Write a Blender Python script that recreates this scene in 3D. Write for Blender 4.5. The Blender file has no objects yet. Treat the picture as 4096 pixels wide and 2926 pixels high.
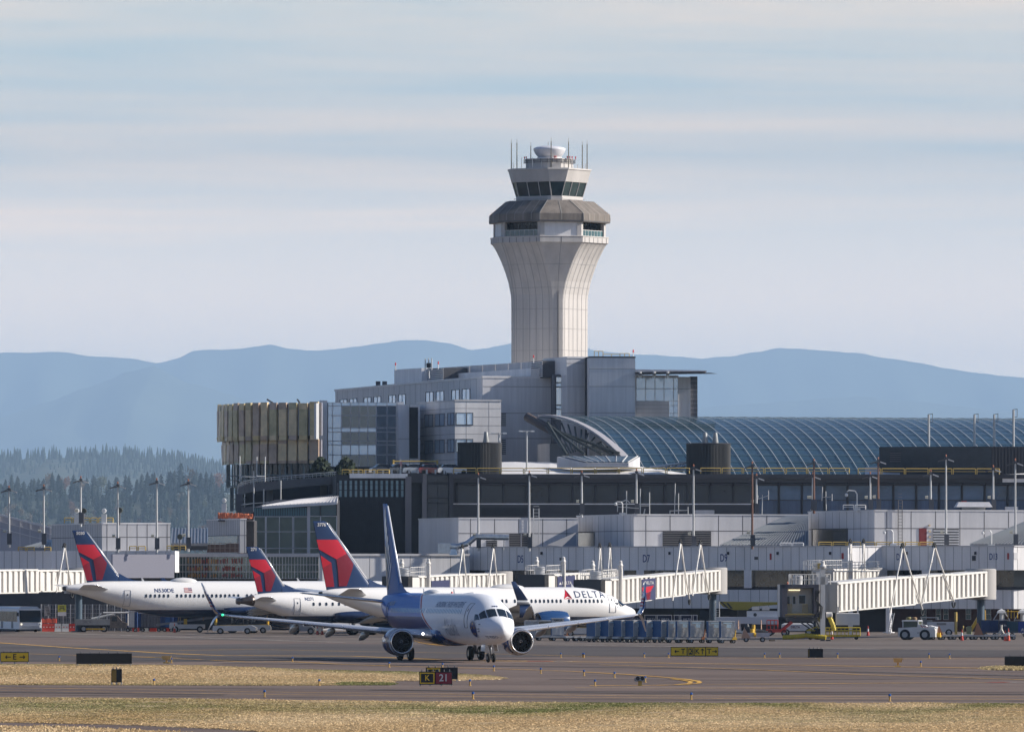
import bpy,bmesh,math,random
from mathutils import Vector,Matrix
R=math.radians
random.seed(7)
scene=bpy.context.scene
col=scene.collection
# ---------------------------------------------------------------- camera, world, sun, exposure
F,H,VH,UC=32700.0,6.7,2300.0,2048.0
cam_d=bpy.data.cameras.new('camera');cam=bpy.data.objects.new('camera',cam_d);col.objects.link(cam)
cam.location=(0,0,H);cam.rotation_euler=(R(90),0,0)
cam_d.sensor_width=36;cam_d.sensor_fit='HORIZONTAL';cam_d.lens=F/4096*36
cam_d.shift_y=(VH-1463)/4096;cam_d.clip_start=5;cam_d.clip_end=200000
scene.camera=cam
SUN_EL,SUN_AZ=27.0,93.0
sd=Vector((math.cos(R(SUN_EL))*math.sin(R(SUN_AZ)),-math.cos(R(SUN_EL))*math.cos(R(SUN_AZ)),math.sin(R(SUN_EL))))
sun_d=bpy.data.lights.new('sun','SUN');sun_d.energy=5.0;sun_d.angle=R(0.5);sun_d.color=(1,0.93,0.84)
sun=bpy.data.objects.new('sun',sun_d);col.objects.link(sun)
sun.rotation_euler=sd.to_track_quat('Z','Y').to_euler();sun.location=(300,400,300)
w=bpy.data.worlds.new('World');scene.world=w;w.use_nodes=True
nt=w.node_tree;nt.nodes.clear();N=nt.nodes.new;Lk=nt.links.new
out=N('ShaderNodeOutputWorld');bg=N('ShaderNodeBackground');bg.inputs[1].default_value=0.05
sky=N('ShaderNodeTexSky');sky.sky_type='NISHITA';sky.sun_disc=False;sky.sun_elevation=R(SUN_EL)
sky.sun_rotation=math.atan2(sd.x,sd.y);sky.air_density=1.0;sky.dust_density=0.6;sky.ozone_density=2.0
tc=N('ShaderNodeTexCoord');mp=N('ShaderNodeMapping');mp.inputs['Scale'].default_value=(2.6,2.6,60)
nz=N('ShaderNodeTexNoise');nz.inputs['Scale'].default_value=1.6;nz.inputs['Detail'].default_value=7;nz.inputs['Roughness'].default_value=.6
nz.inputs['Distortion'].default_value=.4
mp.inputs['Location'].default_value=(3.1,0,2.9)
rp=N('ShaderNodeValToRGB');rp.color_ramp.elements[0].position=.34;rp.color_ramp.elements[1].position=.64
rp.color_ramp.elements[0].color=(.12,)*3+(1,);rp.color_ramp.elements[1].color=(.95,)*3+(1,)
sxyz=N('ShaderNodeSeparateXYZ');Lk(tc.outputs['Generated'],sxyz.inputs[0])
lo=N('ShaderNodeMapRange');lo.inputs['From Min'].default_value=0.034;lo.inputs['From Max'].default_value=0.062
lo.inputs['To Min'].default_value=0.86;lo.inputs['To Max'].default_value=0.0
Lk(sxyz.outputs['Z'],lo.inputs['Value'])
mx0=N('ShaderNodeMath');mx0.operation='MAXIMUM'
mx=N('ShaderNodeMix');mx.data_type='RGBA'
cl=N('ShaderNodeMix');cl.data_type='RGBA';cl.inputs[6].default_value=(8.5,11.5,11.5,1);cl.inputs[7].default_value=(24,17.5,11.5,1);Lk(mx0.outputs[0],cl.inputs[0])
mx.inputs[7].default_value=(40,33,29,1)
tint=N('ShaderNodeMix');tint.data_type='RGBA';tint.blend_type='MULTIPLY';tint.inputs[0].default_value=1
tint.inputs[7].default_value=(.52,.79,1.2,1)
Lk(sky.outputs[0],tint.inputs[6])
Lk(tc.outputs['Generated'],mp.inputs[0]);Lk(mp.outputs[0],nz.inputs['Vector']);Lk(nz.outputs[0],rp.inputs[0])
Lk(rp.outputs[0],mx0.inputs[0]);Lk(lo.outputs[0],mx0.inputs[1])
hi=N('ShaderNodeMapRange');hi.inputs['From Min'].default_value=0.075;hi.inputs['From Max'].default_value=0.11;hi.inputs['To Min'].default_value=1.0;hi.inputs['To Max'].default_value=0.03
Lk(sxyz.outputs['Z'],hi.inputs['Value']);Lk(hi.outputs[0],mx.inputs[0])
el=N('ShaderNodeMapRange');el.inputs['From Min'].default_value=.025;el.inputs['From Max'].default_value=.051;el.inputs['To Min'].default_value=1.75;el.inputs['To Max'].default_value=.78
Lk(sxyz.outputs['Z'],el.inputs['Value']);ml=N('ShaderNodeVectorMath');ml.operation='SCALE';Lk(cl.outputs[2],ml.inputs[0]);Lk(el.outputs[0],ml.inputs['Scale']);Lk(ml.outputs[0],mx.inputs[7]);Lk(tint.outputs[2],mx.inputs[6]);Lk(mx.outputs[2],bg.inputs[0]);Lk(bg.outputs[0],out.inputs[0])
scene.view_settings.view_transform='Standard';scene.view_settings.look='None'
scene.view_settings.exposure=0.68;scene.view_settings.gamma=1.0
try:
    scene.cycles.volume_bounces=0
except Exception:pass
# ---------------------------------------------------------------- measuring helpers (photo pixel -> metres)
def X(u,d):return(u-UC)/F*d
def Z(v,d):return H-(v-VH)/F*d
def P(u,v,d):return Vector((X(u,d),d,Z(v,d)))
def D(v):return F*H/(v-VH)
def G(u,v,z=0.0):
    d=D(v);return Vector((X(u,d),d,z))
def meet(p0,ang,u):
    k=(u-UC)/F;tx,ty=math.cos(R(ang)),math.sin(R(ang))
    a=(k*p0[1]-p0[0])/(tx-k*ty)
    return Vector((p0[0]+a*tx,p0[1]+a*ty))
# ---------------------------------------------------------------- materials
MATS={};ALB=.80
def mat(name,c,rough=.6,metal=0.,var=0.,vs=1.,bump=0.,spec=.5,streak=1.,coat=0.,emit=0.,alpha=1.):
    if name in MATS:return MATS[name]
    if not emit and not metal:c=tuple(q*ALB for q in c)
    m=bpy.data.materials.new(name);m.use_nodes=True;t=m.node_tree;b=t.nodes['Principled BSDF']
    b.inputs['Base Color'].default_value=(*c,1);b.inputs['Roughness'].default_value=rough
    b.inputs['Metallic'].default_value=metal;b.inputs['Specular IOR Level'].default_value=spec
    b.inputs['Coat Weight'].default_value=coat
    b.inputs['Coat Roughness'].default_value=.06
    if emit:
        b.inputs['Emission Color'].default_value=(*c,1);b.inputs['Emission Strength'].default_value=emit
    if alpha<1:b.inputs['Alpha'].default_value=alpha
    if var or bump:
        tc=t.nodes.new('ShaderNodeTexCoord');mp=t.nodes.new('ShaderNodeMapping');mp.inputs['Scale'].default_value=(1,1,streak)
        n=t.nodes.new('ShaderNodeTexNoise');n.inputs['Scale'].default_value=vs;n.inputs['Detail'].default_value=6;n.inputs['Roughness'].default_value=.65
        t.links.new(tc.outputs['Object'],mp.inputs[0]);t.links.new(mp.outputs[0],n.inputs['Vector'])
        if var:
            r=t.nodes.new('ShaderNodeMapRange');r.inputs['From Min'].default_value=.3;r.inputs['From Max'].default_value=.7
            r.inputs['To Min'].default_value=1-var;r.inputs['To Max'].default_value=1+var
            x=t.nodes.new('ShaderNodeMix');x.data_type='RGBA';x.blend_type='MULTIPLY';x.inputs[0].default_value=1;x.inputs[6].default_value=(*c,1)
            t.links.new(n.outputs[0],r.inputs['Value']);t.links.new(r.outputs[0],x.inputs[7]);t.links.new(x.outputs[2],b.inputs['Base Color'])
        if bump:
            bp=t.nodes.new('ShaderNodeBump');bp.inputs['Strength'].default_value=bump;bp.inputs['Distance'].default_value=.1
            t.links.new(n.outputs[0],bp.inputs['Height']);t.links.new(bp.outputs[0],b.inputs['Normal'])
    MATS[name]=m;return m
# ---------------------------------------------------------------- mesh builder
class MB:
    def __init__(s):s.v,s.f,s.m=[],[],[]
    def add(s,vs,fs,mi=0):
        o=len(s.v);s.v+=[tuple(q)for q in vs];s.f+=[tuple(i+o for i in f)for f in fs];s.m+=[mi]*len(fs);return s
    def rb(s,o,ex,ey,ez,mi=0):
        o,ex,ey,ez=map(Vector,(o,ex,ey,ez))
        vs=[o+ex*a+ey*b+ez*c for c in(0,1)for b in(0,1)for a in(0,1)]
        fl=ex.cross(ey).dot(ez)<0
        fs=[(0,2,3,1),(4,5,7,6),(0,1,5,4),(2,6,7,3),(0,4,6,2),(1,3,7,5)]
        if fl:fs=[f[::-1]for f in fs]
        return s.add(vs,fs,mi)
    def box(s,x0,x1,y0,y1,z0,z1,mi=0):return s.rb((x0,y0,z0),(x1-x0,0,0),(0,y1-y0,0),(0,0,z1-z0),mi)
    def taper(s,x0,x1,y0,y1,z0,z1,tx=.1,ty=.1,mi=0):
        vs=[(x0,y0,z0),(x1,y0,z0),(x1,y1,z0),(x0,y1,z0),(x0+tx,y0+ty,z1),(x1-tx,y0+ty,z1),(x1-tx,y1-ty,z1),(x0+tx,y1-ty,z1)]
        return s.add(vs,[(3,2,1,0),(4,5,6,7),(0,1,5,4),(1,2,6,5),(2,3,7,6),(3,0,4,7)],mi)
    def prism(s,poly,z0,z1,mi=0,zt=None,mt=None):
        n=len(poly);a=sum(poly[i][0]*poly[(i+1)%n][1]-poly[(i+1)%n][0]*poly[i][1]for i in range(n))
        if a<0:
            poly=poly[::-1]
            if zt:zt=zt[::-1]
        vs=[(p[0],p[1],z0)for p in poly]+[(p[0],p[1],(zt[i]if zt else z1))for i,p in enumerate(poly)]
        s.add(vs,[tuple(range(n))[::-1]]+[(i,(i+1)%n,n+(i+1)%n,n+i)for i in range(n)],mi)
        o=len(s.v)-2*n;s.f.append(tuple(range(o+n,o+2*n)));s.m.append(mi if mt is None else mt);return s
    def yprism(s,poly,y0,y1,mi=0):
        n=len(poly);a=sum(poly[i][0]*poly[(i+1)%n][1]-poly[(i+1)%n][0]*poly[i][1]for i in range(n))
        if a<0:poly=poly[::-1]
        vs=[(p[0],y0,p[1])for p in poly]+[(p[0],y1,p[1])for p in poly]
        return s.add(vs,[tuple(range(n)),tuple(range(n,2*n))[::-1]]+[(i,n+i,n+(i+1)%n,(i+1)%n)for i in range(n)],mi)
    def tube(s,p,q,r,n=8,mi=0,r2=None,cap=True):
        p,q=Vector(p),Vector(q);d=(q-p)
        if d.length<1e-6:return s
        d.normalize();a=d.orthogonal().normalized();b=d.cross(a);r2=r if r2 is None else r2
        vs=[p+(a*math.cos(t)+b*math.sin(t))*r for t in[2*math.pi*i/n for i in range(n)]]+[q+(a*math.cos(t)+b*math.sin(t))*r2 for t in[2*math.pi*i/n for i in range(n)]]
        fs=[(i,(i+1)%n,n+(i+1)%n,n+i)for i in range(n)]
        if cap:fs+=[tuple(range(n))[::-1],tuple(range(n,2*n))]
        return s.add(vs,fs,mi)
    def path(s,pts,r,n=6,mi=0):
        for i in range(len(pts)-1):s.tube(pts[i],pts[i+1],r,n,mi)
        return s
    def lathe(s,prof,n=24,axis='Z',o=(0,0,0),mi=0,ang0=0.):
        vs=[]
        for(h,r)in prof:
            for i in range(n):
                t=2*math.pi*i/n+ang0;c,q=r*math.cos(t),r*math.sin(t)
                vs.append((o[0]+c,o[1]+q,o[2]+h)if axis=='Z' else((o[0]+h,o[1]+c,o[2]+q)if axis=='X' else(o[0]+q,o[1]+h,o[2]+c)))
        fs=[(j*n+i,j*n+(i+1)%n,(j+1)*n+(i+1)%n,(j+1)*n+i)for j in range(len(prof)-1)for i in range(n)]
        return s.add(vs,fs,mi)
    def loft(s,rings,mi=0,cap=True):
        n=len(rings[0]);vs=[p for r in rings for p in r]
        fs=[(j*n+i,j*n+(i+1)%n,(j+1)*n+(i+1)%n,(j+1)*n+i)for j in range(len(rings)-1)for i in range(n)]
        if cap:fs+=[tuple(range(n))[::-1],tuple(range(len(vs)-n,len(vs)))]
        return s.add(vs,fs,mi)
    def build(s,name,m,parent=None,smooth=False,world=False,label=None,loc=None,angle=None):
        me=bpy.data.meshes.new(name);me.from_pydata(s.v,[],s.f)
        ms=m if isinstance(m,(list,tuple))else[m]
        for q in ms:me.materials.append(q)
        if len(ms)>1:me.polygons.foreach_set('material_index',s.m)
        if smooth:me.polygons.foreach_set('use_smooth',[True]*len(s.f))
        me.update()
        o=bpy.data.objects.new(name,me);col.objects.link(o)
        if smooth and angle:
            try:me.set_sharp_from_angle(angle=R(angle))
            except Exception:pass
        if parent:
            o.parent=parent
            if world:o.matrix_parent_inverse=wmat(parent).inverted()
        if loc:o.location=loc
        if label:o['label']=label
        return o
def wmat(o):
    m=Matrix.Translation(o.location)@Matrix.Rotation(o.rotation_euler.z,4,'Z')
    if o.parent:m=wmat(o.parent)@o.matrix_parent_inverse@m
    return m
def fixn(o):
    bm=bmesh.new();bm.from_mesh(o.data);bmesh.ops.recalc_face_normals(bm,faces=bm.faces);bm.to_mesh(o.data);bm.free();return o
def thing(name,label,cat,loc=(0,0,0),rz=0.,group=None):
    o=bpy.data.objects.new(name,None);col.objects.link(o);o.location=loc;o.rotation_euler=(0,0,rz);o.empty_display_size=.5
    return tag(o,label,cat,group)
def tag(o,label,cat,group=None,kind=None):
    if label:o['label']=label
    if cat:o['category']=cat
    if group:o['group']=group
    if kind:o['kind']=kind
    return o
def struct(o):o['kind']='structure';return o
KIDS={}
def dup(root,loc,rz=None,label=None,group=None):
    def cp(o,par):
        c=o.copy();col.objects.link(c);c.parent=par
        for ch in ALLK(o):cp(ch,c)
        return c
    r=cp(root,None);r.location=loc
    if rz is not None:r.rotation_euler=(0,0,rz)
    if label:r['label']=label
    if group:r['group']=group
    return r
def ALLK(o):return[c for c in o.children]
class Face:
    """a vertical wall face from plan point A to B (outward normal to the right of A->B when seen from the camera side)"""
    def __init__(s,A,B):
        s.A=Vector((A[0],A[1],0));B=Vector((B[0],B[1],0));s.L=(B-s.A).length;s.t=(B-s.A)/s.L;s.n=Vector((s.t.y,-s.t.x,0))
    def pt(s,a,z,p=0.):return s.A+s.t*a+s.n*p+Vector((0,0,z))
    def au(s,u):
        k=(u-UC)/F;return(k*s.A.y-s.A.x)/(s.t.x-k*s.t.y)
    def zv(s,v,a):return Z(v,s.A.y+s.t.y*a)
    def box(s,mb,a0,a1,z0,z1,p0,p1,mi=0):
        return mb.rb(s.pt(a0,z0,p0),s.t*(a1-a0),s.n*(p1-p0),(0,0,z1-z0),mi)
    def joints(s,mb,z0,z1,dx,zs=(),mi=1,w=.07,a0=0.,p=.012,off=.5):
        a=a0+dx*off
        while a<s.L-.1:
            s.box(mb,a-w/2,a+w/2,z0,z1,-.02,p,mi);a+=dx
        for z in zs:s.box(mb,0,s.L,z-w/2,z+w/2,-.02,p+.004,mi)
# ---------------------------------------------------------------- setting materials
def ground_mat(name,c1,c2,s1,s2,rough=.85,bump=.3,spec=.3,stretch=(1,1,1),c3=None):
    m=bpy.data.materials.new(name);m.use_nodes=True;t=m.node_tree;b=t.nodes['Principled BSDF']
    tc=t.nodes.new('ShaderNodeTexCoord');mp=t.nodes.new('ShaderNodeMapping');mp.inputs['Scale'].default_value=stretch
    t.links.new(tc.outputs['Object'],mp.inputs[0])
    def nz(s,d=8,ro=.6):
        n=t.nodes.new('ShaderNodeTexNoise');n.inputs['Scale'].default_value=s;n.inputs['Detail'].default_value=d;n.inputs['Roughness'].default_value=ro
        t.links.new(mp.outputs[0],n.inputs['Vector']);return n
    a,c=nz(s1),nz(s2)
    r=t.nodes.new('ShaderNodeValToRGB');e=r.color_ramp.elements;e[0].position=.38;e[1].position=.62;e[0].color=(*c1,1);e[1].color=(*c2,1)
    if c3:q=r.color_ramp.elements.new(.5);q.color=(*c3,1)
    t.links.new(a.outputs[0],r.inputs[0])
    mr=t.nodes.new('ShaderNodeMapRange');mr.inputs['From Min'].default_value=.3;mr.inputs['From Max'].default_value=.7;mr.inputs['To Min'].default_value=.78;mr.inputs['To Max'].default_value=1.22
    t.links.new(c.outputs[0],mr.inputs['Value'])
    x=t.nodes.new('ShaderNodeMix');x.data_type='RGBA';x.blend_type='MULTIPLY';x.inputs[0].default_value=1
    t.links.new(r.outputs[0],x.inputs[6]);t.links.new(mr.outputs[0],x.inputs[7]);t.links.new(x.outputs[2],b.inputs['Base Color'])
    b.inputs['Roughness'].default_value=rough;b.inputs['Specular IOR Level'].default_value=spec
    if bump:
        bp=t.nodes.new('ShaderNodeBump');bp.inputs['Strength'].default_value=bump;bp.inputs['Distance'].default_value=.03
        t.links.new(c.outputs[0],bp.inputs['Height']);t.links.new(bp.outputs[0],b.inputs['Normal'])
    return m
M_base=ground_mat('far_ground',(.10,.11,.07),(.16,.15,.09),.002,.02,bump=0)
M_asph=ground_mat('asphalt',(.105,.072,.055),(.160,.114,.088),.05,.9,stretch=(.35,1,1))
M_asph_d=ground_mat('asphalt_dark',(.056,.045,.040),(.084,.069,.060),.04,.8,stretch=(.35,1,1))
M_apron=ground_mat('apron',(.10,.078,.062),(.145,.115,.093),.03,.6,stretch=(.3,1,1))
M_dry=ground_mat('dry_grass',(.36,.25,.12),(.56,.43,.24),.12,1.6,c3=(.44,.33,.17),stretch=(.6,.35,1))
M_green=ground_mat('green_grass',(.10,.12,.035),(.20,.19,.07),.1,1.4,stretch=(.5,.4,1))
M_soil=ground_mat('soil',(.29,.205,.10),(.42,.31,.17),.2,1.1)
yellow_p=ground_mat('worn_yellow_paint',(.42,.22,.04),(.72,.42,.07),1.2,6,bump=0)
white_p=ground_mat('worn_white_paint',(.22,.19,.17),(.52,.47,.42),.9,6,bump=0)
red_p=ground_mat('worn_red_paint',(.30,.05,.03),(.40,.12,.08),1.2,6,bump=0)
mb=MB();mb.add([(-70000,-70000,-.06),(70000,-70000,-.06),(70000,78000,-.06),(-70000,78000,-.06)],[(0,1,2,3)])
struct(mb.build('ground',M_base))
def sheet(name,pts,m,z,sub=None):
    mb=MB();mb.add([G(u,v,z)for(u,v)in pts],[tuple(range(len(pts)))])
    o=mb.build(name,m)
    if o.data.polygons[0].normal.z<0:o.data.flip_normals()
    return struct(o)
mb=MB();mb.add([(-260,200,0),(260,200,0),(260,1300,0),(-260,1300,0)],[(0,1,2,3)])
struct(mb.build('airfield_pavement',M_asph))
sheet('apron',[(-400,2534),(1000,2562),(2000,2578),(3100,2591),(4500,2600),(4500,2480),(-400,2480)],M_apron,.012)
sheet('taxiway',[(-400,2560),(300,2583),(1200,2572),(2400,2584),(3100,2592),(4500,2601),(4500,2627),(3100,2627),(2200,2625),(1200,2640),(500,2648),(-400,2640)],M_asph_d,.018)
ISL=[(-300,2655),(300,2656),(800,2660),(1300,2679),(1600,2685),(1780,2691),(1950,2700),(2010,2708),(2018,2712),(1990,2716),(1850,2719),(1780,2722),(1600,2722),(1555,2724),(1580,2732),(1560,2739),(1100,2740),(600,2739),(-300,2737)]
NEAR=[(-300,2785),(400,2790),(1200,2799),(2000,2807),(2600,2810),(4400,2812),(4400,3000),(1500,3000),(1100,2930),(900,2915),(560,2900),(200,2891),(-300,2884)]
RISL=[(3925,2672),(3990,2667),(4200,2666),(4200,2681),(4000,2679),(3950,2677)]
STRIP=[(-300,2903),(150,2910),(500,2921),(800,2938),(800,3010),(-300,3010)]
sheet('grass_island',ISL,M_soil,.02);sheet('grass_verge',NEAR,M_soil,.02);sheet('grass_strip',RISL,M_soil,.02);sheet('grass_edge',STRIP,M_soil,.02)
def inside(poly,u,v):
    c=False;n=len(poly);j=n-1
    for i in range(n):
        a,b=poly[i],poly[j]
        if(a[1]>v)!=(b[1]>v)and u<(b[0]-a[0])*(v-a[1])/(b[1]-a[1])+a[0]:c=not c
        j=i
    return c
import mathutils.noise as mn
def pn(x,y,s,o=0.):return mn.noise(Vector((x*s+o,y*s+o*1.7,o)))
def grass(name,poly,n,hh,greenf,label):
    us=[p[0]for p in poly];vs_=[p[1]for p in poly]
    u0,u1=max(min(us),-60),min(max(us),4156);v0,v1=min(vs_),min(max(vs_),2945)
    V,Fc,C=[],[],[];k=0;rr=random.Random(len(name)+n)
    while k<n:
        u,v=rr.uniform(u0,u1),rr.uniform(v0,v1)
        if not inside(poly,u,v):continue
        k+=1
        p=G(u,v,.0)
        g=greenf(u,v,p)
        tall=hh*(.55+.9*max(0,.5+pn(p.x,p.y,.35,3)))
        h=tall*rr.uniform(.6,1.3);wd=rr.uniform(.04,.11)*(1.6 if v<2780 else 1)
        base=len(V)
        for b in range(2):
            a=rr.uniform(0,3.14);x=p.x+rr.uniform(-.25,.25);y=p.y+rr.uniform(-.1,.1);dx=math.cos(a)*wd;dy=math.sin(a)*wd
            lean=rr.uniform(-.5,.5)*h
            i=len(V);V+=[(x-dx,y-dy,0),(x+dx,y+dy,0),(x+lean+dx*.2,y+dy*.2,h*rr.uniform(.8,1)),(x+lean-dx*.6,y-dy,h*.7)]
            Fc.append((i,i+1,i+2,i+3))
            q=rr.uniform(.88,1.08)*.70
            tone=.5+.9*pn(p.x,p.y*.3,.09,9)+.2*pn(p.x,p.y,.7,2)
            dry=Vector((.70,.49,.25)).lerp(Vector((.96,.74,.45)),min(1,max(0,tone)))
            gr=Vector((.16,.18,.055)).lerp(Vector((.34,.35,.14)),rr.random())
            c=dry.lerp(gr,min(1,max(0,g+rr.uniform(-.15,.15))))*q
            C+=[(c.x,c.y,c.z,1)]*4
    me=bpy.data.meshes.new(name);me.from_pydata(V,[],Fc)
    at=me.color_attributes.new('tint','FLOAT_COLOR','POINT');at.data.foreach_set('color',[x for c in C for x in c])
    m=MATS.get('grass_blades')
    if not m:
        m=bpy.data.materials.new('grass_blades');m.use_nodes=True;t=m.node_tree;b=t.nodes['Principled BSDF'];b.inputs['Roughness'].default_value=.8;b.inputs['Specular IOR Level'].default_value=.2
        a=t.nodes.new('ShaderNodeVertexColor');a.layer_name='tint';t.links.new(a.outputs[0],b.inputs['Base Color']);MATS['grass_blades']=m
        tr=t.nodes.new('ShaderNodeBsdfTranslucent');t.links.new(a.outputs[0],tr.inputs[0]);ms=t.nodes.new('ShaderNodeMixShader');ms.inputs[0].default_value=.3
        t.links.new(b.outputs[0],ms.inputs[1]);t.links.new(tr.outputs[0],ms.inputs[2]);t.links.new(ms.outputs[0],t.nodes['Material Output'].inputs[0])
    me.materials.append(m)
    o=bpy.data.objects.new(name,me);col.objects.link(o);tag(o,label,'grass',kind='stuff');return o
def g_near(u,v,p):
    g=.12+.8*pn(p.x,p.y*.35,.06,4)+.35*pn(p.x,p.y,.3,1)
    g+=(.75*math.exp(-((v-2828)/26)**2)if u<1750 else .7*math.exp(-((v-(2822+25*math.sin(u*.004)))/18)**2))
    if v>2890:g-=.3
    return g
def g_isl(u,v,p):
    top=2655+max(0,u-700)*.035
    g=-.1+.6*pn(p.x,p.y*.5,.05,8)
    if v-top<16:g+=.8*(1-(v-top)/16)
    if 1350<u<1600 and v>2728:g+=.9
    if v>2734:g+=.5
    return g
grass('verge_grass',NEAR,110000,.055,g_near,'mown dry and green grass across the bottom of the view')
grass('island_grass',ISL,60000,.055,g_isl,'dry straw coloured grass of the island between the taxiways')
grass('strip_grass',RISL,1500,.14,lambda u,v,p:.4,'small patch of greenish grass under the black sign at the right')
grass('edge_grass',STRIP,3000,.15,lambda u,v,p:.0,'dry grass corner at the lower left edge')
def line(name,pts,m,wdt,z=.03,wob=.0):
    P3=[G(u,v,z)for(u,v)in pts];Q=[]
    for i in range(len(P3)-1):
        n=max(1,int((P3[i+1]-P3[i]).length/3))
        Q+=[P3[i].lerp(P3[i+1],j/n)for j in range(n)]
    Q.append(P3[-1]);V=[]
    for i,q in enumerate(Q):
        t=(Q[min(i+1,len(Q)-1)]-Q[max(i-1,0)]).normalized();nn=Vector((-t.y,t.x,0));ww=wdt/2*(1+wob*mn.noise(q*.21))
        nn=Vector((nn.x*.35,nn.y,0));V+=[q+nn*ww,q-nn*ww]
    mb=MB();mb.add(V,[(2*i,2*i+1,2*i+3,2*i+2)for i in range(len(Q)-1)]);o=mb.build(name,m)
    if o.data.polygons[0].normal.z<0:o.data.flip_normals()
    return struct(o)
line('taxiway_line',[(-100,2565),(0,2570),(285,2590),(513,2603),(684,2613),(889,2621),(970,2621),(1427,2624),(1735,2636),(1905,2641),(2170,2644),(2600,2650),(2750,2653),(3084,2657),(3400,2663),(3780,2669),(4200,2676)],yellow_p,1.76,wob=.6)
line('taxiway_line',[(114,2614),(600,2628),(1000,2647),(1165,2645),(1370,2656),(1600,2664),(2000,2674),(2285,2684),(2500,2696),(2685,2710),(2745,2716),(2785,2722),(2800,2727),(2792,2732),(2740,2737),(2628,2740),(2400,2741),(2358,2741)],yellow_p,1.04,wob=.6)
line('taxiway_line',[(2685,2714),(2735,2720),(2765,2726),(2755,2733),(2700,2738)],yellow_p,0.83,z=.034)
line('taxiway_line',[(2400,2658),(2800,2670),(3084,2680),(3438,2697),(3780,2707),(4200,2721)],yellow_p,0.94,wob=.6)
line('taxiway_line',[(500,2604),(1000,2596),(1500,2606),(1900,2612),(2400,2626),(3100,2632),(3500,2634),(4200,2634)],yellow_p,0.88,wob=.8)
line('taxiway_line',[(300,2622),(800,2630),(1250,2632)],yellow_p,0.88,wob=.8)
line('taxiway_line',[(2810,2736),(3100,2735),(3550,2731),(3950,2729)],yellow_p,0.83,wob=.9)
line('taxiway_line',[(2300,2749),(2700,2751),(3320,2751)],yellow_p,0.55,wob=.9)
line('taxiway_line',[(-100,2749),(500,2756),(1000,2766),(1600,2773),(2400,2781),(3000,2785),(4200,2787)],yellow_p,0.50,wob=.6)
line('taxiway_line',[(-100,2760),(500,2768),(1000,2776),(1600,2783),(2400,2790),(3000,2793),(4200,2797)],yellow_p,0.50,wob=.6)
line('holding_mark',[(3955,2729),(4030,2728)],red_p,2.2);line('holding_mark',[(4034,2728),(4150,2727)],white_p,1.40)
line('holding_mark',[(2110,2644),(2210,2644)],red_p,2.4,z=.036);line('holding_mark',[(2215,2645),(2290,2645)],white_p,1.26,z=.036)
line('apron_line',[(60,2526),(300,2534),(600,2543),(1000,2556),(1380,2569)],white_p,1.82,wob=.9)
line('apron_line',[(60,2517),(300,2525),(700,2534),(1300,2549)],white_p,0.70,wob=.9)
line('apron_line',[(2110,2576),(2600,2584),(3100,2590),(3600,2596),(4200,2600)],white_p,1.68,wob=.7)
seam_m=ground_mat('crack_sealant',(.03,.026,.024),(.055,.047,.043),.4,3,bump=0)
for pts in([(-100,2744),(1200,2755),(2600,2766),(4200,2768)],[(-100,2775),(1200,2788),(2400,2797),(4200,2803)],[(2200,2716),(3000,2718),(4200,2712)],[(2050,2652),(3000,2664),(4200,2690)],[(100,2548),(1300,2560)],[(2200,2566),(3200,2574),(4200,2578)]):line('pavement_seam',pts,seam_m,.9,z=.026,wob=1.0)
rub=ground_mat('rubber_marks',(.06,.048,.042),(.10,.08,.068),.3,2,bump=0,stretch=(.2,1,1))
for pts,w_ in(([(900,2652),(1800,2660),(2800,2672),(3600,2690),(4200,2704)],4.5),([(1500,2757),(2600,2772),(4200,2776)],3.0),([(-100,2765),(900,2778)],2.2)):line('rubber_marks',pts,rub,w_,z=.023,wob=1.2)
# ---------------------------------------------------------------- far hills and mountains
def ridge(name,pts,d,depth,m,rough=0.,zb=-1,seed=0):
    pts=[(u*1.802,v*1.802)for(u,v)in pts];n=400;V=[]
    u0,u1=pts[0][0],pts[-1][0]
    rows=14
    for i in range(n+1):
        u=u0+(u1-u0)*i/n
        for(a,b)in zip(pts,pts[1:]):
            if a[0]<=u<=b[0]:
                t=(u-a[0])/(b[0]-a[0]);t2=t*t*(3-2*t);t2=.6*t+.4*t2;v=a[1]+(b[1]-a[1])*t2;break
        zt=Z(v,d)+rough*mn.fractal(Vector((u*.012,seed,0)),.8,2.2,5)
        for j in range(rows+1):
            q=j/rows;y=d-depth*(1-q)
            hz=zt*(q**.75)
            gul=mn.noise(Vector((u*.006+q*1.5,q*3,seed+5)))*.09*(q*(1-q))*4*zt
            V.append((X(u,d),y,max(zb,hz+gul)if j else zb))
        V.append((X(u,d),d+depth*.5,zb))
    k=rows+2
    mb=MB();mb.add(V,[(i*k+j,(i+1)*k+j,(i+1)*k+j+1,i*k+j+1)for i in range(n)for j in range(k-1)])
    return struct(mb.build(name,m,smooth=1))
M_mtn=ground_mat('forested_mountain',(.035,.05,.03),(.055,.07,.04),.0006,.004,bump=0)
M_hill=ground_mat('forested_hill',(.03,.045,.025),(.06,.06,.035),.006,.03,bump=0)
ridge('mountains',[(-60,788),(0,783),(60,782),(130,780),(200,790),(290,795),(350,806),(395,795),(430,778),(480,775),(530,775),(570,768),(600,764),(640,773),(680,778),(740,775),(800,768),(850,760),(900,754),(950,755),(1000,763),(1050,777),(1100,768),(1140,762),(1230,758),(1300,772),(1320,778),(1380,784),(1440,787),(1500,791),(1560,795),(1620,791),(1680,780),(1730,772),(1790,775),(1830,778),(1900,783),(1960,793),(2040,805),(2100,817),(2160,826),(2230,834),(2273,838),(2340,842)],66000,8000,M_mtn,6)
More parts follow.
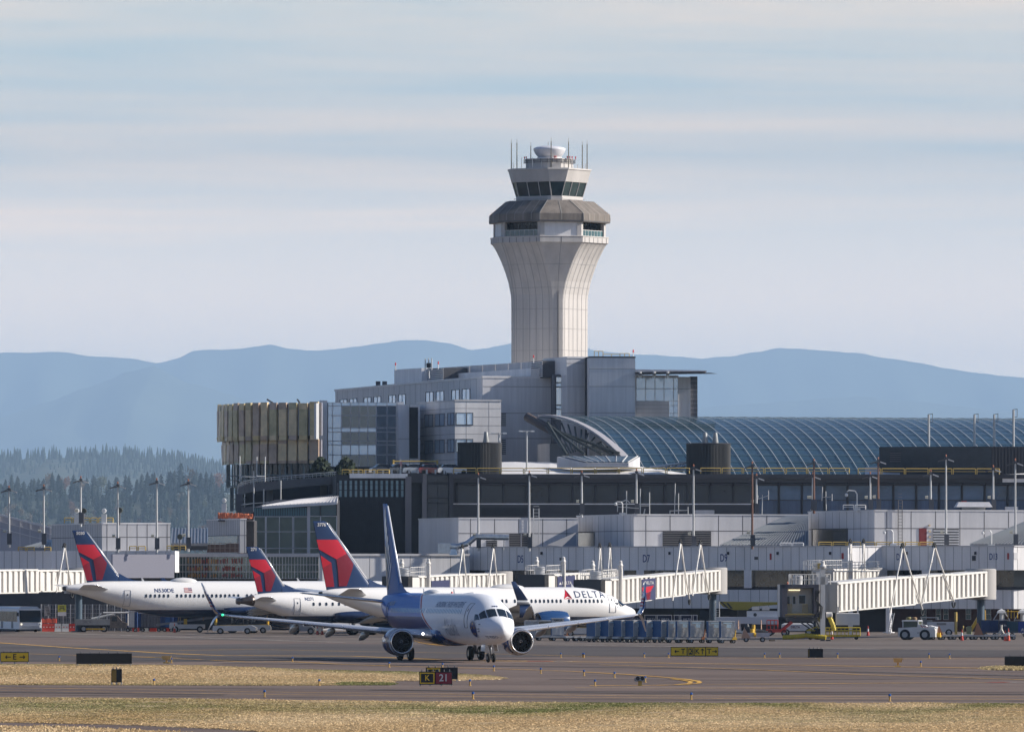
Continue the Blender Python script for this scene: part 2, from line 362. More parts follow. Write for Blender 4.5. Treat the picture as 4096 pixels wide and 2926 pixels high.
ridge('foothills',[(-60,945),(0,925),(100,893),(200,858),(280,826),(340,812),(420,850),(600,900),(800,940),(1200,950),(1600,900),(1900,880),(2340,920)],57000,8000,M_mtn,8,seed=3)
ridge('wooded_ridge',[(-60,1032),(0,1024),(60,1018),(180,1014),(250,1012),(330,1016),(390,1026),(430,1032),(480,1040),(540,1056),(640,1085),(900,1120),(2340,1160)],20000,3500,M_hill,3,seed=7)
M_con=[mat('conifer_a',(.022,.038,.028),.9,var=.35,vs=.25),mat('conifer_b',(.034,.048,.032),.9,var=.35,vs=.3),mat('conifer_c',(.022,.04,.028),.9,var=.3,vs=.3)]
M_aut=[mat('autumn_rust',(.17,.075,.035),.9,var=.4,vs=.3),mat('autumn_gold',(.16,.11,.05),.9,var=.4,vs=.3),mat('broadleaf',(.09,.10,.04),.9,var=.4,vs=.3)]
M_trunk=mat('bark',(.10,.07,.05),.9,var=.3,vs=2)
def conifer(h,rb,m,seed,dense=1.0):
    rr=random.Random(seed);mb=MB();n=int(460*dense)
    for i in range(n):
        q=rr.random()**.8;z=h*(.08+.92*q);r=rb*(1-q)**.62*(.75+.35*math.sin(q*23+seed)**2)*rr.uniform(.35,1.12);a=rr.uniform(0,6.283)
        s=rr.uniform(.6,1.5)*(1.2-.7*q);c=Vector((r*math.cos(a),r*math.sin(a),z-r*.25))
        ax=Vector((rr.uniform(-1,1),rr.uniform(-1,1),rr.uniform(-.3,.5))).normalized();bx=ax.orthogonal().normalized()
        mb.add([c-ax*s,c+bx*s*.7-Vector((0,0,s*.4)),c+ax*s,c-bx*s*.5+Vector((0,0,s*.8))],[(0,1,2,3)])
    mb.lathe([(0,rb*.06),(h*.06,rb*.55),(h*.3,rb*.52),(h*.6,rb*.3),(h*.88,rb*.1),(h,.05)],7)
    return mb
def broad(h,rb,seed):
    rr=random.Random(seed);mb=MB();cl=[(Vector((rr.uniform(-.5,.5)*rb,rr.uniform(-.5,.5)*rb,h*rr.uniform(.35,.8))),rb*rr.uniform(.35,.7))for _ in range(9)]
    for c,r in cl:
        for _ in range(42):
            v=Vector((rr.gauss(0,1),rr.gauss(0,1),rr.gauss(0,1))).normalized()*r*rr.uniform(.7,1.15)
            s=rr.uniform(.4,1.0);ax=Vector((rr.uniform(-1,1),rr.uniform(-1,1),rr.uniform(-1,1))).normalized();bx=ax.orthogonal().normalized();p=c+v
            mb.add([p-ax*s,p+bx*s,p+ax*s,p-bx*s],[(0,1,2,3)])
    return mb
protos=[]
def mktree(kind,i):
    if kind=='c':
        o=thing('conifer_tree','x','tree');h=(24,28,21,31)[i%4];rb=(6.0,7.4,6.6,8.2)[i%4]
        conifer(h,rb,None,i+3).build('crown',M_con[i%3],o)
    else:
        o=thing('broadleaf_tree','x','tree');h=16;rb=6.2
        broad(h,rb,i+20).build('crown',M_aut[i%3],o)
    MB().lathe([(-2,.5),(h*.5,.3)],6).build('trunk',M_trunk,o)
    return o
CP=[mktree('c',i)for i in range(12)];BP=[mktree('b',i)for i in range(6)]
used=set();ZN=['left of the first lamp pole','between first and second lamp poles','between second and third lamp poles','between third and fourth lamp poles','between fourth and fifth lamp poles','between fifth and sixth lamp poles','right of the sixth lamp pole']
TOPS=[(0,1931),(25,1916),(47,1897),(75,1905),(95,1922),(125,1915),(140,1913),(170,1912),(200,1888),(215,1890),(240,1897),(262,1893),(290,1897),(330,1912),(350,1910),(380,1904),(402,1900),(430,1918),(470,1908),(502,1898),(515,1902),(545,1915),(570,1893),(588,1886),(605,1892),(617,1889),(640,1894),(670,1884),(682,1882),(700,1880),(724,1850),(757,1861),(785,1876),(800,1890),(820,1884),(850,1890),(880,1884),(910,1892),(950,1890)]
tr=random.Random(11);cnt=0;rows=8
hillV=[]
for row in range(rows):
    d=10400-row*95
    base_v=1975+row*32
    n=36 if row else len(TOPS)
    for i in range(n):
        if row==0:u,vt=TOPS[i]
        else:u=-20+(930/n)*(i+tr.uniform(.05,.95));vt=None
        b=tr.random()<(.06 if row<2 else .26 if row<5 else .42)
        lst,k=(BP,tr.randrange(6))if b else(CP,tr.randrange(12))
        src=lst[k];zb=Z(base_v,d)+tr.uniform(-2,2);sc=tr.uniform(.6,1.1)
        if vt:hgt=(24,28,21,31)[k%4]if not b else 17;sc=(Z(vt,d)-zb)/hgt
        lab=(['rust orange tree','golden brown tree','dull green round tree']if b else['dark blue green conifer','olive green conifer','slim dark conifer'])[k%3]+' in the '+['top','second','third','fourth','fifth','sixth','seventh','lowest'][row]+' row '+ZN[sum(u>q for q in(36,175,323,471,627,753))];loc=(X(u,d)+tr.uniform(-1,1),d+tr.uniform(-30,30),zb)
        key=(b,k)
        if key in used:o=dup(src,loc,tr.uniform(0,6.28),lab,'trees of the wooded hillside')
        else:
            used.add(key);o=src;o.location=loc;o['label']=lab;o['group']='trees of the wooded hillside'
        o.scale=(sc if vt is None else max(.8,min(1.25,sc)),sc if vt is None else max(.8,min(1.25,sc)),sc);cnt+=1
for o in CP+BP:
    if o['label']=='x':
        for ch in list(o.children):bpy.data.objects.remove(ch)
        bpy.data.objects.remove(o)
V=[]
for i in range(61):
    u=-400+i*40
    for row in range(-1,rows+4):
        d=10400-row*95;z=Z(1975+max(row,0)*32+(0 if row>=0 else 6),d)if row<rows else(Z(1975+(rows-1)*32,d)-(row-rows+1)*30)
        z+=0 if u<1000 else-(u-1000)*.02*3
        V.append((X(u,d),d,max(z-.5,-1)))
k=rows+5
struct(MB().add(V,[(i*k+j,i*k+j+1,(i+1)*k+j+1,(i+1)*k+j)for i in range(60)for j in range(k-1)]).build('hillside',M_hill,smooth=1))
rr=random.Random(5);mb=MB()
MIDT=[(-60,1032),(0,1024),(60,1018),(180,1014),(250,1012),(330,1016),(390,1026),(430,1032),(480,1040),(540,1056)]
for _ in range(900):
    i=rr.randrange(len(MIDT)-1);t=rr.random();u=(MIDT[i][0]+(MIDT[i+1][0]-MIDT[i][0])*t)*1.802;v=(MIDT[i][1]+(MIDT[i+1][1]-MIDT[i][1])*t)*1.802+4
    q=rr.random()**1.5;d=20000-q*900;v+=q*95;h=rr.uniform(20,36);r=h*rr.uniform(.14,.24);c=Vector((X(u,d),d,Z(v,d)))
    for L in range(4):
        z0=h*(L*.22);rad=r*(1-L*.22);mb.lathe([(z0,rad*rr.uniform(.8,1.2)),(z0+h*.36,rad*.2)],6,o=c)
tag(mb.build('woodland',M_con[0]),'hazy blue far off wood on the ridge behind the tree line','woodland',kind='stuff')
M_hz=bpy.data.materials.new('haze_air');M_hz.use_nodes=True;t=M_hz.node_tree;t.nodes.clear()
o_=t.nodes.new('ShaderNodeOutputMaterial');pv=t.nodes.new('ShaderNodeVolumePrincipled');pv.inputs['Color'].default_value=(.50,.73,1.0,1);pv.inputs['Density'].default_value=3.0e-5
t.links.new(pv.outputs[0],o_.inputs['Volume'])
hz=MB().box(-72000,72000,-72000,79000,-3,2100).build('haze',M_hz);tag(hz,'pale blue haze hanging between the airport and the mountains','haze',kind='stuff')
C_conc=mat('tower_concrete',(.60,.565,.535),.85,var=.12,vs=.7,bump=.15,streak=.08)
C_joint=mat('dark_joint',(.12,.115,.12),.9)
C_jointf=mat('faint_joint',(.38,.37,.37),.9)
C_metal=mat('grey_metal_panel',(.86,.84,.83),.5,metal=.0,var=.13,vs=.55,streak=.12)
C_metal2=mat('light_metal_panel',(.60,.59,.60),.5,var=.13,vs=.6,streak=.12)
C_rib=mat('ribbed_grey_panel',(.74,.73,.74),.55,var=.10,vs=2.5,streak=.05)
C_hq=mat('warm_grey_panel',(.80,.78,.77),.6,var=.09,vs=.5,streak=.15)
C_dark=mat('dark_bronze_panel',(.035,.034,.043),.6,var=.12,vs=.5)
C_dark2=mat('charcoal_ribbed',(.022,.023,.032),.7,var=.2,vs=1.5)
C_louv=mat('louvre_grey',(.10,.10,.11),.6)
C_white=mat('white_steel',(.80,.79,.76),.45,var=.04,vs=1.5)
C_whroof=mat('white_membrane_roof',(.80,.78,.76),.7,var=.06,vs=.4)
C_conc_d=mat('dark_concrete',(.17,.16,.16),.9,var=.15,vs=.6)
C_brick=mat('red_brown_brick',(.10,.045,.04),.85,var=.2,vs=2)
C_yel=mat('yellow_rail_paint',(.70,.48,.12),.6,var=.1,vs=3)
C_red=mat('red_paint',(.45,.03,.03),.5)
C_slate=mat('slate_cladding',(.17,.17,.19),.8,var=.25,vs=1.2)
C_orange=mat('orange_tarpaulin',(.70,.20,.09),.8,var=.3,vs=1.6)
C_lgrey=mat('galvanised_steel',(.50,.50,.50),.4,metal=.5,var=.1,vs=2)
C_black=mat('black_rubber',(.012,.012,.013),.8)
C_blk2=mat('black_sign_back',(.006,.006,.008),.6)
G_dark=mat('dark_window_glass',(.012,.016,.022),.06,var=.3,vs=.4,spec=.45)
G_hall=mat('hall_window_glass',(.014,.022,.036),.08,var=.5,vs=.15,spec=.45,streak=2)
G_blue=mat('reflective_blue_glass',(.56,.68,.80),.12,metal=.4,bump=.05,vs=.25)
G_canopy=mat('canopy_glass',(.055,.115,.16),.16,metal=.55,var=.25,vs=.12,bump=.03)
G_teal=mat('teal_glass',(.06,.13,.14),.12,var=.3,vs=.4,spec=.8)
G_green=mat('green_grey_glass',(.06,.085,.08),.15,metal=.3,var=.4,vs=.3)
G_bronze=[mat('bronze_glass_a',(.78,.60,.30),.35,metal=0,var=.25,vs=.5),mat('bronze_glass_b',(.86,.66,.38),.35,metal=0,var=.25,vs=.5),mat('bronze_glass_c',(.62,.52,.28),.35,metal=0,var=.3,vs=.6),mat('bronze_glass_d',(.60,.44,.32),.35,metal=0,var=.3,vs=.6)]
C_fin=mat('grey_fin',(.48,.48,.54),.6)
# ---------------------------------------------------------------- control tower
TD=1229.0;TS=F/TD
tw=thing('control_tower','tall flared concrete air traffic control tower with white radar dome on top','control tower',(X(2198,TD),TD,0),R(-12))
def tz(v):return Z(v,TD)
def octo(A,b,z):
    pts=[(b,-A),(A,-b),(A,b),(b,A),(-b,A),(-A,b),(-A,-b),(-b,-A)]
    a=R(-45+24.0)
    out=[]
    for x,y in pts:
        out.append((x*math.cos(a)-y*math.sin(a),x*math.sin(a)+y*math.cos(a),z))
    return out
def octloft(secs,mi=0,cap=True):
    mb=MB();mb.loft([octo(A,b,z)for(z,A,b)in secs],mi,cap);return mb
prof=[(1560,4.62),(1442,4.58),(1340,4.57),(1239,4.58),(1200,4.60),(1181,4.66),(1154,4.88),(1130,5.10),(1103,5.48),(1082,5.80),(1062,6.13),(1045,6.42),(1035,6.62),(1018,6.98),(1001.6,7.35),(990,7.65),(978.6,8.0)]
sh=[(tz(v),A,3.5)for v,A in prof]
sh=[(0,4.62,3.5)]+sh
shaft=octloft(sh).build('shaft',C_conc,tw)
mb=MB()
def facept(A,b,f,t,z,off=.0):
    o=octo(A+off,b,z);p,q=Vector(o[f]),Vector(o[(f+1)%8]);return p.lerp(q,t),(q-p).normalized()
for f in(7,1,0,6,2):
    main=f in(7,1,3,5)
    ts=[.02]+[(i+.5)/6 for i in range(6)]if main else[.5]
    if not main and f!=0:ts=[.5]
    for t in ts:
        prev=None
        for(z,A,b)in sh:
            p,dr=facept(A,b,f,t,z,.015)
            nrm=Vector((dr.y,-dr.x,0))
            a,c=p-dr*.045+nrm*.012,p+dr*.045+nrm*.012
            if prev:mb.add([prev[0],prev[1],c,a],[(0,1,2,3)])
            prev=(a,c)
    for v in(1062,1154,1239,1318,1404):
        z=tz(v);A=[q[1]for q in sh if q[0]<=z][-1];A2=[q[1]for q in sh if q[0]>z][0];A=A if f else A
        zz0=max(q[0]for q in sh if q[0]<=z);zz1=min(q[0]for q in sh if q[0]>z);A=A+(A2-A)*(z-zz0)/(zz1-zz0)
        p,dr=facept(A,3.5,f,0,z,.02);q,_=facept(A,3.5,f,1,z,.02);nrm=Vector((dr.y,-dr.x,0))*.015
        mb.add([p+nrm,q+nrm,q+nrm+Vector((0,0,.045)),p+nrm+Vector((0,0,.045))],[(0,1,2,3)])
mb.build('panel_joints',C_jointf,tw)
MB().tube((facept(4.6,3.5,0,.55,0,.1)[0].x,facept(4.6,3.5,0,.55,0,.1)[0].y,tz(1450)),(facept(4.6,3.5,0,.55,0,.1)[0].x,facept(4.6,3.5,0,.55,0,.1)[0].y,tz(1152)),.07,6).build('downpipe',C_louv,tw)
octloft([(tz(978.6),8.02,3.55),(tz(976),8.22,3.6),(tz(956),8.22,3.6),(tz(953),8.3,3.62),(tz(950.5),8.25,3.6)]).build('parapet',C_conc,tw)
mb=MB()
for f in(7,0,1,6,2):
    for i in range(6 if f in(7,1)else 5):
        t=(i+.5)/(6 if f in(7,1)else 5)
        if f==0 and i!=2:continue
        p,dr=facept(8.22,3.6,f,t,0,.015);nrm=Vector((dr.y,-dr.x,0))*.012
        a,c=p-dr*.05+nrm,p+dr*.05+nrm
        mb.add([a+Vector((0,0,tz(976.5))),c+Vector((0,0,tz(976.5))),c+Vector((0,0,tz(956))),a+Vector((0,0,tz(956)))],[(0,1,2,3)])
mb.build('parapet_joints',C_joint,tw)
zg0,zg1=tz(950.5),tz(889)
octloft([(zg0,6.5,2.9),(zg1,6.5,2.9)]).build('gallery_core',G_dark,tw)
og=octo(7.85,3.42,0)
for f in range(8):
    p,q=Vector(og[f]),Vector(og[(f+1)%8]);d=(q-p).normalized();L=(q-p).length;n=Vector((d.y,-d.x,0))
    if f%2==0:
        MB().rb(p+d*.55-n*.35+Vector((0,0,zg0)),d*(L-1.1),n*.2,(0,0,zg1-zg0)).build('wall_panel',C_metal,tw)
        for s0 in(0,L-.62):MB().rb(p+d*s0-n*.75+Vector((0,0,zg0)),d*.62,n*.75,(0,0,zg1-zg0)).build('pier',C_conc,tw)
    else:
        for s0 in(0.02,L-.5):MB().rb(p+d*s0-n*.6+Vector((0,0,zg0)),d*.48,n*.6,(0,0,zg1-zg0)).build('pier',C_conc,tw)
        mb=MB();mb.rb(p+d*.5-n*.25+Vector((0,0,zg0)),d*(L-1),n*.05,(0,0,.85));bl=mb.build('glass_balustrade',G_teal,tw)
        mb=MB();mb.rb(p+d*.5-n*.28+Vector((0,0,zg0+.85)),d*(L-1),n*.1,(0,0,.07))
        for i in range(7):mb.rb(p+d*(.5+(L-1)*i/7)-n*.2+Vector((0,0,zg0)),d*.05,n*.04,(0,0,.85))
        mb.build('handrail',C_white,bl)
        mb=MB();k=6
        for i in range(k):
            a0=.5+(L-1)*i/k;mb.rb(p+d*a0-n*1.0+Vector((0,0,zg0+.3)),d*.07,n*.1,(0,0,zg1-zg0-.3))
            c=p+d*(a0+(L-1)/k*.55)-n*.92+Vector((0,0,zg0+1.25))
            if i<5:
                mb.path([c+d*(.28*math.sin(x))+Vector((0,0,.42*math.cos(x)))for x in[j*.785 for j in range(9)]],.035,4)
                mb.tube(c+Vector((0,0,-.6)),c+Vector((0,0,.6)),.03,4);mb.tube(c-d*.3,c+d*.3,.03,4)
        mb.build('window_mullions',C_dark2,tw)
sk=octloft([(tz(895.5),7.9,3.4),(tz(895),8.4,3.7),(tz(888),8.45,3.71),(tz(862.5),8.40,3.7),(tz(859),8.3,3.66),(tz(807),5.7,3.35),(tz(806),4.2,3.0)])
sk.build('roof_skirt',mat('weathered_roof',(.21,.18,.155),.85,var=.35,vs=.9,streak=.25),tw)
mb=MB()
for f in(7,0,1,6,2):
    n=5 if f%2 else 2
    for i in range(n+1):
        t=i/n;prev=None
        for(v,A,b)in((888,8.45,3.71),(862.5,8.4,3.7),(859,8.3,3.66),(807,5.7,3.35)):
            p,dr=facept(A,b,f,min(max(t,.003),.997),tz(v),.03);nrm=Vector((dr.y,-dr.x,.5))*.03;a,c=p-dr*.05+nrm,p+dr*.05+nrm
            if prev:mb.add([prev[0],prev[1],c,a],[(0,1,2,3)])
            prev=(a,c)
mb.build('standing_seams',mat('seam',(.36,.34,.31),.8),tw)
mb=MB();o=octo(8.41,3.7,tz(893))
for i in range(8):
    p,q=Vector(o[i]),Vector(o[(i+1)%8]);d=(q-p).normalized();n=Vector((d.y,-d.x,0));mb.rb(p,d*(q-p).length,n*.06,(0,0,.12))
mb.build('roof_edge_trim',C_louv,tw)
def cabA(v):return 4.06+(788-v)/(788-681.6)*(5.34-4.06)
b0=3.05
octloft([(tz(812),4.1,2.9),(tz(792),4.1,2.9),(tz(788),cabA(788)+.03,2.95)]).build('cab_base',C_conc,tw)
octloft([(tz(788),cabA(788)-.08,2.9),(tz(732),cabA(732)-.08,b0-.02)]).build('cab_glass',mat('cab_glass',(.035,.055,.06),.05,var=.3,vs=.5,spec=.6),tw)
octloft([(tz(732.5),cabA(732)-.05,b0),(tz(732),cabA(732)+.06,b0+.02),(tz(685),cabA(685)+.05,b0+.1),(tz(684),cabA(682)+.14,b0+.12),(tz(678),cabA(682)+.12,b0+.12),(tz(677.5),cabA(682)-.4,b0-.1)]).build('cab_fascia',C_conc,tw)
for f in range(8):
    n=3 if f%2 else 1
    for i in range(n+1):
        if i==n and f%2==0:continue
        t=min(max(i/n,.008),.992)
        a,dr=facept(cabA(789),2.95,f,t,tz(789),-.02);c,_=facept(cabA(731),b0,f,t,tz(731),-.02)
        MB().tube(a,c,.075,4).build('cab_mullion',C_conc,tw)
mb=MB();o=octo(cabA(788)+.35,3.1,tz(806.5))
for i in range(8):mb.tube(Vector(o[i])+Vector((0,0,.35)),Vector(o[(i+1)%8])+Vector((0,0,.35)),.03,5)
mb.build('catwalk_rail',C_lgrey,tw)
octloft([(tz(678),3.15,1.7),(tz(641),3.15,1.7),(tz(640),3.3,1.75),(tz(637),3.3,1.75)]).build('rooftop_house',C_conc,tw)
mb=MB();o1=octo(3.38,1.85,0)
for zz in(tz(645),tz(652)):
    for i in range(8):mb.tube(Vector(o1[i])+Vector((0,0,zz)),Vector(o1[(i+1)%8])+Vector((0,0,zz)),.05,4)
for i in range(8):
    for t in(0,.33,.66):p=Vector(o1[i]).lerp(Vector(o1[(i+1)%8]),t);mb.tube(p+Vector((0,0,tz(655))),p+Vector((0,0,tz(638))),.05,4)
mb.build('pipework',C_louv,tw)
k=1/86.4
ZD=tz(638.5)
MB().lathe([(0,1.78),(.05,1.85),(.35,1.85),(.36,1.5)],32,o=(0,0,ZD)).build('dome_pedestal',C_metal,tw,smooth=1,angle=30)
MB().lathe([(.33,1.4),(.36,1.6),(.5,1.84),(.8,2.10),(1.15,2.3),(1.45,2.42),(1.58,2.44),(1.70,2.36),(1.86,2.0),(2.0,1.4),(2.08,.7),(2.1,0)],40,o=(0,0,ZD)).build('radar_dome',mat('radome_white',(.80,.80,.83),.35,var=.02),tw,smooth=1)
ant=[(635,-1.5,240),(707,.5,230),(888,2,262),(1150,-3.5,228),(1376,-2.4,230),(1557,1,255),(1618,-.5,250)]
def towx(px,yy):
    wx=(px-1130)*k;a=R(12);return(wx*math.cos(a)-yy*math.sin(a)*-1*0+yy*0,0)
def loc_from_world(wx,wy):
    a=R(12);return(wx*math.cos(a)-wy*math.sin(a),wx*math.sin(a)+wy*math.cos(a))
for px,yy,ty in ant:
    x,y=loc_from_world((px-1130)*k,yy);z1=tz(500+ty/3.2486)
    MB().tube((x,y,tz(680)),(x,y,z1),.085,6,r2=.07).tube((x,y,z1),(x,y,z1+.55),.025,4).build('antenna',mat('olive_mast',(.14,.13,.10),.6),tw)
for px,yy,h in((660,-1,1.0),(767,-2,1.8),(910,-3.8,1.7),(1022,-3.7,1.1),(1252,-3.6,.9),(1495,-1.6,.7),(1600,0,.9),(1113,0,.0)):
    x,y=loc_from_world((px-1130)*k,yy)
    if h:MB().tube((x,y,tz(678.5)),(x,y,tz(678.5)+h),.04,5).build('whip_antenna',C_lgrey,tw)
x,y=loc_from_world(-.2,0);MB().tube((x,y,ZD+2.0),(x,y,ZD+2.7),.03,5).build('lightning_rod',C_louv,tw)
M_redl=mat('red_beacon',(.75,.08,.08),.4)
for px,yy in((806,-1),(828,-1.4),(1192,-3.6),(1212,-3.6),(1360,-2.4),(1393,-2.2),(1423,-2),(1468,-1.4)):
    x,y=loc_from_world((px-1130)*k,yy);MB().tube((x,y,tz(640)),(x,y,tz(634)),.06,6).tube((x,y,tz(634)),(x,y,tz(628)),.1,8).build('warning_beacon',M_redl,tw)
x,y=loc_from_world(0,-4.6);MB().lathe([(0,.05),(.1,.25),(.25,.3),(.4,.2),(.45,0)],10,o=(x,y,tz(806))).build('roof_camera',C_white,tw,smooth=1)
for px,h in((380,.6),(1868,.9)):
    x,y=loc_from_world((px-1130)*k,-.5);MB().tube((x,y,tz(870)),(x,y,tz(855)+.2),.03,4).build('lightning_rod',C_louv,tw)
# ---------------------------------------------------------------- helper for buildings made of blocks
GA=15.0
def block(u0,d0,ur,ul=None,dep=None,ang=GA):
    """near-left corner at column u0 depth d0, right end at column ur, left face recedes to column ul (or depth dep)"""
    C=Vector((X(u0,d0),d0));Rr=meet(C,ang,ur);tF=Vector((math.cos(R(ang)),math.sin(R(ang))));tS=Vector((-tF.y,tF.x))
    Ln=(meet(C,ang+90,ul)-C).length if ul is not None else dep
    Bl=C+tS*Ln;Br=Rr+tS*Ln
    return dict(C=C,poly=[tuple(C),tuple(Rr),tuple(Br),tuple(Bl)],front=Face(C,Rr),left=Face(Bl,C),right=Face(Rr,Br),back=Face(Br,Bl))
def walls(root,b,z0,z1,m,name='wall',jf=None,jl=None,zs=(),jm=None,cap=.35,w=.09):
    mb=MB();mb.prism(b['poly'],z0,z1)
    if jf:b['front'].joints(mb,z0,z1,jf,zs,1,w)
    if jl:b['left'].joints(mb,z0,z1,jl,zs,1,w)
    o=mb.build(name,[m,jm or C_jointf],root,world=1)
    return o
def coping(root,b,z,m,h=.25,p=.12):
    mb=MB()
    for f in('front','left','right','back'):
        F_=b[f];F_.box(mb,-p,F_.L+p,z-h,z+.05,0,p)
    mb.build('coping',m,root,world=1)
def window(root,fc,a0,a1,z0,z1,glass,frame=None,nv=1,nh=1,p=.03,fw=.09,nm='window'):
    mb=MB();fr=frame or C_louv
    fc.box(mb,a0-fw,a1+fw,z0-fw,z0,.0,p+.06);fc.box(mb,a0-fw,a1+fw,z1,z1+fw,.0,p+.06)
    fc.box(mb,a0-fw,a0,z0,z1,.0,p+.06);fc.box(mb,a1,a1+fw,z0,z1,.0,p+.06)
    for i in range(1,nv):a=a0+(a1-a0)*i/nv;fc.box(mb,a-fw/2,a+fw/2,z0,z1,.0,p+.05)
    for i in range(1,nh):z=z0+(z1-z0)*i/nh;fc.box(mb,a0,a1,z-fw/2,z+fw/2,.0,p+.04)
    o=mb.build(nm,fr,root,world=1)
    m2=MB();fc.box(m2,a0,a1,z0,z1,.0,p);g=m2.build('pane',glass,None);g.parent=o;g.matrix_parent_inverse=wmat(o).inverted()
    g.matrix_parent_inverse=(wmat(root)@o.matrix_parent_inverse).inverted()
    return o
def louvre(root,fc,a0,a1,z0,z1,m=None,dz=.28,nm='louvre',back=None):
    mb=MB();fc.box(mb,a0,a1,z0,z1,0,.03,1);z=z0
    while z<z1-.1:fc.box(mb,a0,a1,z,z+dz*.5,.03,.14,0);z+=dz
    return mb.build(nm,[m or C_louv,back or C_dark2],root,world=1)
def bld(name,label,cat,b,group=None):return thing(name,label,cat,(b['C'].x,b['C'].y,0),0,group)
# ---------------------------------------------------------------- grey office building in front of the tower
bA=block(1930,1165,2213,1341)
hq=bld('office_building','large stepped grey panelled office building below the control tower','building',bA)
zt=bA['front'].zv(1504,0)
L=bA['left'];Fr=bA['front']
walls(hq,bA,0,zt,C_hq,jf=12,jl=3.2,zs=(zt-3.3,zt-8.2,zt-13))
mbR=MB();Fr.box(mbR,0,Fr.L,0,zt+.02,0,.05);mbR.build('wall',C_rib,hq,world=1)
mbR=MB()
for v in(1545,1651,1752):z=Fr.zv(v,0);Fr.box(mbR,0,Fr.L,z-.05,z+.05,.04,.07)
mbR.build('panel_joints',C_jointf,hq,world=1)
coping(hq,bA,zt,C_metal)
wz1,wz0=Z(1551,1166),Z(1594,1166)
for ua,ub in((1361,1428),(1457,1524),(1556,1623),(1704,1776),(1808,1880)):
    a0,a1=L.au(ua),L.au(ub);m_=(a0+a1)/2;window(hq,L,a0,m_-.9,wz0,wz1,G_blue,nv=2);window(hq,L,m_+.9,a1,wz0,wz1,G_blue,nv=2)
bB=block(1819.5,1149,2004,1676);zB=bB['front'].zv(1598,0)
bB['poly']=bB['poly']
walls(hq,bB,0,zB,C_metal,name='bay_wall',jf=3.3,jl=8,zs=tuple(zB-1.2*i for i in range(1,16)),w=.06);coping(hq,bB,zB,C_metal2,.2,.08)
for(va,vb)in((1652,1697),(1757,1806)):
    za,zb_=Z(vb,1150),Z(va,1150);Lf=bB['left']
    for ua,ub in((1700,1733),(1741,1778),(1792,1817)):window(hq,Lf,Lf.au(ua),Lf.au(ub),za,zb_,G_blue,nv=2)
    f=bB['front'];window(hq,f,f.au(1826),f.au(1864),za,zb_,G_blue);window(hq,f,f.au(1868),f.au(1890),za,zb_,G_blue)
for(va,vb)in((1651,1703),(1754,1816)):louvre(hq,Fr,Fr.au(2005),Fr.au(2023),Z(vb,1166),Z(va,1166))
bC=block(1312,1158,1592,dep=26,ang=4);zC=Z(1609,1158)
walls(hq,bC,0,zC,C_dark,name='curtain_wall_core');fC=bC['front']
cols=[1313,1331,1366,1402,1436,1471,1505,1548,1590];rows_=[1610,1622,1661,1710,1727,1763,1778,1818,1864]
G_mid=mat('grey_reflection_glass',(.16,.18,.19),.14,metal=.6,var=.15,vs=.3);G_navy=mat('navy_tinted_glass',(.02,.045,.085),.1,metal=.4,var=.3,vs=.3)
for i in range(8):
    for j in range(8):
        a0,a1=fC.au(cols[i]),fC.au(cols[i+1]);z1,z0=Z(rows_[j],1158),Z(rows_[j+1],1158)
        g=G_blue if(i<2 or j==0)else(G_navy if i>=6 else G_mid)  # pane colour paints in the reflection: sky at left, grey building in the middle
        if 2<=i<=5 and j in(3,6):g=G_blue  # blue rows painted as windows of the reflected building
        window(hq,fC,a0,a1,z0,z1,g,C_metal2,fw=.06,p=.05)
bCs=Face(bC['left'].A,bC['left'].pt(bC['left'].L,0))
mb=MB();fC.box(mb,-1.2,-.1,Z(1880,1158),zC+.3,-.6,.1);fC.box(mb,fC.L-.3,fC.L+.8,Z(1880,1158),zC+.1,-.5,.15);mb.build('corner_column',C_metal,hq,world=1)
bCl=block(1272,1162,1312,dep=14,ang=4)
walls(hq,bCl,0,Z(1614,1162),C_dark,name='link_core');fl=bCl['front']
for i in range(3):
    for j in range(6):window(hq,fl,fl.L*i/3,fl.L*(i+1)/3,Z(1860,1162)+(Z(1614,1162)-Z(1860,1162))*j/6,Z(1860,1162)+(Z(1614,1162)-Z(1860,1162))*(j+1)/6,G_navy if j<3 else G_blue,C_metal2,fw=.06)
bD=block(1592,1158,1680,dep=20,ang=4);walls(hq,bD,0,Z(1617,1158),C_rib,name='link_wall',jf=3.3,zs=(Z(1754,1158),));louvre(hq,bD['front'],bD['front'].au(1637),bD['front'].au(1672),Z(1832,1158),Z(1628,1158),C_dark2)
bE=block(1687,1172,1950,dep=14,ang=GA-76)
def roofbox(u0,d,u1,v,z0,m,name,dep=8,ang=GA,**k):
    b=block(u0,d,u1,dep=dep,ang=ang);walls(hq,b,z0,b['front'].zv(v,0),m,name=name,**k);return b
Lb=L
def backbox(u0,u1,vL,vR,set_,m,name,dep=6,z0=None,lv=False):
    fcx=Face(Lb.pt(0,0,-set_),Lb.pt(Lb.L,0,-set_));a0,a1=fcx.au(u0),fcx.au(u1);A,B=fcx.pt(a0,0),fcx.pt(a1,0)
    zA=Z(vL,A.y);zB_=Z(vR,B.y);n=fcx.n
    poly=[(A.x,A.y),(B.x,B.y),(B.x-n.x*dep,B.y-n.y*dep),(A.x-n.x*dep,A.y-n.y*dep)]
    mb=MB();mb.prism(poly,zt-.2,0,zt=[zA,zB_,zB_,zA]);mb.build(name,m,hq,world=1)
    f2=Face(A,B)
    if lv:louvre(hq,f2,0,f2.L,zt,(zA+zB_)/2-.15,C_metal)
    return f2,zA,zB_
backbox(1577,1686,1478,1471,4,C_metal,'plant_room',9)
backbox(1686,1776,1475,1470,5,C_louv,'plant_room',8,lv=True)
f2,zA,zB_=backbox(1737,2124,1499,1472,7.2,C_metal,'roof_upstand',3)
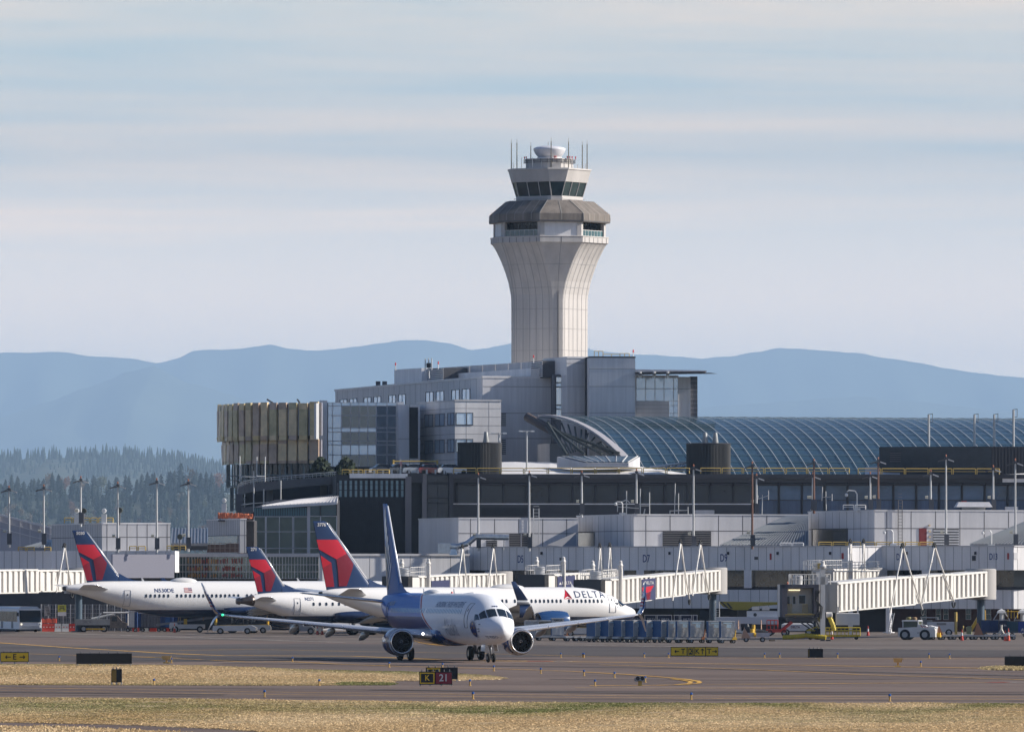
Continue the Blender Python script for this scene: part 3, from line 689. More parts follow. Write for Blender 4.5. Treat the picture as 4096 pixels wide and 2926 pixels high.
for i in range(7):
    u0,u1=1777+i*51.5,1777+(i+1)*51.5-3;backbox(u0,u1,1469-i*3.4,1466-i*3.4,8.6,C_metal2,'skylight_hood',3)
backbox(2126,2172,1446,1442,8.5,C_louv,'plant_room',6,lv=True)
for u in(1503,1529):
    fcx=Face(Lb.pt(0,0,-1.5),Lb.pt(Lb.L,0,-1.5));a=fcx.au(u);p=fcx.pt(a,zt,0)
    MB().box(p.x,p.x+.7,p.y,p.y+.8,zt,Z(1524,p.y)).build('roof_vent',C_louv,hq,world=1)
b1=block(2268,1160,2345,2172);z1_=b1['front'].zv(1427,0);walls(hq,b1,0,z1_,C_rib,name='stair_block',zs=(z1_-.9,Z(1545,1160),Z(1650,1160)),jf=50,jl=50,w=.08)
coping(hq,b1,z1_,C_metal,.2,.06)
mb=MB();b1['left'].box(mb,0,b1['left'].L,Z(1500,1162),z1_+.01,0,.04);mb.build('wall',C_metal,hq,world=1)
b2=block(2357,1155,2541,dep=16,ang=4);z2_=b2['front'].zv(1426,0);walls(hq,b2,0,z2_,C_rib,name='service_block',zs=(z2_-1.7,Z(1545,1155),Z(1650,1155)),jf=60,w=.08);coping(hq,b2,z2_,C_dark,.15,.04)
b2b=block(2343,1159,2358,dep=12,ang=4);walls(hq,b2b,0,Z(1429,1159),C_dark,name='recess_wall')
mb=MB()
for(ua,ub,va,vb)in((2377,2412,1404,1418),(2412,2480,1416,1424),(2480,2517,1413,1424)):
    for uu in(ua,(ua+ub)/2,ub):mb.tube(P(uu,1426,1160),P(uu,va,1160),.05,5)
    mb.tube(P(ua,va,1160),P(ub,va,1160),.045,5)
mb.build('roof_rail',C_yel,hq,world=1)
b3=block(2213,1163,2268,dep=6,ang=4);walls(hq,b3,0,Z(1497,1163),C_slate,name='slit_tower');f=b3['front']
for j,(va,vb)in enumerate(((1507,1528),(1530,1545),(1547,1618),(1620,1633),(1637,1664))):window(hq,f,f.au(2225),f.au(2246),Z(vb,1162),Z(va,1162),G_blue if j%2 else mat('pale_sky_glass',(.55,.62,.68),.12,metal=.7),C_dark,fw=.12)
b4=block(2541,1160,2714,dep=14,ang=4);z4=Z(1500,1160);walls(hq,b4,0,z4,C_metal,name='wing_wall');f=b4['front']
us=[2546,2583,2620,2656,2694,2711];vs4=[1511,1554,1602]
for i in range(5):
    for j in range(2):window(hq,f,f.au(us[i]),f.au(us[i+1]),Z(vs4[j+1],1160),Z(vs4[j],1160),G_blue,C_metal2,fw=.05)
for j,(va,vb)in enumerate(((1604,1620),(1622,1650),(1652,1668))):window(hq,f,f.au(2677),f.au(2711),Z(vb,1160),Z(va,1160),G_blue,C_metal2,fw=.05,nv=2)
mb=MB();f.box(mb,f.au(2543),f.au(2676),Z(1680,1160),Z(1603,1160),0,.25,0)
for v in(1618,1634,1650):f.box(mb,f.au(2543),f.au(2676),Z(v,1160)-.03,Z(v,1160)+.03,.2,.27,1)
mb.build('spandrel',[C_metal2,C_jointf],hq,world=1)
b5=block(2714,1160.5,2762,dep=13,ang=4);walls(hq,b5,0,Z(1506,1160),C_rib,name='pillar_wall',zs=(Z(1555,1160),),jf=30);b6=block(2762,1161,2790,dep=12,ang=4);walls(hq,b6,0,Z(1504,1160),C_slate,name='end_wall',zs=tuple(Z(1504+i*18,1160)for i in range(1,12)),jf=30)
mb=MB();y0=1156
mb.add([(X(2541,y0),y0-1,Z(1477,y0)),(X(2826,y0),y0-1,Z(1481.5,y0)),(X(2826,y0),y0-1,Z(1486,y0)),(X(2541,y0),y0-1,Z(1488,y0)),(X(2541,y0),y0+14,Z(1474,y0)),(X(2826,y0),y0+14,Z(1480,y0)),(X(2826,y0),y0+14,Z(1484,y0)),(X(2541,y0),y0+14,Z(1486,y0))],[(3,2,1,0),(4,5,6,7),(0,1,5,4),(1,2,6,5),(2,3,7,6),(3,0,4,7)])
fixn(mb.build('canopy_roof',C_metal,hq,world=1))
mb=MB();mb.add([P(2541,1500,y0-2),P(2640,1497,y0-2),P(2872,1494,y0-2),P(2840,1490,y0-2),P(2541,1492,y0-2),P(2541,1500,y0+12),P(2640,1497,y0+12),P(2872,1494,y0+12),P(2840,1490,y0+12),P(2541,1492,y0+12)],[(4,3,2,1,0),(5,6,7,8,9),(0,1,6,5),(1,2,7,6),(2,3,8,7),(3,4,9,8),(4,0,5,9)])
fixn(mb.build('canopy_underside',mat('brown_soffit',(.18,.15,.14),.7),hq,world=1))
for u in(2561,2617,2671):MB().tube(P(u,1512,y0-1),P(u,1487,y0-1),.22,8).build('canopy_strut',C_white,hq,world=1)
b7=block(2199,1150,2265,2150);walls(hq,b7,10,Z(1773,1150),C_metal2,name='low_annex')
# ---------------------------------------------------------------- round building with vertical fins
RD=1145.0;Rr_=22.0
cu=(800+1015/2.1656);s_=F/RD
cxr=X(800+108/2.1656,RD)+Rr_
rb_=thing('round_building','curved building of bronze glass panels and grey fins stepping in towards its base','building',(cxr,RD+Rr_,0))
cyr=RD+Rr_+2
def sector(cx,r):return[(cx+r*math.sin(R(a)),cyr-r*math.cos(R(a)))for a in range(-180,-19,4)]+[(cx-r*.36,cyr+r)]
def tier(name,v0,v1,rr_,x_left_u,n,w_f,seed,mats,th0=88,th1=18):
    cx=X(x_left_u,RD+6)+rr_;z1,z0=Z(v0,RD+8),Z(v1,RD+8)
    rg=random.Random(seed)
    mb=MB();pts=[(cx+rr_*math.sin(R(a)),cyr-rr_*math.cos(R(a)))for a in range(-180,181,6)][:-1]
    mb.prism(sector(cx,rr_-.6),z0+.3,z1-.2);mb.build(name+'_core',C_dark2,rb_,world=1)
    dth=(th0-th1)/n
    for i in range(n+16):
        a=-th0+dth*i
        if a>-20.5:break
        a2=a+dth*(1-w_f)
        def pt(an,z,rad=rr_):return Vector((cx+rad*math.sin(R(an)),cyr-rad*math.cos(R(an)),z))
        segs=[z0,z0+(z1-z0)*.12,z0+(z1-z0)*.82,z1]
        for j in range(3):
            lean=.10*rg.uniform(-1,1)
            if j==2:zz1=z1-.0+rg.uniform(-.1,.1)
            else:zz1=segs[j+1]
            p,q=pt(a,segs[j]),pt(a2,segs[j]);p1,q1=pt(a,zz1,rr_-lean),pt(a2,zz1,rr_-lean)
            m_=mats[rg.randrange(len(mats))]
            MB().add([p,q,q1,p1,pt(a,segs[j],rr_-.4),pt(a2,segs[j],rr_-.4),pt(a2,zz1,rr_-.4),pt(a,zz1,rr_-.4)],[(0,1,2,3),(3,2,6,7),(0,3,7,4),(1,5,6,2),(0,4,5,1)]).build('glass_panel',m_,rb_,world=1)
        b_,c_=pt(a2+.1,z0+.6,rr_-.45),pt(a+dth-.1,z0+.6,rr_-.45)
        mb=MB();mb.add([b_,c_,c_+Vector((0,0,z1-z0-.65)),b_+Vector((0,0,z1-z0-.65)),pt(a2+.1,z0+.6,rr_-.7),pt(a+dth-.1,z0+.6,rr_-.7),pt(a+dth-.1,z1-.05,rr_-.7),pt(a2+.1,z1-.05,rr_-.7)],[(0,1,2,3),(3,2,6,7),(0,3,7,4),(1,5,6,2),(0,4,5,1)]);mb.build('fin',C_fin,rb_,world=1)
tier('upper_tier',1611,1760,22.0,850,15,.26,1,G_bronze,88,22)
tier('middle_tier',1757,1853,20.8,869,14,.20,2,[G_bronze[1],G_bronze[3],G_bronze[3],G_bronze[2]],88,22)
def mesh_tier(v0,v1,rr_,xl,m,n=26):
    cx=X(xl,RD+6)+rr_;z1,z0=Z(v0,RD+8),Z(v1,RD+8);mb=MB();mb.prism(sector(cx,rr_-.9),z0,z1);mb.build('recessed_wall',G_dark,rb_,world=1)
    mb=MB()
    for i in range(n):
        a=R(-95+i*2.9);x,y=cx+rr_*math.sin(a),cyr-rr_*math.cos(a)
        if i%4!=3:mb.tube((x,y,z0),(x,y,z1),.16,4)
    for z in(z0+.2,z0+1.0,(z0+z1)/2):mb.path([(cx+rr_*math.sin(R(a)),cyr-rr_*math.cos(R(a)),z)for a in range(-95,-20,5)],.09,4)
    mb.build('screen',m,rb_,world=1)
M_scr=mat('green_grey_screen',(.20,.24,.24),.6,var=.2,vs=.5)
mesh_tier(1853,1945,20.0,891,M_scr);mesh_tier(1945,2040,18.8,906,M_scr)
for(u,v,du)in((1095,1605,-35),(1200,1604,-14)):MB().tube(P(u,v+8,RD+8),P(u+du*.8,v-9,RD+8),.12,5).build('roof_mast',C_dark,rb_,world=1)
mb=MB();mb.rb(P(1265,1755,RD+1.5),(.38,.3,0),(-.3,.3,0),(0,0,(1755-1611)/s_));mb.build('end_panel',C_white,rb_,world=1)
# ---------------------------------------------------------------- glass vault over the road
gv=thing('glass_canopy','long curved blue glass canopy roof with white diagonal ribs','canopy',(X(2300,1130),1130,0))
VA=R(15);vt=Vector((math.cos(VA),math.sin(VA),0));vn=Vector((math.sin(VA),-math.cos(VA),0))
V0=Vector((X(2165,1150),1150,0));zr=Z(1667,1150);DP,HT,TH=53.0,37.0,.75
def vp(s,q,off=0.):
    th=q*TH;return V0+vt*s+vn*((DP+off)*math.sin(th))+Vector((0,0,zr-(HT)*(1-math.cos(th))+off))
def smin(q):return 4.9*q-.3
SM=95;nq=16;mb=MB();NS=60
Vt=[vp(smin(j/nq)+(SM-smin(j/nq))*i/NS,j/nq)for i in range(NS+1)for j in range(nq+1)]
mb.add(Vt,[(i*(nq+1)+j,i*(nq+1)+j+1,(i+1)*(nq+1)+j+1,(i+1)*(nq+1)+j)for i in range(NS)for j in range(nq)])
o=fixn(mb.build('glass_roof',G_canopy,gv,world=1));
if o.data.polygons[10].normal.z<0:o.data.flip_normals()
sm=o.modifiers.new('Solidify','SOLIDIFY');sm.thickness=.12;sm.offset=-1
s=2.2;ribs=0
while s<SM and ribs<60:
    pts=[vp(s,j/nq,.14)for j in range(nq+1)if s>smin(j/nq)+.4]
    if len(pts)>2:MB().path(pts,.04,4).build('rib',mat('rib_grey_white',(.62,.62,.62),.5),gv,world=1)
    s+=1.8;ribs+=1
mb=MB()
for j in range(1,nq+1):q=j/nq;mb.tube(vp(smin(q)+1,q,.1),vp(SM,q,.1),.035,4)
mb.build('glazing_bars',mat('bar_grey',(.12,.19,.22),.5),gv,world=1)
mb=MB()
for j in range(nq):a,b=vp(smin(j/nq)-.2,j/nq,.35),vp(smin((j+1)/nq)-.2,(j+1)/nq,.35);c,d=a+vt*(.5+.7*j/nq),b+vt*(.5+.7*(j+1)/nq);mb.add([a,b,d,c,a-Vector((0,0,.3)),b-Vector((0,0,.3)),d-Vector((0,0,.3)),c-Vector((0,0,.3))],[(0,1,2,3),(4,7,6,5),(0,4,5,1),(3,2,6,7)])
fixn(mb.build('edge_fascia',mat('fascia_white',(.52,.50,.52),.6,var=.08,vs=.6),gv,world=1))
mb=MB();p0=vp(-.8,0,.2);mb.tube(p0+Vector((-1.2,-.5,-.2)),vp(3.2,.16,-.3)+Vector((-2.6,0,-1.8)),.65,10)
mb.build('edge_beam',mat('brown_beam',(.13,.10,.09),.6),gv,world=1)
mb=MB();hub=P(2265,1815,1124)
for j in range(0,nq,1):
    a=vp(smin(j/nq)+.3,j/nq,-.6);mb.tube(a,hub+Vector((j*.32,0,.1*j)),.13,5)
for j in range(4):mb.tube(P(2190+j*6,1690+j*9,1128),P(2268+j*70,1818-j*2,1122),.2,6)
mb.build('truss',mat('dark_truss',(.05,.06,.06),.6),gv,world=1)
# ---------------------------------------------------------------- dark terminal hall
hl=thing('terminal_hall','long low dark terminal hall with a strip of large windows under a flat dark roof','building',(X(2900,1100),1100,0))
bH=block(1810,1098,4190,dep=42,ang=4);fH=bH['front'];HD=1100
zr_=Z(1895,1098)
mb=MB();mb.prism(bH['poly'],0,zr_-.1);mb.build('wall',C_dark,hl,world=1)
mb=MB();fH.box(mb,-.6,fH.L,zr_-.55,zr_,-2,1.6);fH.box(mb,-.3,fH.L,zr_-1.15,zr_-.55,-1,1.0);mb.build('roof_fascia',C_dark,hl,world=1)
def zz(v,a):return fH.zv(v,a)
n=25;a=fH.au(1829);k=0
while a<fH.L-1:
    a1=a+3.1;zt_,zb_=zz(1915,a)-.0,zz(2009,a)
    right=a>fH.au(3010)
    window(hl,fH,a+.16,a1-.16,(zz(1998,a)if right else zb_),zt_-.9,G_hall if not right else mat('hall_blue_glass',(.05,.10,.18),.08,var=.6,vs=.12,spec=.6,streak=2),C_dark2,fw=.1,p=.04)
    mb=MB();fH.box(mb,a+.1,a1-.1,zt_-.8,zt_-.62,.1,1.1);fH.box(mb,a+.02,a+.12,zt_-.9,zt_-.2,.1,1.0);mb.build('sunshade',C_dark,hl,world=1)
    mb=MB();fH.box(mb,a-.13,a+.13,zz(2060,a)if right else zb_-.1,zt_,0,.35);mb.build('pier',C_dark2,hl,world=1)
    if right:window(hl,fH,a+.16,a1-.16,zz(2060,a),zz(2000,a),mat('blue_ribbed_glass',(.05,.085,.16),.25,var=.4,vs=.8,streak=.05),C_dark2,fw=.05,p=.03,nm='lower_window')
    a=a1;k+=1
mb=MB();fH.box(mb,0,fH.au(3010),zz(2016,0),zz(2012,0),.0,.12);fH.box(mb,0,fH.L,zz(2190,0),zz(2185,0),0,.1);mb.build('sill_band',C_metal,hl,world=1)
louvre(hl,fH,fH.au(1925),fH.au(2110),zz(2060,0),zz(2030,0),C_dark2)
tt=thing('membrane_roof','bright white membrane roof with glazed skylight behind the dark hall parapet','roof',(X(2300,1108),1108,0))
def roofpoly(pts,d0,d1,zlow,m,nm='roof_surface',root=tt):
    mb=MB();A=[Vector((X(u,d0),d0,Z(zlow,d0)))for u,v in pts];B=[P(u,v,d1)for u,v in pts];V=A+B;n=len(pts)
    V+=[q-Vector((0,0,1.0))for q in A]+[Vector((q.x,q.y,A[0].z-1.0))for q in B]
    fs=[(i,i+1,n+i+1,n+i)for i in range(n-1)]+[(2*n+i,2*n+i+1,i+1,i)for i in range(n-1)]+[(n+i,n+i+1,3*n+i+1,3*n+i)for i in range(n-1)]+[(0,n,3*n,2*n),(n-1,2*n-1+n*0,4*n-1,3*n-1)]
    mb.add(V,fs);return fixn(mb.build(nm,m,root,world=1))
roofpoly([(2006,1847),(2060,1846),(2200,1848),(2350,1862),(2560,1858),(2640,1872),(2770,1893)],1106,1124,1896,C_whroof)
mb=MB()
sk_=[(2228,1826,1116),(2346,1851,1108),(2514,1851,1108),(2560,1826,1116)]
zz0=Z(1866,1108)
V=[]
base=[(X(u,d),d)for u,v,d in sk_]
mb.prism(base,zz0,0,zt=[Z(1826,1116),Z(1851,1108),Z(1851,1108),Z(1826,1116)])
sb=mb.build('skylight',C_metal2,tt,world=1)
mb=MB();mb.add([(X(2250,1116),1115.8,Z(1823,1116)),(X(2348,1108),1108.3,Z(1847,1108)),(X(2512,1108),1108.3,Z(1847,1108)),(X(2552,1116),1115.8,Z(1823,1116))],[(0,1,2,3)])
g=mb.build('glazing',mat('skylight_glass',(.12,.19,.26),.15,metal=.4),tt,world=1)
mb=MB()
for i in range(8):
    t=i/7;mb.tube(Vector((X(2250,1116),1115.8,Z(1822,1116))).lerp(Vector((X(2552,1116),1115.8,Z(1822,1116))),t),Vector((X(2348,1108),1108.2,Z(1846,1108))).lerp(Vector((X(2512,1108),1108.2,Z(1846,1108))),t),.06,4)
mb.build('glazing_bar',C_white,tt,world=1)
mb=MB();mb.add([P(2625,1868,1112),P(2738,1882,1108),P(2746,1850,1112),P(2700,1852,1114)],[(0,1,2,3)]);mb.build('corner_glazing',G_teal,tt,world=1)
mb=MB()
for i in range(4):mb.tube(P(2625+i*30,1866+i*3,1110),P(2655+i*27,1862-i*4,1112),.1,4)
mb.tube(P(2600,1868,1110),P(2746,1849,1111),.16,5);mb.build('glazing_frame',C_white,tt,world=1)
roofpoly([(3460,1868),(3520,1862),(3600,1872)],1104,1110,1897,C_whroof,'roof_slab')
roofpoly([(3790,1884),(3900,1879),(3960,1893)],1104,1108,1897,mat('beige_roof',(.55,.45,.35),.8),'roof_slab')
roofpoly([(4010,1898),(4060,1870),(4120,1840),(4190,1830)],1102,1110,1898,C_metal,'roof_slab')
def drum(label,u0,u1,v0,v1,d,cones):
    r=(u1-u0)/2/F*d;c=(X((u0+u1)/2,d),d+r,0)
    o=thing('ventilation_drum',label,'roof drum',(c[0],c[1],Z(v1,d)),0,'black ribbed drums on the hall roof')
    h=(v1-v0)/F*d+.6;mb=MB();n=180;V=[]
    for j,z in enumerate((-.6,h-.6+.0)):
        for i in range(n):a=2*math.pi*i/n;q=r-(.07 if i%2 else 0);V.append((q*math.cos(a),q*math.sin(a),z))
    mb.add(V,[(i,(i+1)%n,n+(i+1)%n,n+i)for i in range(n)]+[tuple(range(n,2*n))]);mb.build('drum_wall',mat('black_ribbed',(.022,.022,.024),.6),o)
    MB().lathe([(h-.62,r+.02),(h-.5,r+.05),(h-.44,r-.1),(h-.44,.01)],48).build('drum_rim',C_dark,o)
    for cu_ in cones:MB().lathe([(h-.5,.42),(h-.3,.42),(h+.3,.33),(h+.95,.26),(h+1.0,.2)],16,o=((X(cu_,d)-c[0]),-r*.3,0)).build('exhaust_cone',mat('stone_grey_cone',(.33,.34,.33),.5),o,smooth=1)
drum('black ribbed drum on the hall roof below the grey office building, with one cone',1829,2007,1772,1880,1106,[1944])
drum('black ribbed drum in front of the blue glass canopy, with two cones',2747,2925,1775,1885,1106,[2822,2863])
bP=block(3517,1106,3966,dep=30,ang=-14)
pb=bld('plant_building','dark grey windowless plant block with a louvre rising over the hall roof at the right','building',bP)
C_pl=mat('dark_stucco',(.055,.062,.07),.9,var=.15,vs=1.2,bump=.2)
mb=MB();f=bP['front'];mb.prism(bP['poly'],Z(1898,1106),f.zv(1786,0));mb.build('wall',C_pl,pb,world=1)
louvre(pb,f,f.au(3560),f.au(3603),f.zv(1846,3),f.zv(1804,3),C_louv)
Bc=f.pt(f.L,0);bP2=Face(Bc,Bc+Vector((14,2.0,0)))
mb=MB();bP2.box(mb,.02,14,Z(1898,1106),f.zv(1786,0)-.02,-10,.0)
for i in range(30):bP2.box(mb,i*.45+.1,i*.45+.3,Z(1898,1106),f.zv(1786,0)-.05,0,.06,1)
mb.build('ribbed_wall',[C_dark2,C_dark],pb,world=1)
def rail(label,pts,m,d,seg=90,h_v=27,group='yellow railings along the roof edges',nm='roof_railing'):
    p0=P(pts[0][0],pts[0][1],d);o=thing(nm,label,'railing',tuple(p0),0,group)
    for(u0,v0),(u1,v1)in zip(pts,pts[1:]):
        n=max(1,round((u1-u0)/seg));
        for i in range(n):
            a,b=u0+(u1-u0)*i/n+3,u0+(u1-u0)*(i+1)/n-3;va,vb=v0+(v1-v0)*i/n,v0+(v1-v0)*(i+1)/n;mb=MB()
            for(uu,vv)in((a,va),(b,vb)):mb.tube(P(uu,vv,d),P(uu,vv-h_v,d),.065,6)
            mb.tube(P(a,va-h_v,d),P(b,vb-h_v,d),.06,6);mb.tube(P(a,va-h_v*.5,d),P(b,vb-h_v*.5,d),.04,6);mb.build('rail_panel',m,o,world=1)
    return o
rail('yellow railing panels along the hall roof between the two black drums',[(1812,1894),(2760,1893)],C_yel,1099.5,92,22)
rail('yellow railing panels along the hall roof right of the right drum',[(2800,1893),(3400,1894)],C_yel,1099.5,92,22)
rail('yellow railing panels along the hall roof below the dark plant block',[(3430,1895),(4000,1896)],C_yel,1099.5,92,22)
# ---------------------------------------------------------------- ribbed black hall wing at the left of the dark hall
bW=block(1345,1092,1645,dep=40,ang=3)
bw=bld('ribbed_hall','tall black ribbed hall with a double row of small square windows near its top','building',bW);f=bW['front']
zw=Z(1898,1092);mb=MB();mb.prism(bW['poly'],0,zw)
for i in range(34):f.box(mb,f.au(1350+i*8.2),f.au(1354+i*8.2),2,Z(1995,1092),0,.10,0)
mb.build('wall',[C_dark2],bw,world=1)
mb=MB();f.box(mb,f.au(1398),f.au(1630),Z(1911,1092),Z(1893,1092),-1,.5);mb.build('parapet',C_metal,bw,world=1)
for i in range(13):
    u0=1357+i*20.6
    for(va,vb)in((1921,1936),(1938,1958),(1961,1986)):window(bw,f,f.au(u0),f.au(u0+10),Z(vb,1092),Z(va,1092),mat('pale_teal_window',(.17,.26,.30),.25,metal=.3,var=.2,vs=.5),C_dark2,fw=.06,p=.02)
mb=MB();f.box(mb,f.au(1350),f.au(1353),Z(2100,1092),Z(1930,1092),0,.15)
f.box(mb,f.au(1620),f.au(1645),0,zw-.2,0,.5);mb.build('pier',mat('dark_pier',(.19,.18,.19),.7),bw,world=1)
bV=block(1645,1094,1812,dep=30,ang=3);bv=bld('entrance_bay','dark bay of tall glass between heavy piers left of the dark hall','building',bV);f=bV['front']
mb=MB();mb.prism(bV['poly'],0,zr_-.02);mb.build('wall',C_dark2,bv,world=1)
mb=MB();f.box(mb,f.au(1688),f.au(1706),0,zr_,0,.8);mb.build('pier',mat('dark_pier',(.1,)*3),bv,world=1)
mb=MB();f.box(mb,f.au(1795),f.au(1812),0,zr_,0,.8);mb.build('pier',C_dark,bv,world=1)
mb=MB();f.box(mb,f.au(1630),f.au(1690),zr_-1.2,zr_+.05,0,1.0);mb.build('fascia',C_dark,bv,world=1)
vv=[1902,1930,1936,1992,2012,2110,2165]
for i in range(5):window(bv,f,f.au(1710),f.au(1792),Z(vv[i+1],1094)+.05,Z(vv[i],1094),G_hall,C_dark2,nv=2,fw=.1)
dk=thing('parking_deck','low parking deck behind the ribbed hall with a white edge of parapet posts','parking deck',(X(1600,1112),1112,0))
mb=MB();mb.prism([(X(1345,1104),1104),(X(1830,1104),1104),(X(1830,1135),1135),(X(1345,1135),1135)],Z(1960,1104),Z(1893,1104)-.3);mb.build('slab',C_conc_d,dk,world=1)
for u in list(range(1412,1440,22))+list(range(1462,1840,35)):
    p=P(u,1893,1104.5);MB().box(p.x-.12,p.x+.12,p.y,p.y+.2,p.z-.3,p.z+.55).build('post',C_lgrey,dk,world=1)
rail('yellow railing on the corner of the ribbed hall roof beside the parking deck',[(1366,1898),(1400,1898),(1560,1898)],C_yel,1093,55,20)
hb=thing('height_bar','yellow height limit bar on two posts over the roof parking cars','height bar',tuple(P(1573,1880,1110)))
mb=MB();a,b=P(1573,1868,1110),P(1573,1839,1110);c,e=P(1749,1864,1110),P(1749,1839,1110);mb.tube(a,b,.14,8).tube(c,e,.14,8);mb.build('post',C_yel,hb,world=1);MB().tube(P(1573,1844,1109.8),P(1749,1844,1109.8),.09,8).build('bar',C_yel,hb,world=1)
def car_proto(label,paint):
    o=thing('parked_car',label,'car');L_,W_,=4.5,1.8
    body=[(-2.25,.35),(-2.2,.75),(-2.05,.95),(-1.2,1.0),(1.1,.92),(2.0,.78),(2.22,.6),(2.25,.32),(1.8,.25),(-1.9,.25)]
    mb=MB();mb.yprism(body,-.88,.88);mb.build('body',paint,o)
    cab=[(-1.75,.97),(-1.25,1.38),(-.6,1.46),(.25,1.42),(1.0,.93)]
    mb=MB();V=[];n=len(cab)
    for y,s in((-.82,1),(.82,1)):V+=[(x,y*(1 if z<1 else .80),z)for x,z in cab]
    mb.add(V,[tuple(range(n)),tuple(range(n,2*n))[::-1]]+[(i,n+i,n+(i+1)%n,(i+1)%n)for i in range(n)]);mb.build('windows',G_dark,o)
    MB().box(-1.15,.2,-.64,.64,1.42,1.49).build('roof',paint,o)
    for x in(-1.4,1.4):
        for y in(-.82,.82):MB().lathe([(-.1,0.01),(-.1,.32),(.1,.32),(.1,0.01)],14,'Y',(x,y,.33)).build('wheel',C_black,o)
    return o
pw=[mat('car_white',(.78,.78,.78),.25,coat=1),mat('car_silver',(.45,.47,.5),.3,metal=.6,coat=1),mat('car_navy',(.02,.03,.06),.25,coat=1),mat('car_red',(.35,.02,.02),.25,coat=1),mat('car_grey',(.12,.13,.14),.25,coat=1)]
cpos=[(1545,2,'dark blue car leftmost on the roof parking deck'),(1580,0,'first white car from the left on the roof parking deck'),(1612,4,'dark grey car behind the post beside the first white car'),(1636,0,'second white car from the left on the roof parking deck'),(1668,1,'silver car in the middle of the roof parking row'),(1702,0,'white car left of the red car on the roof deck'),(1730,3,'dark red car on the roof parking deck'),(1765,2,'dark car right of the red car under the height bar post'),(1808,0,'white tall car beside the left black drum')]
zc=Z(1893,1108)-.3
for i,(u,ci,lb)in enumerate(cpos):
    o=car_proto(lb,pw[ci]);o.location=(X(u,1107+i%2),1107+i%2*1.5,zc+.12);o.rotation_euler.z=R(200 if i%2 else 15);o['group']='cars on the roof parking deck'
sn=thing('deck_sign','red and white notice on a post below the height bar','sign',tuple(P(1603,1890,1106)));MB().tube(P(1603,1885,1106),P(1603,1832,1106),.04,5).build('post',C_lgrey,sn,world=1)
a=P(1599,1863,1105.9);MB().box(a.x,a.x+.32,a.y-.05,a.y,a.z,a.z+.65).build('board',mat('sign_pink',(.65,.35,.33)),sn,world=1)
# ---------------------------------------------------------------- curved elevated ramp at the left
rm=thing('elevated_ramp','curved concrete elevated roadway with railing sweeping in front of the round building','ramp',(X(1000,1120),1120,0))
def rampline(pts,d0):
    return[P(u,v,d0+dd)for(u,v,dd)in pts]
top=[(949,1965,16),(955,1950,12),(975,1940,8),(1015,1932,4),(1100,1923,1),(1200,1914,0),(1300,1906,0),(1345,1902,0)]
mb=MB();T_=rampline(top,1112);V=[]
for p in T_:V+=[p,p+Vector((0,9,0)),p+Vector((0,9,-.9)),p+Vector((0,.5,-1.15)),p+Vector((0,0,-1.1))]
mb.add(V,[(i*5+j,i*5+(j+1)%5,(i+1)*5+(j+1)%5,(i+1)*5+j)for i in range(len(T_)-1)for j in range(5)]+[(0,1,2,3,4)]);fixn(mb.build('deck',C_conc_d,rm,world=1))
mb=MB();mb.path([p+Vector((0,0,.55))for p in T_],.06,5);mb.path([p+Vector((0,0,.28))for p in T_],.04,5)
for i in range(len(T_)-1):
    for k in range(6):q=T_[i].lerp(T_[i+1],k/6);mb.tube(q,q+Vector((0,0,.55)),.035,4)
mb.build('railing',C_lgrey,rm,world=1)
for u,v in((958,1960),(1078,1928),(1293,1912)):
    a=P(u,v,1116);MB().box(a.x-.45,a.x+.45,a.y,a.y+1,0,a.z-.5).build('column',C_conc_d,rm,world=1)
mb=MB();mb.box(X(975,1122),X(1345,1122),1128,1131,0,Z(1940,1122));mb.build('back_wall',C_dark2,rm,world=1)
mb=MB();b=[P(965,2030,1112),P(1010,2024,1110),P(1100,2018,1110),P(1200,2006,1110),P(1345,1990,1110)];
for p,q in zip(b,b[1:]):mb.rb(p,q-p,(0,6,0),(0,0,-.8))
mb.build('lower_deck',C_conc_d,rm,world=1)
MB().path([p+Vector((0,0,.4))for p in b],.06,5).build('lower_railing',C_lgrey,rm,world=1)
def bush(u,v,d,r,h,label):
    o=thing('conifer_bush',label,'tree',tuple(P(u,v,d)));rr=random.Random(u);mb=MB()
    for i in range(420):
        z=rr.random();q=r*(1-z)**.6*rr.uniform(.3,1);a=rr.uniform(0,6.28);c=Vector((q*math.cos(a),q*math.sin(a),z*h));s=rr.uniform(.15,.4)
        ax=Vector((rr.uniform(-1,1),rr.uniform(-1,1),rr.uniform(-1,1))).normalized();bx=ax.orthogonal().normalized();mb.add([c-ax*s,c+bx*s,c+ax*s,c-bx*s],[(0,1,2,3)])
    mb.build('crown',mat('bush_green',(.02,.035,.015),.9,var=.4,vs=.8),o);MB().tube((0,0,-3),(0,0,h*.5),.15,6).build('trunk',M_trunk,o)
bush(1385,1895,1128,2.0,2.2,'dark round evergreen in front of the glazed office block')
bush(1283,1905,1130,2.2,2.6,'dark evergreen between the round building and the ramp')
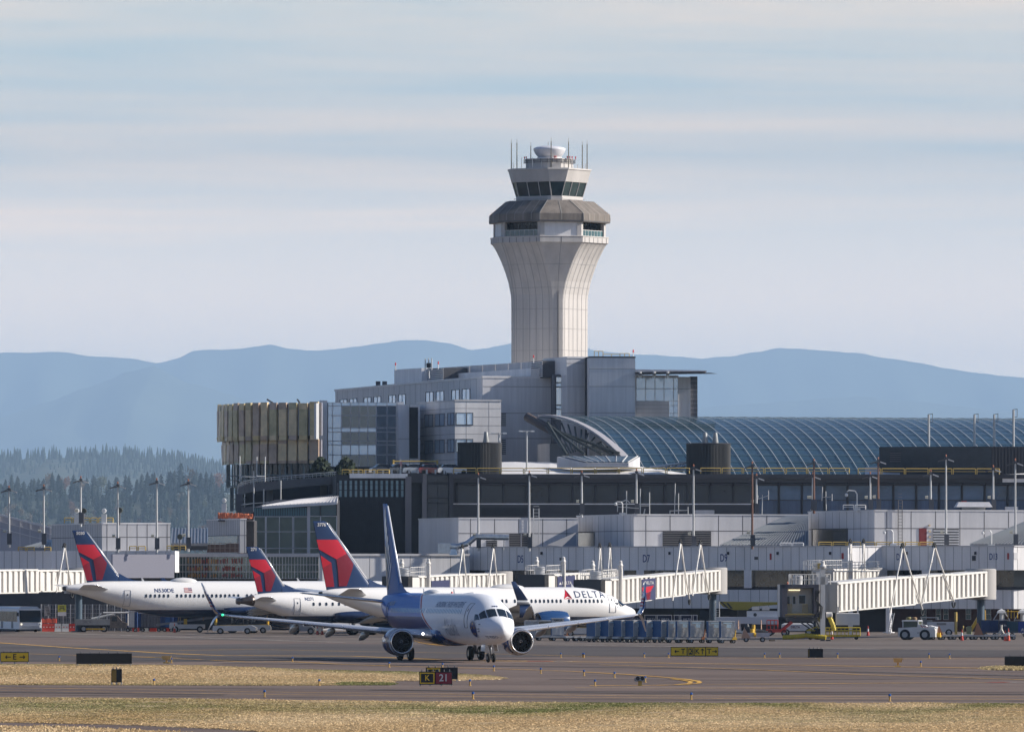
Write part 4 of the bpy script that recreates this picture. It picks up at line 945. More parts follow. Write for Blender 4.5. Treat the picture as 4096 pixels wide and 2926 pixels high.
# ---------------------------------------------------------------- green glass pavilion with white sloping roof
bG=block(1236,1075,1348,dep=22,ang=3)
gp=thing('glass_pavilion','green glass pavilion with teal slats and a sloping white seamed roof','building',(X(1236,1075),1075,0))
f2=bG['front'];A=meet(bG['C'],3,1016);f1=Face(A,bG['C'])
zl,zrr=Z(2027,1075),Z(1992,1075)
P4=[(A.x,A.y),(f2.pt(f2.L,0).x,f2.pt(f2.L,0).y),(f2.pt(f2.L,0).x,1100),(A.x+2,1100)]
mb=MB();mb.prism(P4,0,0,zt=[Z(2030,1075),Z(2012,1075),Z(1992,1100),Z(1998,1100)]);mb.build('wall',C_dark2,gp,world=1)
mb=MB();q=[P(1048,2024,1074.2),P(1348,2006,1074.2),P(1352,1985,1090),P(1200,1998,1090)];mb.add(q+[x-Vector((0,0,.35))for x in q],[(0,1,2,3),(7,6,5,4),(0,4,5,1),(1,5,6,2),(2,6,7,3),(3,7,4,0)])
for i in range(22):t=i/21;mb.tube(q[0].lerp(q[1],t)+Vector((0,0,.08)),q[3].lerp(q[2],t)+Vector((0,0,.08)),.06,4,1)
fixn(mb.build('roof',[C_whroof,C_metal2],gp,world=1))
for i in range(23):
    u0=1017+i*9.6;window(gp,f1,f1.au(u0),f1.au(u0+7.5),Z(2062,1075),Z(2031-i*.1,1075),mat('teal_slat',(.10,.24,.28),.35,var=.15,vs=.6),C_dark2,fw=.03,nm='slat')
for(ua,ub)in((1018,1060),(1066,1169),(1176,1228)):
    for(va,vb)in((2066,2124),(2127,2190),(2193,2214)):window(gp,f1,f1.au(ua),f1.au(ub),Z(vb,1075),Z(va,1075),G_green,C_metal,nv=max(1,(ub-ua)//45),fw=.08)
for(ua,ub)in((1240,1280),(1284,1345)):
    for(va,vb)in((2016,2060),):window(gp,f2,f2.au(ua),f2.au(ub),Z(vb,1075),Z(va,1075),mat('deep_teal_glass',(.03,.10,.13),.1),C_dark2,fw=.08)
    for(va,vb)in((2064,2124),(2127,2190),(2193,2214)):window(gp,f2,f2.au(ua),f2.au(ub),Z(vb,1075),Z(va,1075),G_green,C_metal,fw=.08)
mb=MB();f1.box(mb,f1.L-.25,f1.L+.15,0,Z(2025,1075),0,.2);mb.build('corner_post',C_metal2,gp,world=1)
CD=985.0
def cblock(root,segs,z0v,z1v,dref,m_l,m_f,dep=25,jf=3.1,jl=2.9,zmid=None,name='wall',w=.09):
    """segs: (u_corner, d, u_right, u_left) list of L shaped corners"""
    res=[]
    for(uc,d,ur,ul)in segs:
        b=block(uc,d,ur,ul)if ul else block(uc,d,ur,dep=dep)
        z1=b['front'].zv(z1v,0);z0=b['front'].zv(z0v,0)if z0v else 0
        zs=(b['front'].zv(zmid,0),)if zmid else()
        mb=MB();mb.prism(b['poly'],z0,z1);b['front'].joints(mb,z0,z1,jf,zs,1,w);
        if ul:b['left'].joints(mb,z0,z1,jl,zs,1,w)
        mb.build(name,[m_f,C_jointf],root,world=1)
        mb=MB()
        for fc in(b['front'],b['left']):fc.box(mb,-.05,fc.L+.05,z1-.02,z1+.12,-.1,.09)
        mb.build('coping',C_metal2,root,world=1)
        res.append((b,z0,z1))
    return res
cc=thing('concourse','long pale grey panelled gate concourse with blue gate numbers','building',(X(3000,CD),CD,0))
zb1,zb0=Z(2187,CD),Z(2279,CD)
band=[(1878,1008),(2360,995),(2985,985),(3392,976),(3528,979),(4055,968),(4220,972)]
def strip(root,pts,z0,z1,m,name,th=3.0,jn=None,proud=0.):
    for i in range(len(pts)-1):
        (ua,da),(ub,db)=pts[i],pts[i+1];A,B=Vector((X(ua,da),da)),Vector((X(ub,db),db));fc=Face(A,B);mb=MB();fc.box(mb,0,fc.L,z0,z1,-th,proud)
        if jn:fc.joints(mb,z0,z1,jn,(),1,.07,p=proud+.012)
        mb.build(name,[m,C_jointf],root,world=1)
strip(cc,band,zb0,zb1,C_metal,'parapet_band',jn=1.2)
strip(cc,[(u,d)for u,d in band],zb1,zb1+.14,C_metal2,'coping',th=.6,proud=.1)
strip(cc,[(u,d+1.2)for u,d in band],Z(2345,CD),zb0,G_dark,'gate_window',th=2)
for u in(2990,3500,3700,2215,2330,2480,2560):
    p=P(u,2300,986-(u-2000)*.006);MB().box(p.x-.45,p.x+.45,p.y-1.5,p.y-1.0,Z(2350,CD),zb0).build('pier',C_metal,cc,world=1)
lowb=[(2380,992),(2985,984.5),(3330,979),(3530,979),(4055,970),(4220,973)]
strip(cc,lowb,Z(2432,CD),Z(2357,CD),C_metal,'lower_band',th=2,jn=1.2)
strip(cc,[(2400,996),(3330,984),(4220,976)],0,Z(2430,CD),mat('ground_wall',(.07,.065,.07),.8,var=.15,vs=.6),'ground_wall',th=10)
strip(cc,[(3560,980),(4220,974.8)],0,Z(2420,CD),C_brick,'brick_wall',th=1)
roofm=MB();roofm.prism([(X(1878,1010),1010),(X(4220,972),972.5),(X(4220,1090),1090),(X(1800,1090),1090)],zb0+.1,zb1-.2);roofm.build('roof',C_metal,cc,world=1)
bf=Face((X(3560,980),980),(X(4220,974.8),974.8))
for u in(3686,3745,3775,3865,3945,4000):
    a=bf.au(u);window(cc,bf,a,a+.55,Z(2475,978),Z(2434,978),G_teal,C_lgrey,nh=2,fw=.05)
for(ua,ub)in((2700,2760),(2800,2870),(3390,3500)):
    p=P(ua,2500,983);q=P(ub,2500,983);MB().box(p.x,q.x,985.0,985.3,0,Z(2440,CD)).build('door_opening',C_dark2,cc,world=1)
def text_mesh(body,size,m,name,parent,M_,extr=.01,world=1,bold=0.0):
    cu=bpy.data.curves.new('t','FONT');cu.body=body;cu.size=size;cu.offset=bold;cu.extrude=extr;cu.align_x='CENTER';cu.align_y='CENTER';cu.resolution_u=3
    ob=bpy.data.objects.new('t',cu);col.objects.link(ob);dg=bpy.context.evaluated_depsgraph_get();dg.update();me=bpy.data.meshes.new_from_object(ob.evaluated_get(dg))
    bpy.data.objects.remove(ob);bpy.data.curves.remove(cu)
    me.transform(M_);me.materials.clear();me.materials.append(m);o=bpy.data.objects.new(name,me);col.objects.link(o)
    if parent:
        o.parent=parent
        if world:o.matrix_parent_inverse=wmat(parent).inverted()
    return o
def sgn_text(body,size,m,name,parent,fc,a,z,p=.02,sx=1,bold=0):
    c=fc.pt(a,z,p);M_=Matrix.Translation(c)@Matrix(((fc.t.x,0,fc.n.x,0),(fc.t.y,0,fc.n.y,0),(0,1,0,0),(0,0,0,1)))@Matrix.Diagonal((sx,1,1,1));return text_mesh(body,size,m,name,parent,M_,bold=bold)
M_bl=mat('gate_blue',(.03,.06,.22),.6);bands=[Face((X(a[0],a[1]),a[1]),(X(b[0],b[1]),b[1]))for a,b in zip(band,band[1:])]
def onband(u):
    for f_,(a,b)in zip(bands,zip(band,band[1:])):
        if a[0]<=u<=b[0]:return f_
for body,u,v,h in(('D5',2082,2236,1.3),('D7',2585,2234,1.3),('D9',2895,2231,1.3),('D11',3602,2227,1.1),('D13',3974,2226,1.1)):
    f_=onband(u);a=f_.au(u);sgn_text(body,h,M_bl,'gate_number',cc,f_,a,f_.zv(v,a),sx=.62,bold=.01)
for(u,v,ww,hh_,m_)in((3083,2225,.25,.75,C_red),(3371,2222,.3,.7,C_red),(4033,2223,.25,.75,C_red),(3896,2231,.5,.6,C_dark),(3719,2223,.25,.8,C_white),(4062,2222,.6,.8,C_metal2),(3025,2231,.5,.35,C_louv),(2245,2234,.5,.35,C_louv)):
    f_=onband(u);a=f_.au(u);mb=MB();z=f_.zv(v,a);f_.box(mb,a-ww/2,a+ww/2,z-hh_/2,z+hh_/2,0,.06);mb.build('notice_board',m_,cc,world=1)
for u in(2168,2679,2914,3112,3322,3627,3903):f_=onband(u);a=f_.au(u);mb=MB();z=f_.zv(2212,a);f_.box(mb,a-.1,a+.1,z-.15,z+.2,0,.2);mb.build('wall_light',C_dark2,cc,world=1)
def ublock(label,uc,d,ur,ul,vt,vb=2192,dep=20,mid=None,jf=3.1,jl=2.9):
    b=block(uc,d,ur,ul)if ul else block(uc,d,ur,dep=dep)
    o=bld('rooftop_block',label,'building',b,'grey panelled blocks on the concourse roof')
    z1=b['front'].zv(vt,0);z0=zb1-.8;zs=(b['front'].zv(mid,0),)if mid else()
    mb=MB();mb.prism(b['poly'],z0,z1);b['front'].joints(mb,z0,z1,jf,zs,1,.09)
    if ul:b['left'].joints(mb,z0,z1,jl,zs,1,.07)
    mb.build('wall',[C_metal2,C_joint],o,world=1);coping(o,b,z1,C_metal2,.12,.07);return o,b,z1
o1,b1_,z1a=ublock('low pale grey roof block with ladder and louvres below the dark hall',1834,1016,2312,None,2070,mid=2132)
louvre(o1,b1_['front'],b1_['front'].au(1945),b1_['front'].au(1988),Z(2196,1016),Z(2160,1016),C_joint);louvre(o1,b1_['front'],b1_['front'].au(2037),b1_['front'].au(2082),Z(2196,1018),Z(2134,1018),C_joint);louvre(o1,b1_['front'],b1_['front'].au(2087),b1_['front'].au(2128),Z(2196,1018),Z(2134,1018),C_joint)
mb=MB();f=b1_['front']
for u in(2131,2153):mb.tube(f.pt(f.au(u),zb1,.35),f.pt(f.au(u),Z(2032,1018),.35),.05,5)
for i in range(14):z=zb1+i*.4;mb.tube(f.pt(f.au(2131),z,.35),f.pt(f.au(2153),z,.35),.03,4)
mb.build('ladder',C_lgrey,o1,world=1)
mb=MB();mb.add([P(2188,2178,1006),P(2304,2128,1012),P(2307,2190,1006),P(2190,2186,1006),P(2188,2178,1012),P(2304,2128,1018),P(2307,2190,1012),P(2190,2186,1012)],[(0,1,2,3),(7,6,5,4),(0,4,5,1),(1,5,6,2),(2,6,7,3),(3,7,4,0)]);fixn(mb.build('stair_canopy',mat('canopy_grey',(.22,.22,.23),.6),o1,world=1))
o2,b2_,z2a=ublock('wide grey roof block with a long louvre in the middle of the concourse',2535,1003,3234,2307,2056,mid=2122)
f=b2_['front'];louvre(o2,f,f.au(2651),f.au(2844),Z(2187,1004),Z(2124,1004),C_joint)
window(o2,b2_['left'],b2_['left'].au(2312),b2_['left'].au(2378),Z(2190,1008),Z(2127,1008),G_green,C_joint)
def sloperoof(label,uL,uR,vtop,vbot,uT,d,dback=12):
    o=thing('sloping_roof',label,'roof',tuple(P(uL,vbot,d)),0,'ribbed sloping roofs on the concourse')
    q=[P(uL,vbot,d),P(uR,vbot,d),P(uR,vtop,d+dback),P(uT,vtop,d+dback)]
    mb=MB();mb.add(q+[x-Vector((0,0,.3))for x in q],[(0,1,2,3),(7,6,5,4),(0,4,5,1),(1,5,6,2),(2,6,7,3),(3,7,4,0)]);fixn(mb.build('roof_sheet',mat('seamed_roof',(.19,.19,.20),.45,metal=.3,var=.2,vs=.3),o,world=1))
    n=int((uR-uL)/13);mb=MB()
    for i in range(n+1):
        a=q[0].lerp(q[1],i/n);b=q[3].lerp(q[2],i/n);wd=.05
        mb.add([a+Vector((-wd,0,.03)),a+Vector((wd,0,.03)),b+Vector((wd,0,.03)),b+Vector((-wd,0,.03)),a+Vector((-wd,0,.11)),a+Vector((wd,0,.11)),b+Vector((wd,0,.11)),b+Vector((-wd,0,.11))],[(4,5,6,7),(0,1,5,4),(1,2,6,5),(2,3,7,6),(3,0,4,7)],0)
    o_s=mb.build('seams',mat('seam_blue_grey',(.26,.28,.30),.35,metal=.5),o,world=1);o_s['kind']='stuff'
    mb=MB();mb.box(q[0].x,q[1].x,d+.3,d+.8,zb1-.3,q[0].z-.2);mb.build('wall',C_dark2,o,world=1)
    return o
sloperoof('ribbed sloping roof left of the tallest roof block',2881,3232,2063,2180,3150,994,8)
o3,b3_,z3a=ublock('tall grey roof block with red door, ladder and large louvre at the right',3498,988,4190,3233,2039,mid=2112)
f=b3_['front'];mb=MB();f.box(mb,f.au(3676),f.au(3706),zb1,Z(2111,990),0,.08);mb.build('door',mat('dark_red_door',(.16,.008,.012),.5),o3,world=1)
louvre(o3,f,f.au(3732),f.au(3835),zb1,Z(2112,991),C_lgrey,.32,back=C_joint)
window(o3,b3_['left'],b3_['left'].au(3250),b3_['left'].au(3391),zb1+.05,Z(2113,992),mat('brown_glass',(.08,.065,.04),.15,metal=.3,var=.5,vs=.25,streak=.2),C_joint)
mb=MB()
for u in(3590,3606):mb.tube(f.pt(f.au(u),zb1,.3),f.pt(f.au(u),Z(2000,988),.3),.05,5)
for i in range(18):z=zb1+i*.38;mb.tube(f.pt(f.au(3590),z,.3),f.pt(f.au(3606),z,.3),.03,4)
mb.build('ladder',C_joint,o3,world=1)
for u,v in((3717,2100),(3718,2124),(3718,2146),(3718,2176)):a=f.au(u);z=f.zv(v,a);mb=MB();f.box(mb,a-.1,a+.1,z-.1,z+.1,0,.2);mb.build('wall_lamp',mat('lamp_cream',(.65,.5,.3)),o3,world=1)
sloperoof('ribbed sloping roof rising out of the right edge',3880,4190,2075,2176,4130,980,5)
rail('yellow railing in front of the tall roof block with the red door',[(3272,2184),(3560,2184),(3735,2184)],C_yel,982,60,17)
rail('white railing left of the tall roof block',[(3120,2184),(3216,2184)],C_white,984,48,14,group='white roof railings',nm='white_railing')
rail('white railing on the tall roof block',[(3370,2036),(3465,2036)],C_white,995,48,17,group='white roof railings',nm='white_railing')
fh=thing('roof_fan_hood','pale hipped ventilation hood with a red light box on the tall roof block','vent',tuple(P(3895,2038,1000)))
mb=MB();a=P(3822,2027,998);b=P(3967,2027,998);mb.taper(a.x,b.x,996,1002,a.z,a.z+.62,.35,1.2);mb.build('hood',C_metal2,fh,world=1)
a=P(3852,2040,998);b=P(3940,2040,998);MB().box(a.x,b.x,997.5,1001,z3a-.2,P(0,2027,998).z).build('base',C_white,fh,world=1);a=P(3847,2010,998);MB().box(a.x,a.x+.6,998,998.6,a.z-.35,a.z+.25).build('light_box',C_red,fh,world=1)
fh=thing('roof_fan_hood','small slatted vent box on the middle roof block behind a lamp pole','vent',tuple(P(2815,2056,1010)))
a=P(2779,2056,1008);b=P(2857,2038,1008);mb=MB()
for i in range(4):mb.box(a.x+.1*(i==0),b.x-.1*(i==0),1007,1009,z2a+i*.14,z2a+i*.14+.1)
mb.box(a.x+.1,b.x-.1,1007.1,1008.9,z2a-.1,z2a+.55);mb.build('slats',C_metal2,fh,world=1)
fh=thing('roof_fan_hood','slatted vent box on the tall roof block near the right edge','vent',tuple(P(4050,2038,1000)))
mb=MB();a=P(4024,2038,998);b=P(4072,2038,998);mb.box(a.x,b.x,998,1000,z3a-.1,z3a+.5);mb.build('slats',C_metal2,fh,world=1)
dc=thing('air_duct','silver insulated duct bending over the low roof in front of the dark entrance bay','duct',tuple(P(1750,2190,1003)))
M_foil=mat('foil_duct',(.55,.58,.60),.3,metal=.8,var=.2,vs=2,bump=.3)
mb=MB();pts=[P(1760,2182,1003),P(1830,2184,1003),P(1870,2172,1003),P(1902,2146,1003),P(1935,2146,1003),P(2035,2148,1003)]
for a,b in zip(pts,pts[1:]):mb.tube(a,b,.36,12)
for a,b in zip(pts,pts[1:]):
    n=max(1,int((b-a).length/1.0))
    for i in range(n):c=a.lerp(b,i/n);mb.tube(c,c.lerp(b,.08/max(.1,(b-c).length)),.40,12)
mb.build('duct_run',M_foil,dc,world=1)
a=P(1752,2198,1002);MB().box(a.x,a.x+1.5,1002,1003.4,zb1-.7,Z(2172,1003)).build('duct_box',M_foil,dc,world=1)
mb=MB();a=P(1797,2212,1002.5);mb.taper(a.x,a.x+1.0,1002,1003,zb1-.9,Z(2194,1003),.2,.1);mb.build('duct_foot',M_foil,dc,world=1)
for u in(1919,2015):a=P(u,2150,1003);MB().tube((a.x,a.y,zb1-.3),(a.x,a.y,a.z),.05,6).build('duct_leg',C_lgrey,dc,world=1)
# ---------------------------------------------------------------- left part of the concourse
cl=thing('gate_building','grey ribbed gate building at the left behind the red and blue tails','building',(X(300,985),985,0))
strip(cl,[(-60,990),(205,984),(700,984)],Z(2288,985),Z(2202,985),C_metal,'parapet_band',th=12,jn=1.2)
strip(cl,[(-60,991),(205,985),(700,986)],0,Z(2290,985),mat('ground_wall',(.07,)*3),'ground_wall',th=8)
mb=MB();fq=Face((X(447,979.6),979.6),(X(693,982.5),982.5));fq.box(mb,0,fq.L,Z(2310,981),Z(2216,981),-.4,.35);mb.build('white_panel_wall',mat('lilac_white_panel',(.42,.41,.47),.6),cl,world=1)
def sblock(label,uc,d,ur,ul,vt,mid,m=None):
    b=block(uc,d,ur,ul);o=bld('rooftop_block',label,'building',b,'grey panelled blocks on the concourse roof');z1=b['front'].zv(vt,0);zs=(b['front'].zv(mid,0),)
    z0=Z(2206,985);mb=MB();mb.prism(b['poly'],z0,z1);b['front'].joints(mb,z0,z1,1.25,zs,1,.08);b['left'].joints(mb,z0,z1,1.0,zs,1,.07);mb.build('wall',[C_metal2,C_joint],o,world=1);coping(o,b,z1,C_metal,.1,.06);return o,b,z1
sblock('grey panelled roof block behind the leftmost tail',408,995,681,206,2091,2147)
rail('yellow railing on top of the block behind the leftmost tail',[(255,2090),(360,2090),(455,2090)],C_yel,1000,35,20)
rail('yellow railing on the low roof at the far left',[(70,2203),(140,2203)],C_yel,984,35,16);rail('yellow railing beside the left lamp pole base',[(176,2203),(206,2203)],C_yel,984,30,16);rail('yellow railing below the block behind the leftmost tail',[(515,2201),(585,2201)],C_yel,980,35,17);rail('yellow railing on the low roof left of the construction site',[(665,2199),(745,2199)],C_yel,982,26,17)
hg=thing('hangar','pale grey hangar with sloping arched roof at the far left','hangar',(X(60,1060),1060,0))
prof_=[(-60,2045),(0,2056),(60,2072),(120,2088),(165,2098),(206,2108),(240,2116)]
mb=MB();V=[P(u,v,1060)for u,v in prof_]+[P(u,v-2,1085)for u,v in prof_]+[Vector((X(u,1060),1060,4))for u,v in prof_];n=len(prof_)
mb.add(V[:n]+V[2*n:],[(n+i,n+i+1,i+1,i)for i in range(n-1)]);(mb.build('gable_wall',mat('hangar_wall',(.52,.52,.56),.6,var=.06,vs=.3),hg,world=1))
MB().add(V[:2*n],[(i,i+1,n+i+1,n+i)for i in range(n-1)]).build('roof',C_metal2,hg,world=1)
mb=MB()
for i in range(8):u=-40+i*40;v=2045+(u+60)*.24;mb.tube(P(u,v+4,1059.9),P(u,2190,1059.9),.05,4)
for dv in(28,55):
    for(a,va),(b,vb)in zip(prof_,prof_[1:]):mb.tube(P(a,va+dv,1059.9),P(b,vb+dv,1059.9),.05,4)
for(a,va),(b,vb)in zip(prof_,prof_[1:]):mb.tube(P(a,va+1,1059.5),P(b,vb+1,1059.5),.16,4)
mb.build('panel_joints',C_metal,hg,world=1)
sloperoof('ribbed sloping roof between the grey block and the construction scaffold',684,830,2112,2172,690,1006,20)
sloperoof('small ribbed sloping roof behind the left lamp poles',90,206,2160,2190,200,1000,8)
o4,b4_,_z=sblock('ribbed grey block next to the orange wrapped roof edge',960,1030,985,826,2074,2140)
mb=MB();b4_['left'].box(mb,1,b4_['left'].L-1,Z(2200,1035),Z(2142,1035),0,.1);mb.build('window',G_green,o4,world=1)
ct=thing('construction_core','unfinished dark concrete stair core wrapped with orange tarpaulin at its top','construction site',(X(985,1040),1040,0))
mb=MB();mb.box(X(958,1040),X(1016,1040),1040,1052,0,Z(2080,1040));mb.build('core_wall',mat('raw_core',(.055,.05,.05),.9,var=.3,vs=.5),ct,world=1)
mb=MB();mb.box(X(962,1040),X(972,1040),1039.5,1040,5,Z(2086,1040));mb.build('rust_column',mat('rust',(.28,.10,.04),.9),ct,world=1)
mb=MB();a,b=X(872,1038),X(1012,1038);n=40;V=[]
rr=random.Random(3)
for i in range(n+1):x=a+(b-a)*i/n;V+=[(x,1037.5+rr.uniform(-.15,.15),Z(2074,1038)+rr.uniform(0,.1)),(x,1037.5+rr.uniform(-.15,.15),Z(2049+i*.12,1038)+rr.uniform(-.08,.08))]
mb.add(V,[(2*i,2*i+2,2*i+3,2*i+1)for i in range(n)]);tp=mb.build('tarpaulin',C_orange,ct,world=1);mo=tp.modifiers.new('Solidify','SOLIDIFY');mo.thickness=.06
mb=MB();mb.box(a,b,1038,1046,Z(2084,1038),Z(2078,1038));mb.build('floor_slab',C_conc_d,ct,world=1)
for u in range(880,1010,24):MB().tube(P(u,2080,1038),P(u,2048,1038),.06,5).build('guard_post',C_louv,ct,world=1)
cs=thing('glazed_wing','unfinished glazed wing with rows of orange and red protective sleeves behind the glass','building',(X(950,1000),1000,0))
fcs=Face((X(696,1004),1004),(X(1276,1000),1000));mb=MB();fcs.box(mb,0,fcs.L,0,Z(2214,1002),-10,-.5);mb.build('core',C_dark2,cs,world=1)
for j,(va,vb)in enumerate(((2226,2256),(2258,2284),(2286,2312))):
    for i in range(12):a0=fcs.L*i/12;window(cs,fcs,a0+.03,a0+fcs.L/12-.03,Z(vb,1002),Z(va,1002),G_green,C_metal,nv=4,fw=.04)
mb=MB();fcs.box(mb,-.2,fcs.L+.2,Z(2226,1002),Z(2212,1002),-10,.25);mb.build('roof_edge',C_metal2,cs,world=1)
M_sl=[mat('sleeve_orange',(.42,.21,.05),.7),mat('sleeve_red',(.30,.05,.035),.7)];rr=random.Random(9)
for j,(va,vb)in enumerate(((2230,2254),(2261,2282),(2289,2308))):
    for i in range(24):
        u=752+i*9.2+rr.uniform(-2,2)
        if rr.random()<.12:continue
        a0=fcs.au(u);mb=MB();fcs.box(mb,a0,a0+rr.uniform(.12,.2),Z(vb,1002)+rr.uniform(0,.1),Z(va,1002)-rr.uniform(0,.25),.1,.14);mb.build('protective_sleeve',M_sl[1 if u>870 else(1 if rr.random()<.12 else 0)],cs,world=1)
sc=thing('scaffold','brown mesh scaffold panels on the roof behind the leftmost aircraft','scaffold',tuple(P(860,2205,1012)))
M_net=mat('brown_net',(.10,.06,.05),.9,var=.3,vs=2)
for i,(u0,u1,v0,v1)in enumerate(((828,905,2176,2208),(905,955,2172,2208))):a,b=P(u0,v1,1012),P(u1,v0,1012);MB().box(a.x,b.x,1012,1012.1,a.z,b.z).build('netting',M_net,sc,world=1)
mb=MB()
for u in range(700,960,20):mb.tube(P(u,2208,1011),P(u,2170-(u%3)*3,1011),.05,4)
for v in(2172,2190):mb.tube(P(700,v,1011),P(955,v,1011),.04,4)
mb.tube(P(775,2170,1011),P(815,2208,1011),.05,4);mb.build('scaffold_tubes',mat('tube_grey',(.22,.18,.15)),sc,world=1)
pw_=thing('ribbed_gate_wall','long low ribbed grey gate wall in front of the black hall','building',(X(1600,1000),1000,0))
strip(pw_,[(1276,1000),(1878,1006)],0,Z(2214,1003),C_rib,'wall',th=14,jn=2.6);strip(pw_,[(1276,1000),(1878,1006)],Z(2222,1003),Z(2213,1003),C_metal2,'coping',th=14,proud=.15)
strip(pw_,[(1276,999.4),(1290,999.4)],0,Z(2216,1000),C_white,'end_trim',th=.4)
def decal_mesh(polys_or_mesh,mapf,sx=.25,sz=.18):
    """flat (x,z) geometry -> cut into small cells -> bent onto a surface by mapf"""
    bm=bmesh.new()
    if isinstance(polys_or_mesh,bpy.types.Mesh):bm.from_mesh(polys_or_mesh)
    else:
        for p in polys_or_mesh:bm.faces.new([bm.verts.new((q[0],q[1],0))for q in p])
    xs=[v.co.x for v in bm.verts];zs=[v.co.y for v in bm.verts]
    for ax,lo,hi,st in((0,min(xs),max(xs),sx),(1,min(zs),max(zs),sz)):
        t=lo+st
        while t<hi:
            co=Vector((t,0,0))if ax==0 else Vector((0,t,0));no=Vector((1,0,0))if ax==0 else Vector((0,1,0))
            bmesh.ops.bisect_plane(bm,geom=bm.verts[:]+bm.edges[:]+bm.faces[:],plane_co=co,plane_no=no);t+=st
    for v in bm.verts:v.co=mapf(v.co.x,v.co.y)
    me=bpy.data.meshes.new('decal');bm.to_mesh(me);bm.free();return me
def text2d(body,size,bold=0.,shear=0.,sx=1.,font=None,space=1.):
    cu=bpy.data.curves.new('t','FONT');cu.body=body;cu.size=size;cu.offset=bold;cu.shear=shear;cu.align_x='CENTER';cu.align_y='CENTER';cu.resolution_u=3;cu.space_character=space
    ob=bpy.data.objects.new('t',cu);col.objects.link(ob);dg=bpy.context.evaluated_depsgraph_get();dg.update();me=bpy.data.meshes.new_from_object(ob.evaluated_get(dg))
    bpy.data.objects.remove(ob);bpy.data.curves.remove(cu);me.transform(Matrix.Diagonal((sx,1,1,1)));return me
def put(me,name,m,parent,label=None):
    me.materials.clear();me.materials.append(m);o=bpy.data.objects.new(name,me);col.objects.link(o);o.parent=parent
    if label:o['label']=label
    return o
def airfoil(n=9,t=.12):
    up=[]
    for i in range(n+1):
        x=(1-math.cos(math.pi*i/n))/2;y=5*t*(.2969*math.sqrt(x)-.126*x-.3516*x*x+.2843*x**3-.1036*x**4);up.append((x,y))
    return up
def wingloft(secs,mi=0,n=9):
    """secs: (LE point, chord, up vector, thickness ratio)"""
    rings=[]
    for le,ch,up,th in secs:
        af=airfoil(n,th);le,up=Vector(le),Vector(up).normalized()
        r=[le+Vector((-x*ch,0,0))+up*(y*ch)for x,y in af]+[le+Vector((-x*ch,0,0))-up*(y*ch*.8)for x,y in af[::-1][1:-1]]
        rings.append(r)
    mb=MB();mb.loft(rings,mi);return mb
class Hull:
    def __init__(s,S,n=44):s.S=S;s.n=n
    def at(s,st):
        S=s.S
        if st<=S[0][0]:return S[0][1:]
        if st>=S[-1][0]:return S[-1][1:]
        for i in range(len(S)-1):
            if S[i][0]<=st<=S[i+1][0]:
                p0=S[max(i-1,0)];p1,p2=S[i],S[i+1];p3=S[min(i+2,len(S)-1)];t=(st-p1[0])/(p2[0]-p1[0]);out=[]
                for k in(1,2,3):
                    m1=(p2[k]-p0[k])/(p2[0]-p0[0])*(p2[0]-p1[0]);m2=(p3[k]-p1[k])/(p3[0]-p1[0])*(p2[0]-p1[0])
                    h00,h10,h01,h11=2*t**3-3*t**2+1,t**3-2*t**2+t,-2*t**3+3*t**2,t**3-t**2;out.append(h00*p1[k]+h10*m1+h01*p2[k]+h11*m2)
                return out
    def sp(s,st,th,off=.0):
        w_,zt_,zb_=s.at(st);zc_,rz=(zt_+zb_)/2,(zt_-zb_)/2;return Vector((-st,-(w_+off)*math.sin(th),zc_+(rz+off)*math.cos(th)))
    def side(s,st,z,off=.02,sg=-1):
        w_,zt_,zb_=s.at(st);zc_,rz=(zt_+zb_)/2,(zt_-zb_)/2;q=max(-1,min(1,(z-zc_)/rz));return Vector((-st,sg*(w_+off)*math.sqrt(max(0,1-q*q))+(0),z))
    def mesh(s,step=.45):
        sts=[];x=s.S[0][0]
        while x<s.S[-1][0]:sts.append(x);x+=(.07 if x<.6 else .18 if x<3.2 else step)
        sts.append(s.S[-1][0]);n=s.n
        rings=[[s.sp(st,2*math.pi*i/n)for i in range(n)]for st in sts];mb=MB();mb.loft(rings);return mb
    def patch(s,c,off=.02,n=5):
        """c: four corners (station, angle deg) -> curved patch"""
        mb=MB();V=[]
        for i in range(n+1):
            for j in range(n+1):
                a,b=i/n,j/n;st=(c[0][0]*(1-a)+c[1][0]*a)*(1-b)+(c[3][0]*(1-a)+c[2][0]*a)*b;th=(c[0][1]*(1-a)+c[1][1]*a)*(1-b)+(c[3][1]*(1-a)+c[2][1]*a)*b;V.append(s.sp(st,R(th),off))
        mb.add(V,[(i*(n+1)+j,i*(n+1)+j+1,(i+1)*(n+1)+j+1,(i+1)*(n+1)+j)for i in range(n)for j in range(n)]);return mb
def gloss(name,c,**k):return mat(name,c,k.pop('rough',.25),coat=k.pop('coat',.15),**k)
A_white=gloss('aircraft_white',(.78,.76,.73),var=.03,vs=.3)
A_navy=gloss('aircraft_navy',(.012,.028,.085));A_navy2=gloss('tail_navy',(.012,.035,.11));A_red=gloss('tail_red',(.62,.012,.03));A_dred=gloss('tail_dark_red',(.22,.008,.022))
A_grey=mat('wing_grey',(.52,.53,.55),.3,metal=.2,var=.05,vs=.5,coat=.3);A_slat=mat('bare_slat',(.80,.81,.83),.22,metal=.75)
A_lip=mat('inlet_lip',(.72,.71,.70),.22,metal=.85);A_fan=mat('fan_dark',(.015,.015,.017),.4,metal=.3);A_win=mat('cabin_window',(.03,.04,.055),.12);A_tyre=mat('tyre',(.014,.014,.015),.85);A_strut=mat('gear_strut',(.35,.35,.35),.35,metal=.6)
A_exh=mat('exhaust_metal',(.16,.14,.13),.3,metal=.9);A_line=mat('door_outline',(.20,.21,.24),.5)
A_fair=mat('fairing_beige',(.40,.38,.35),.35,coat=.3)
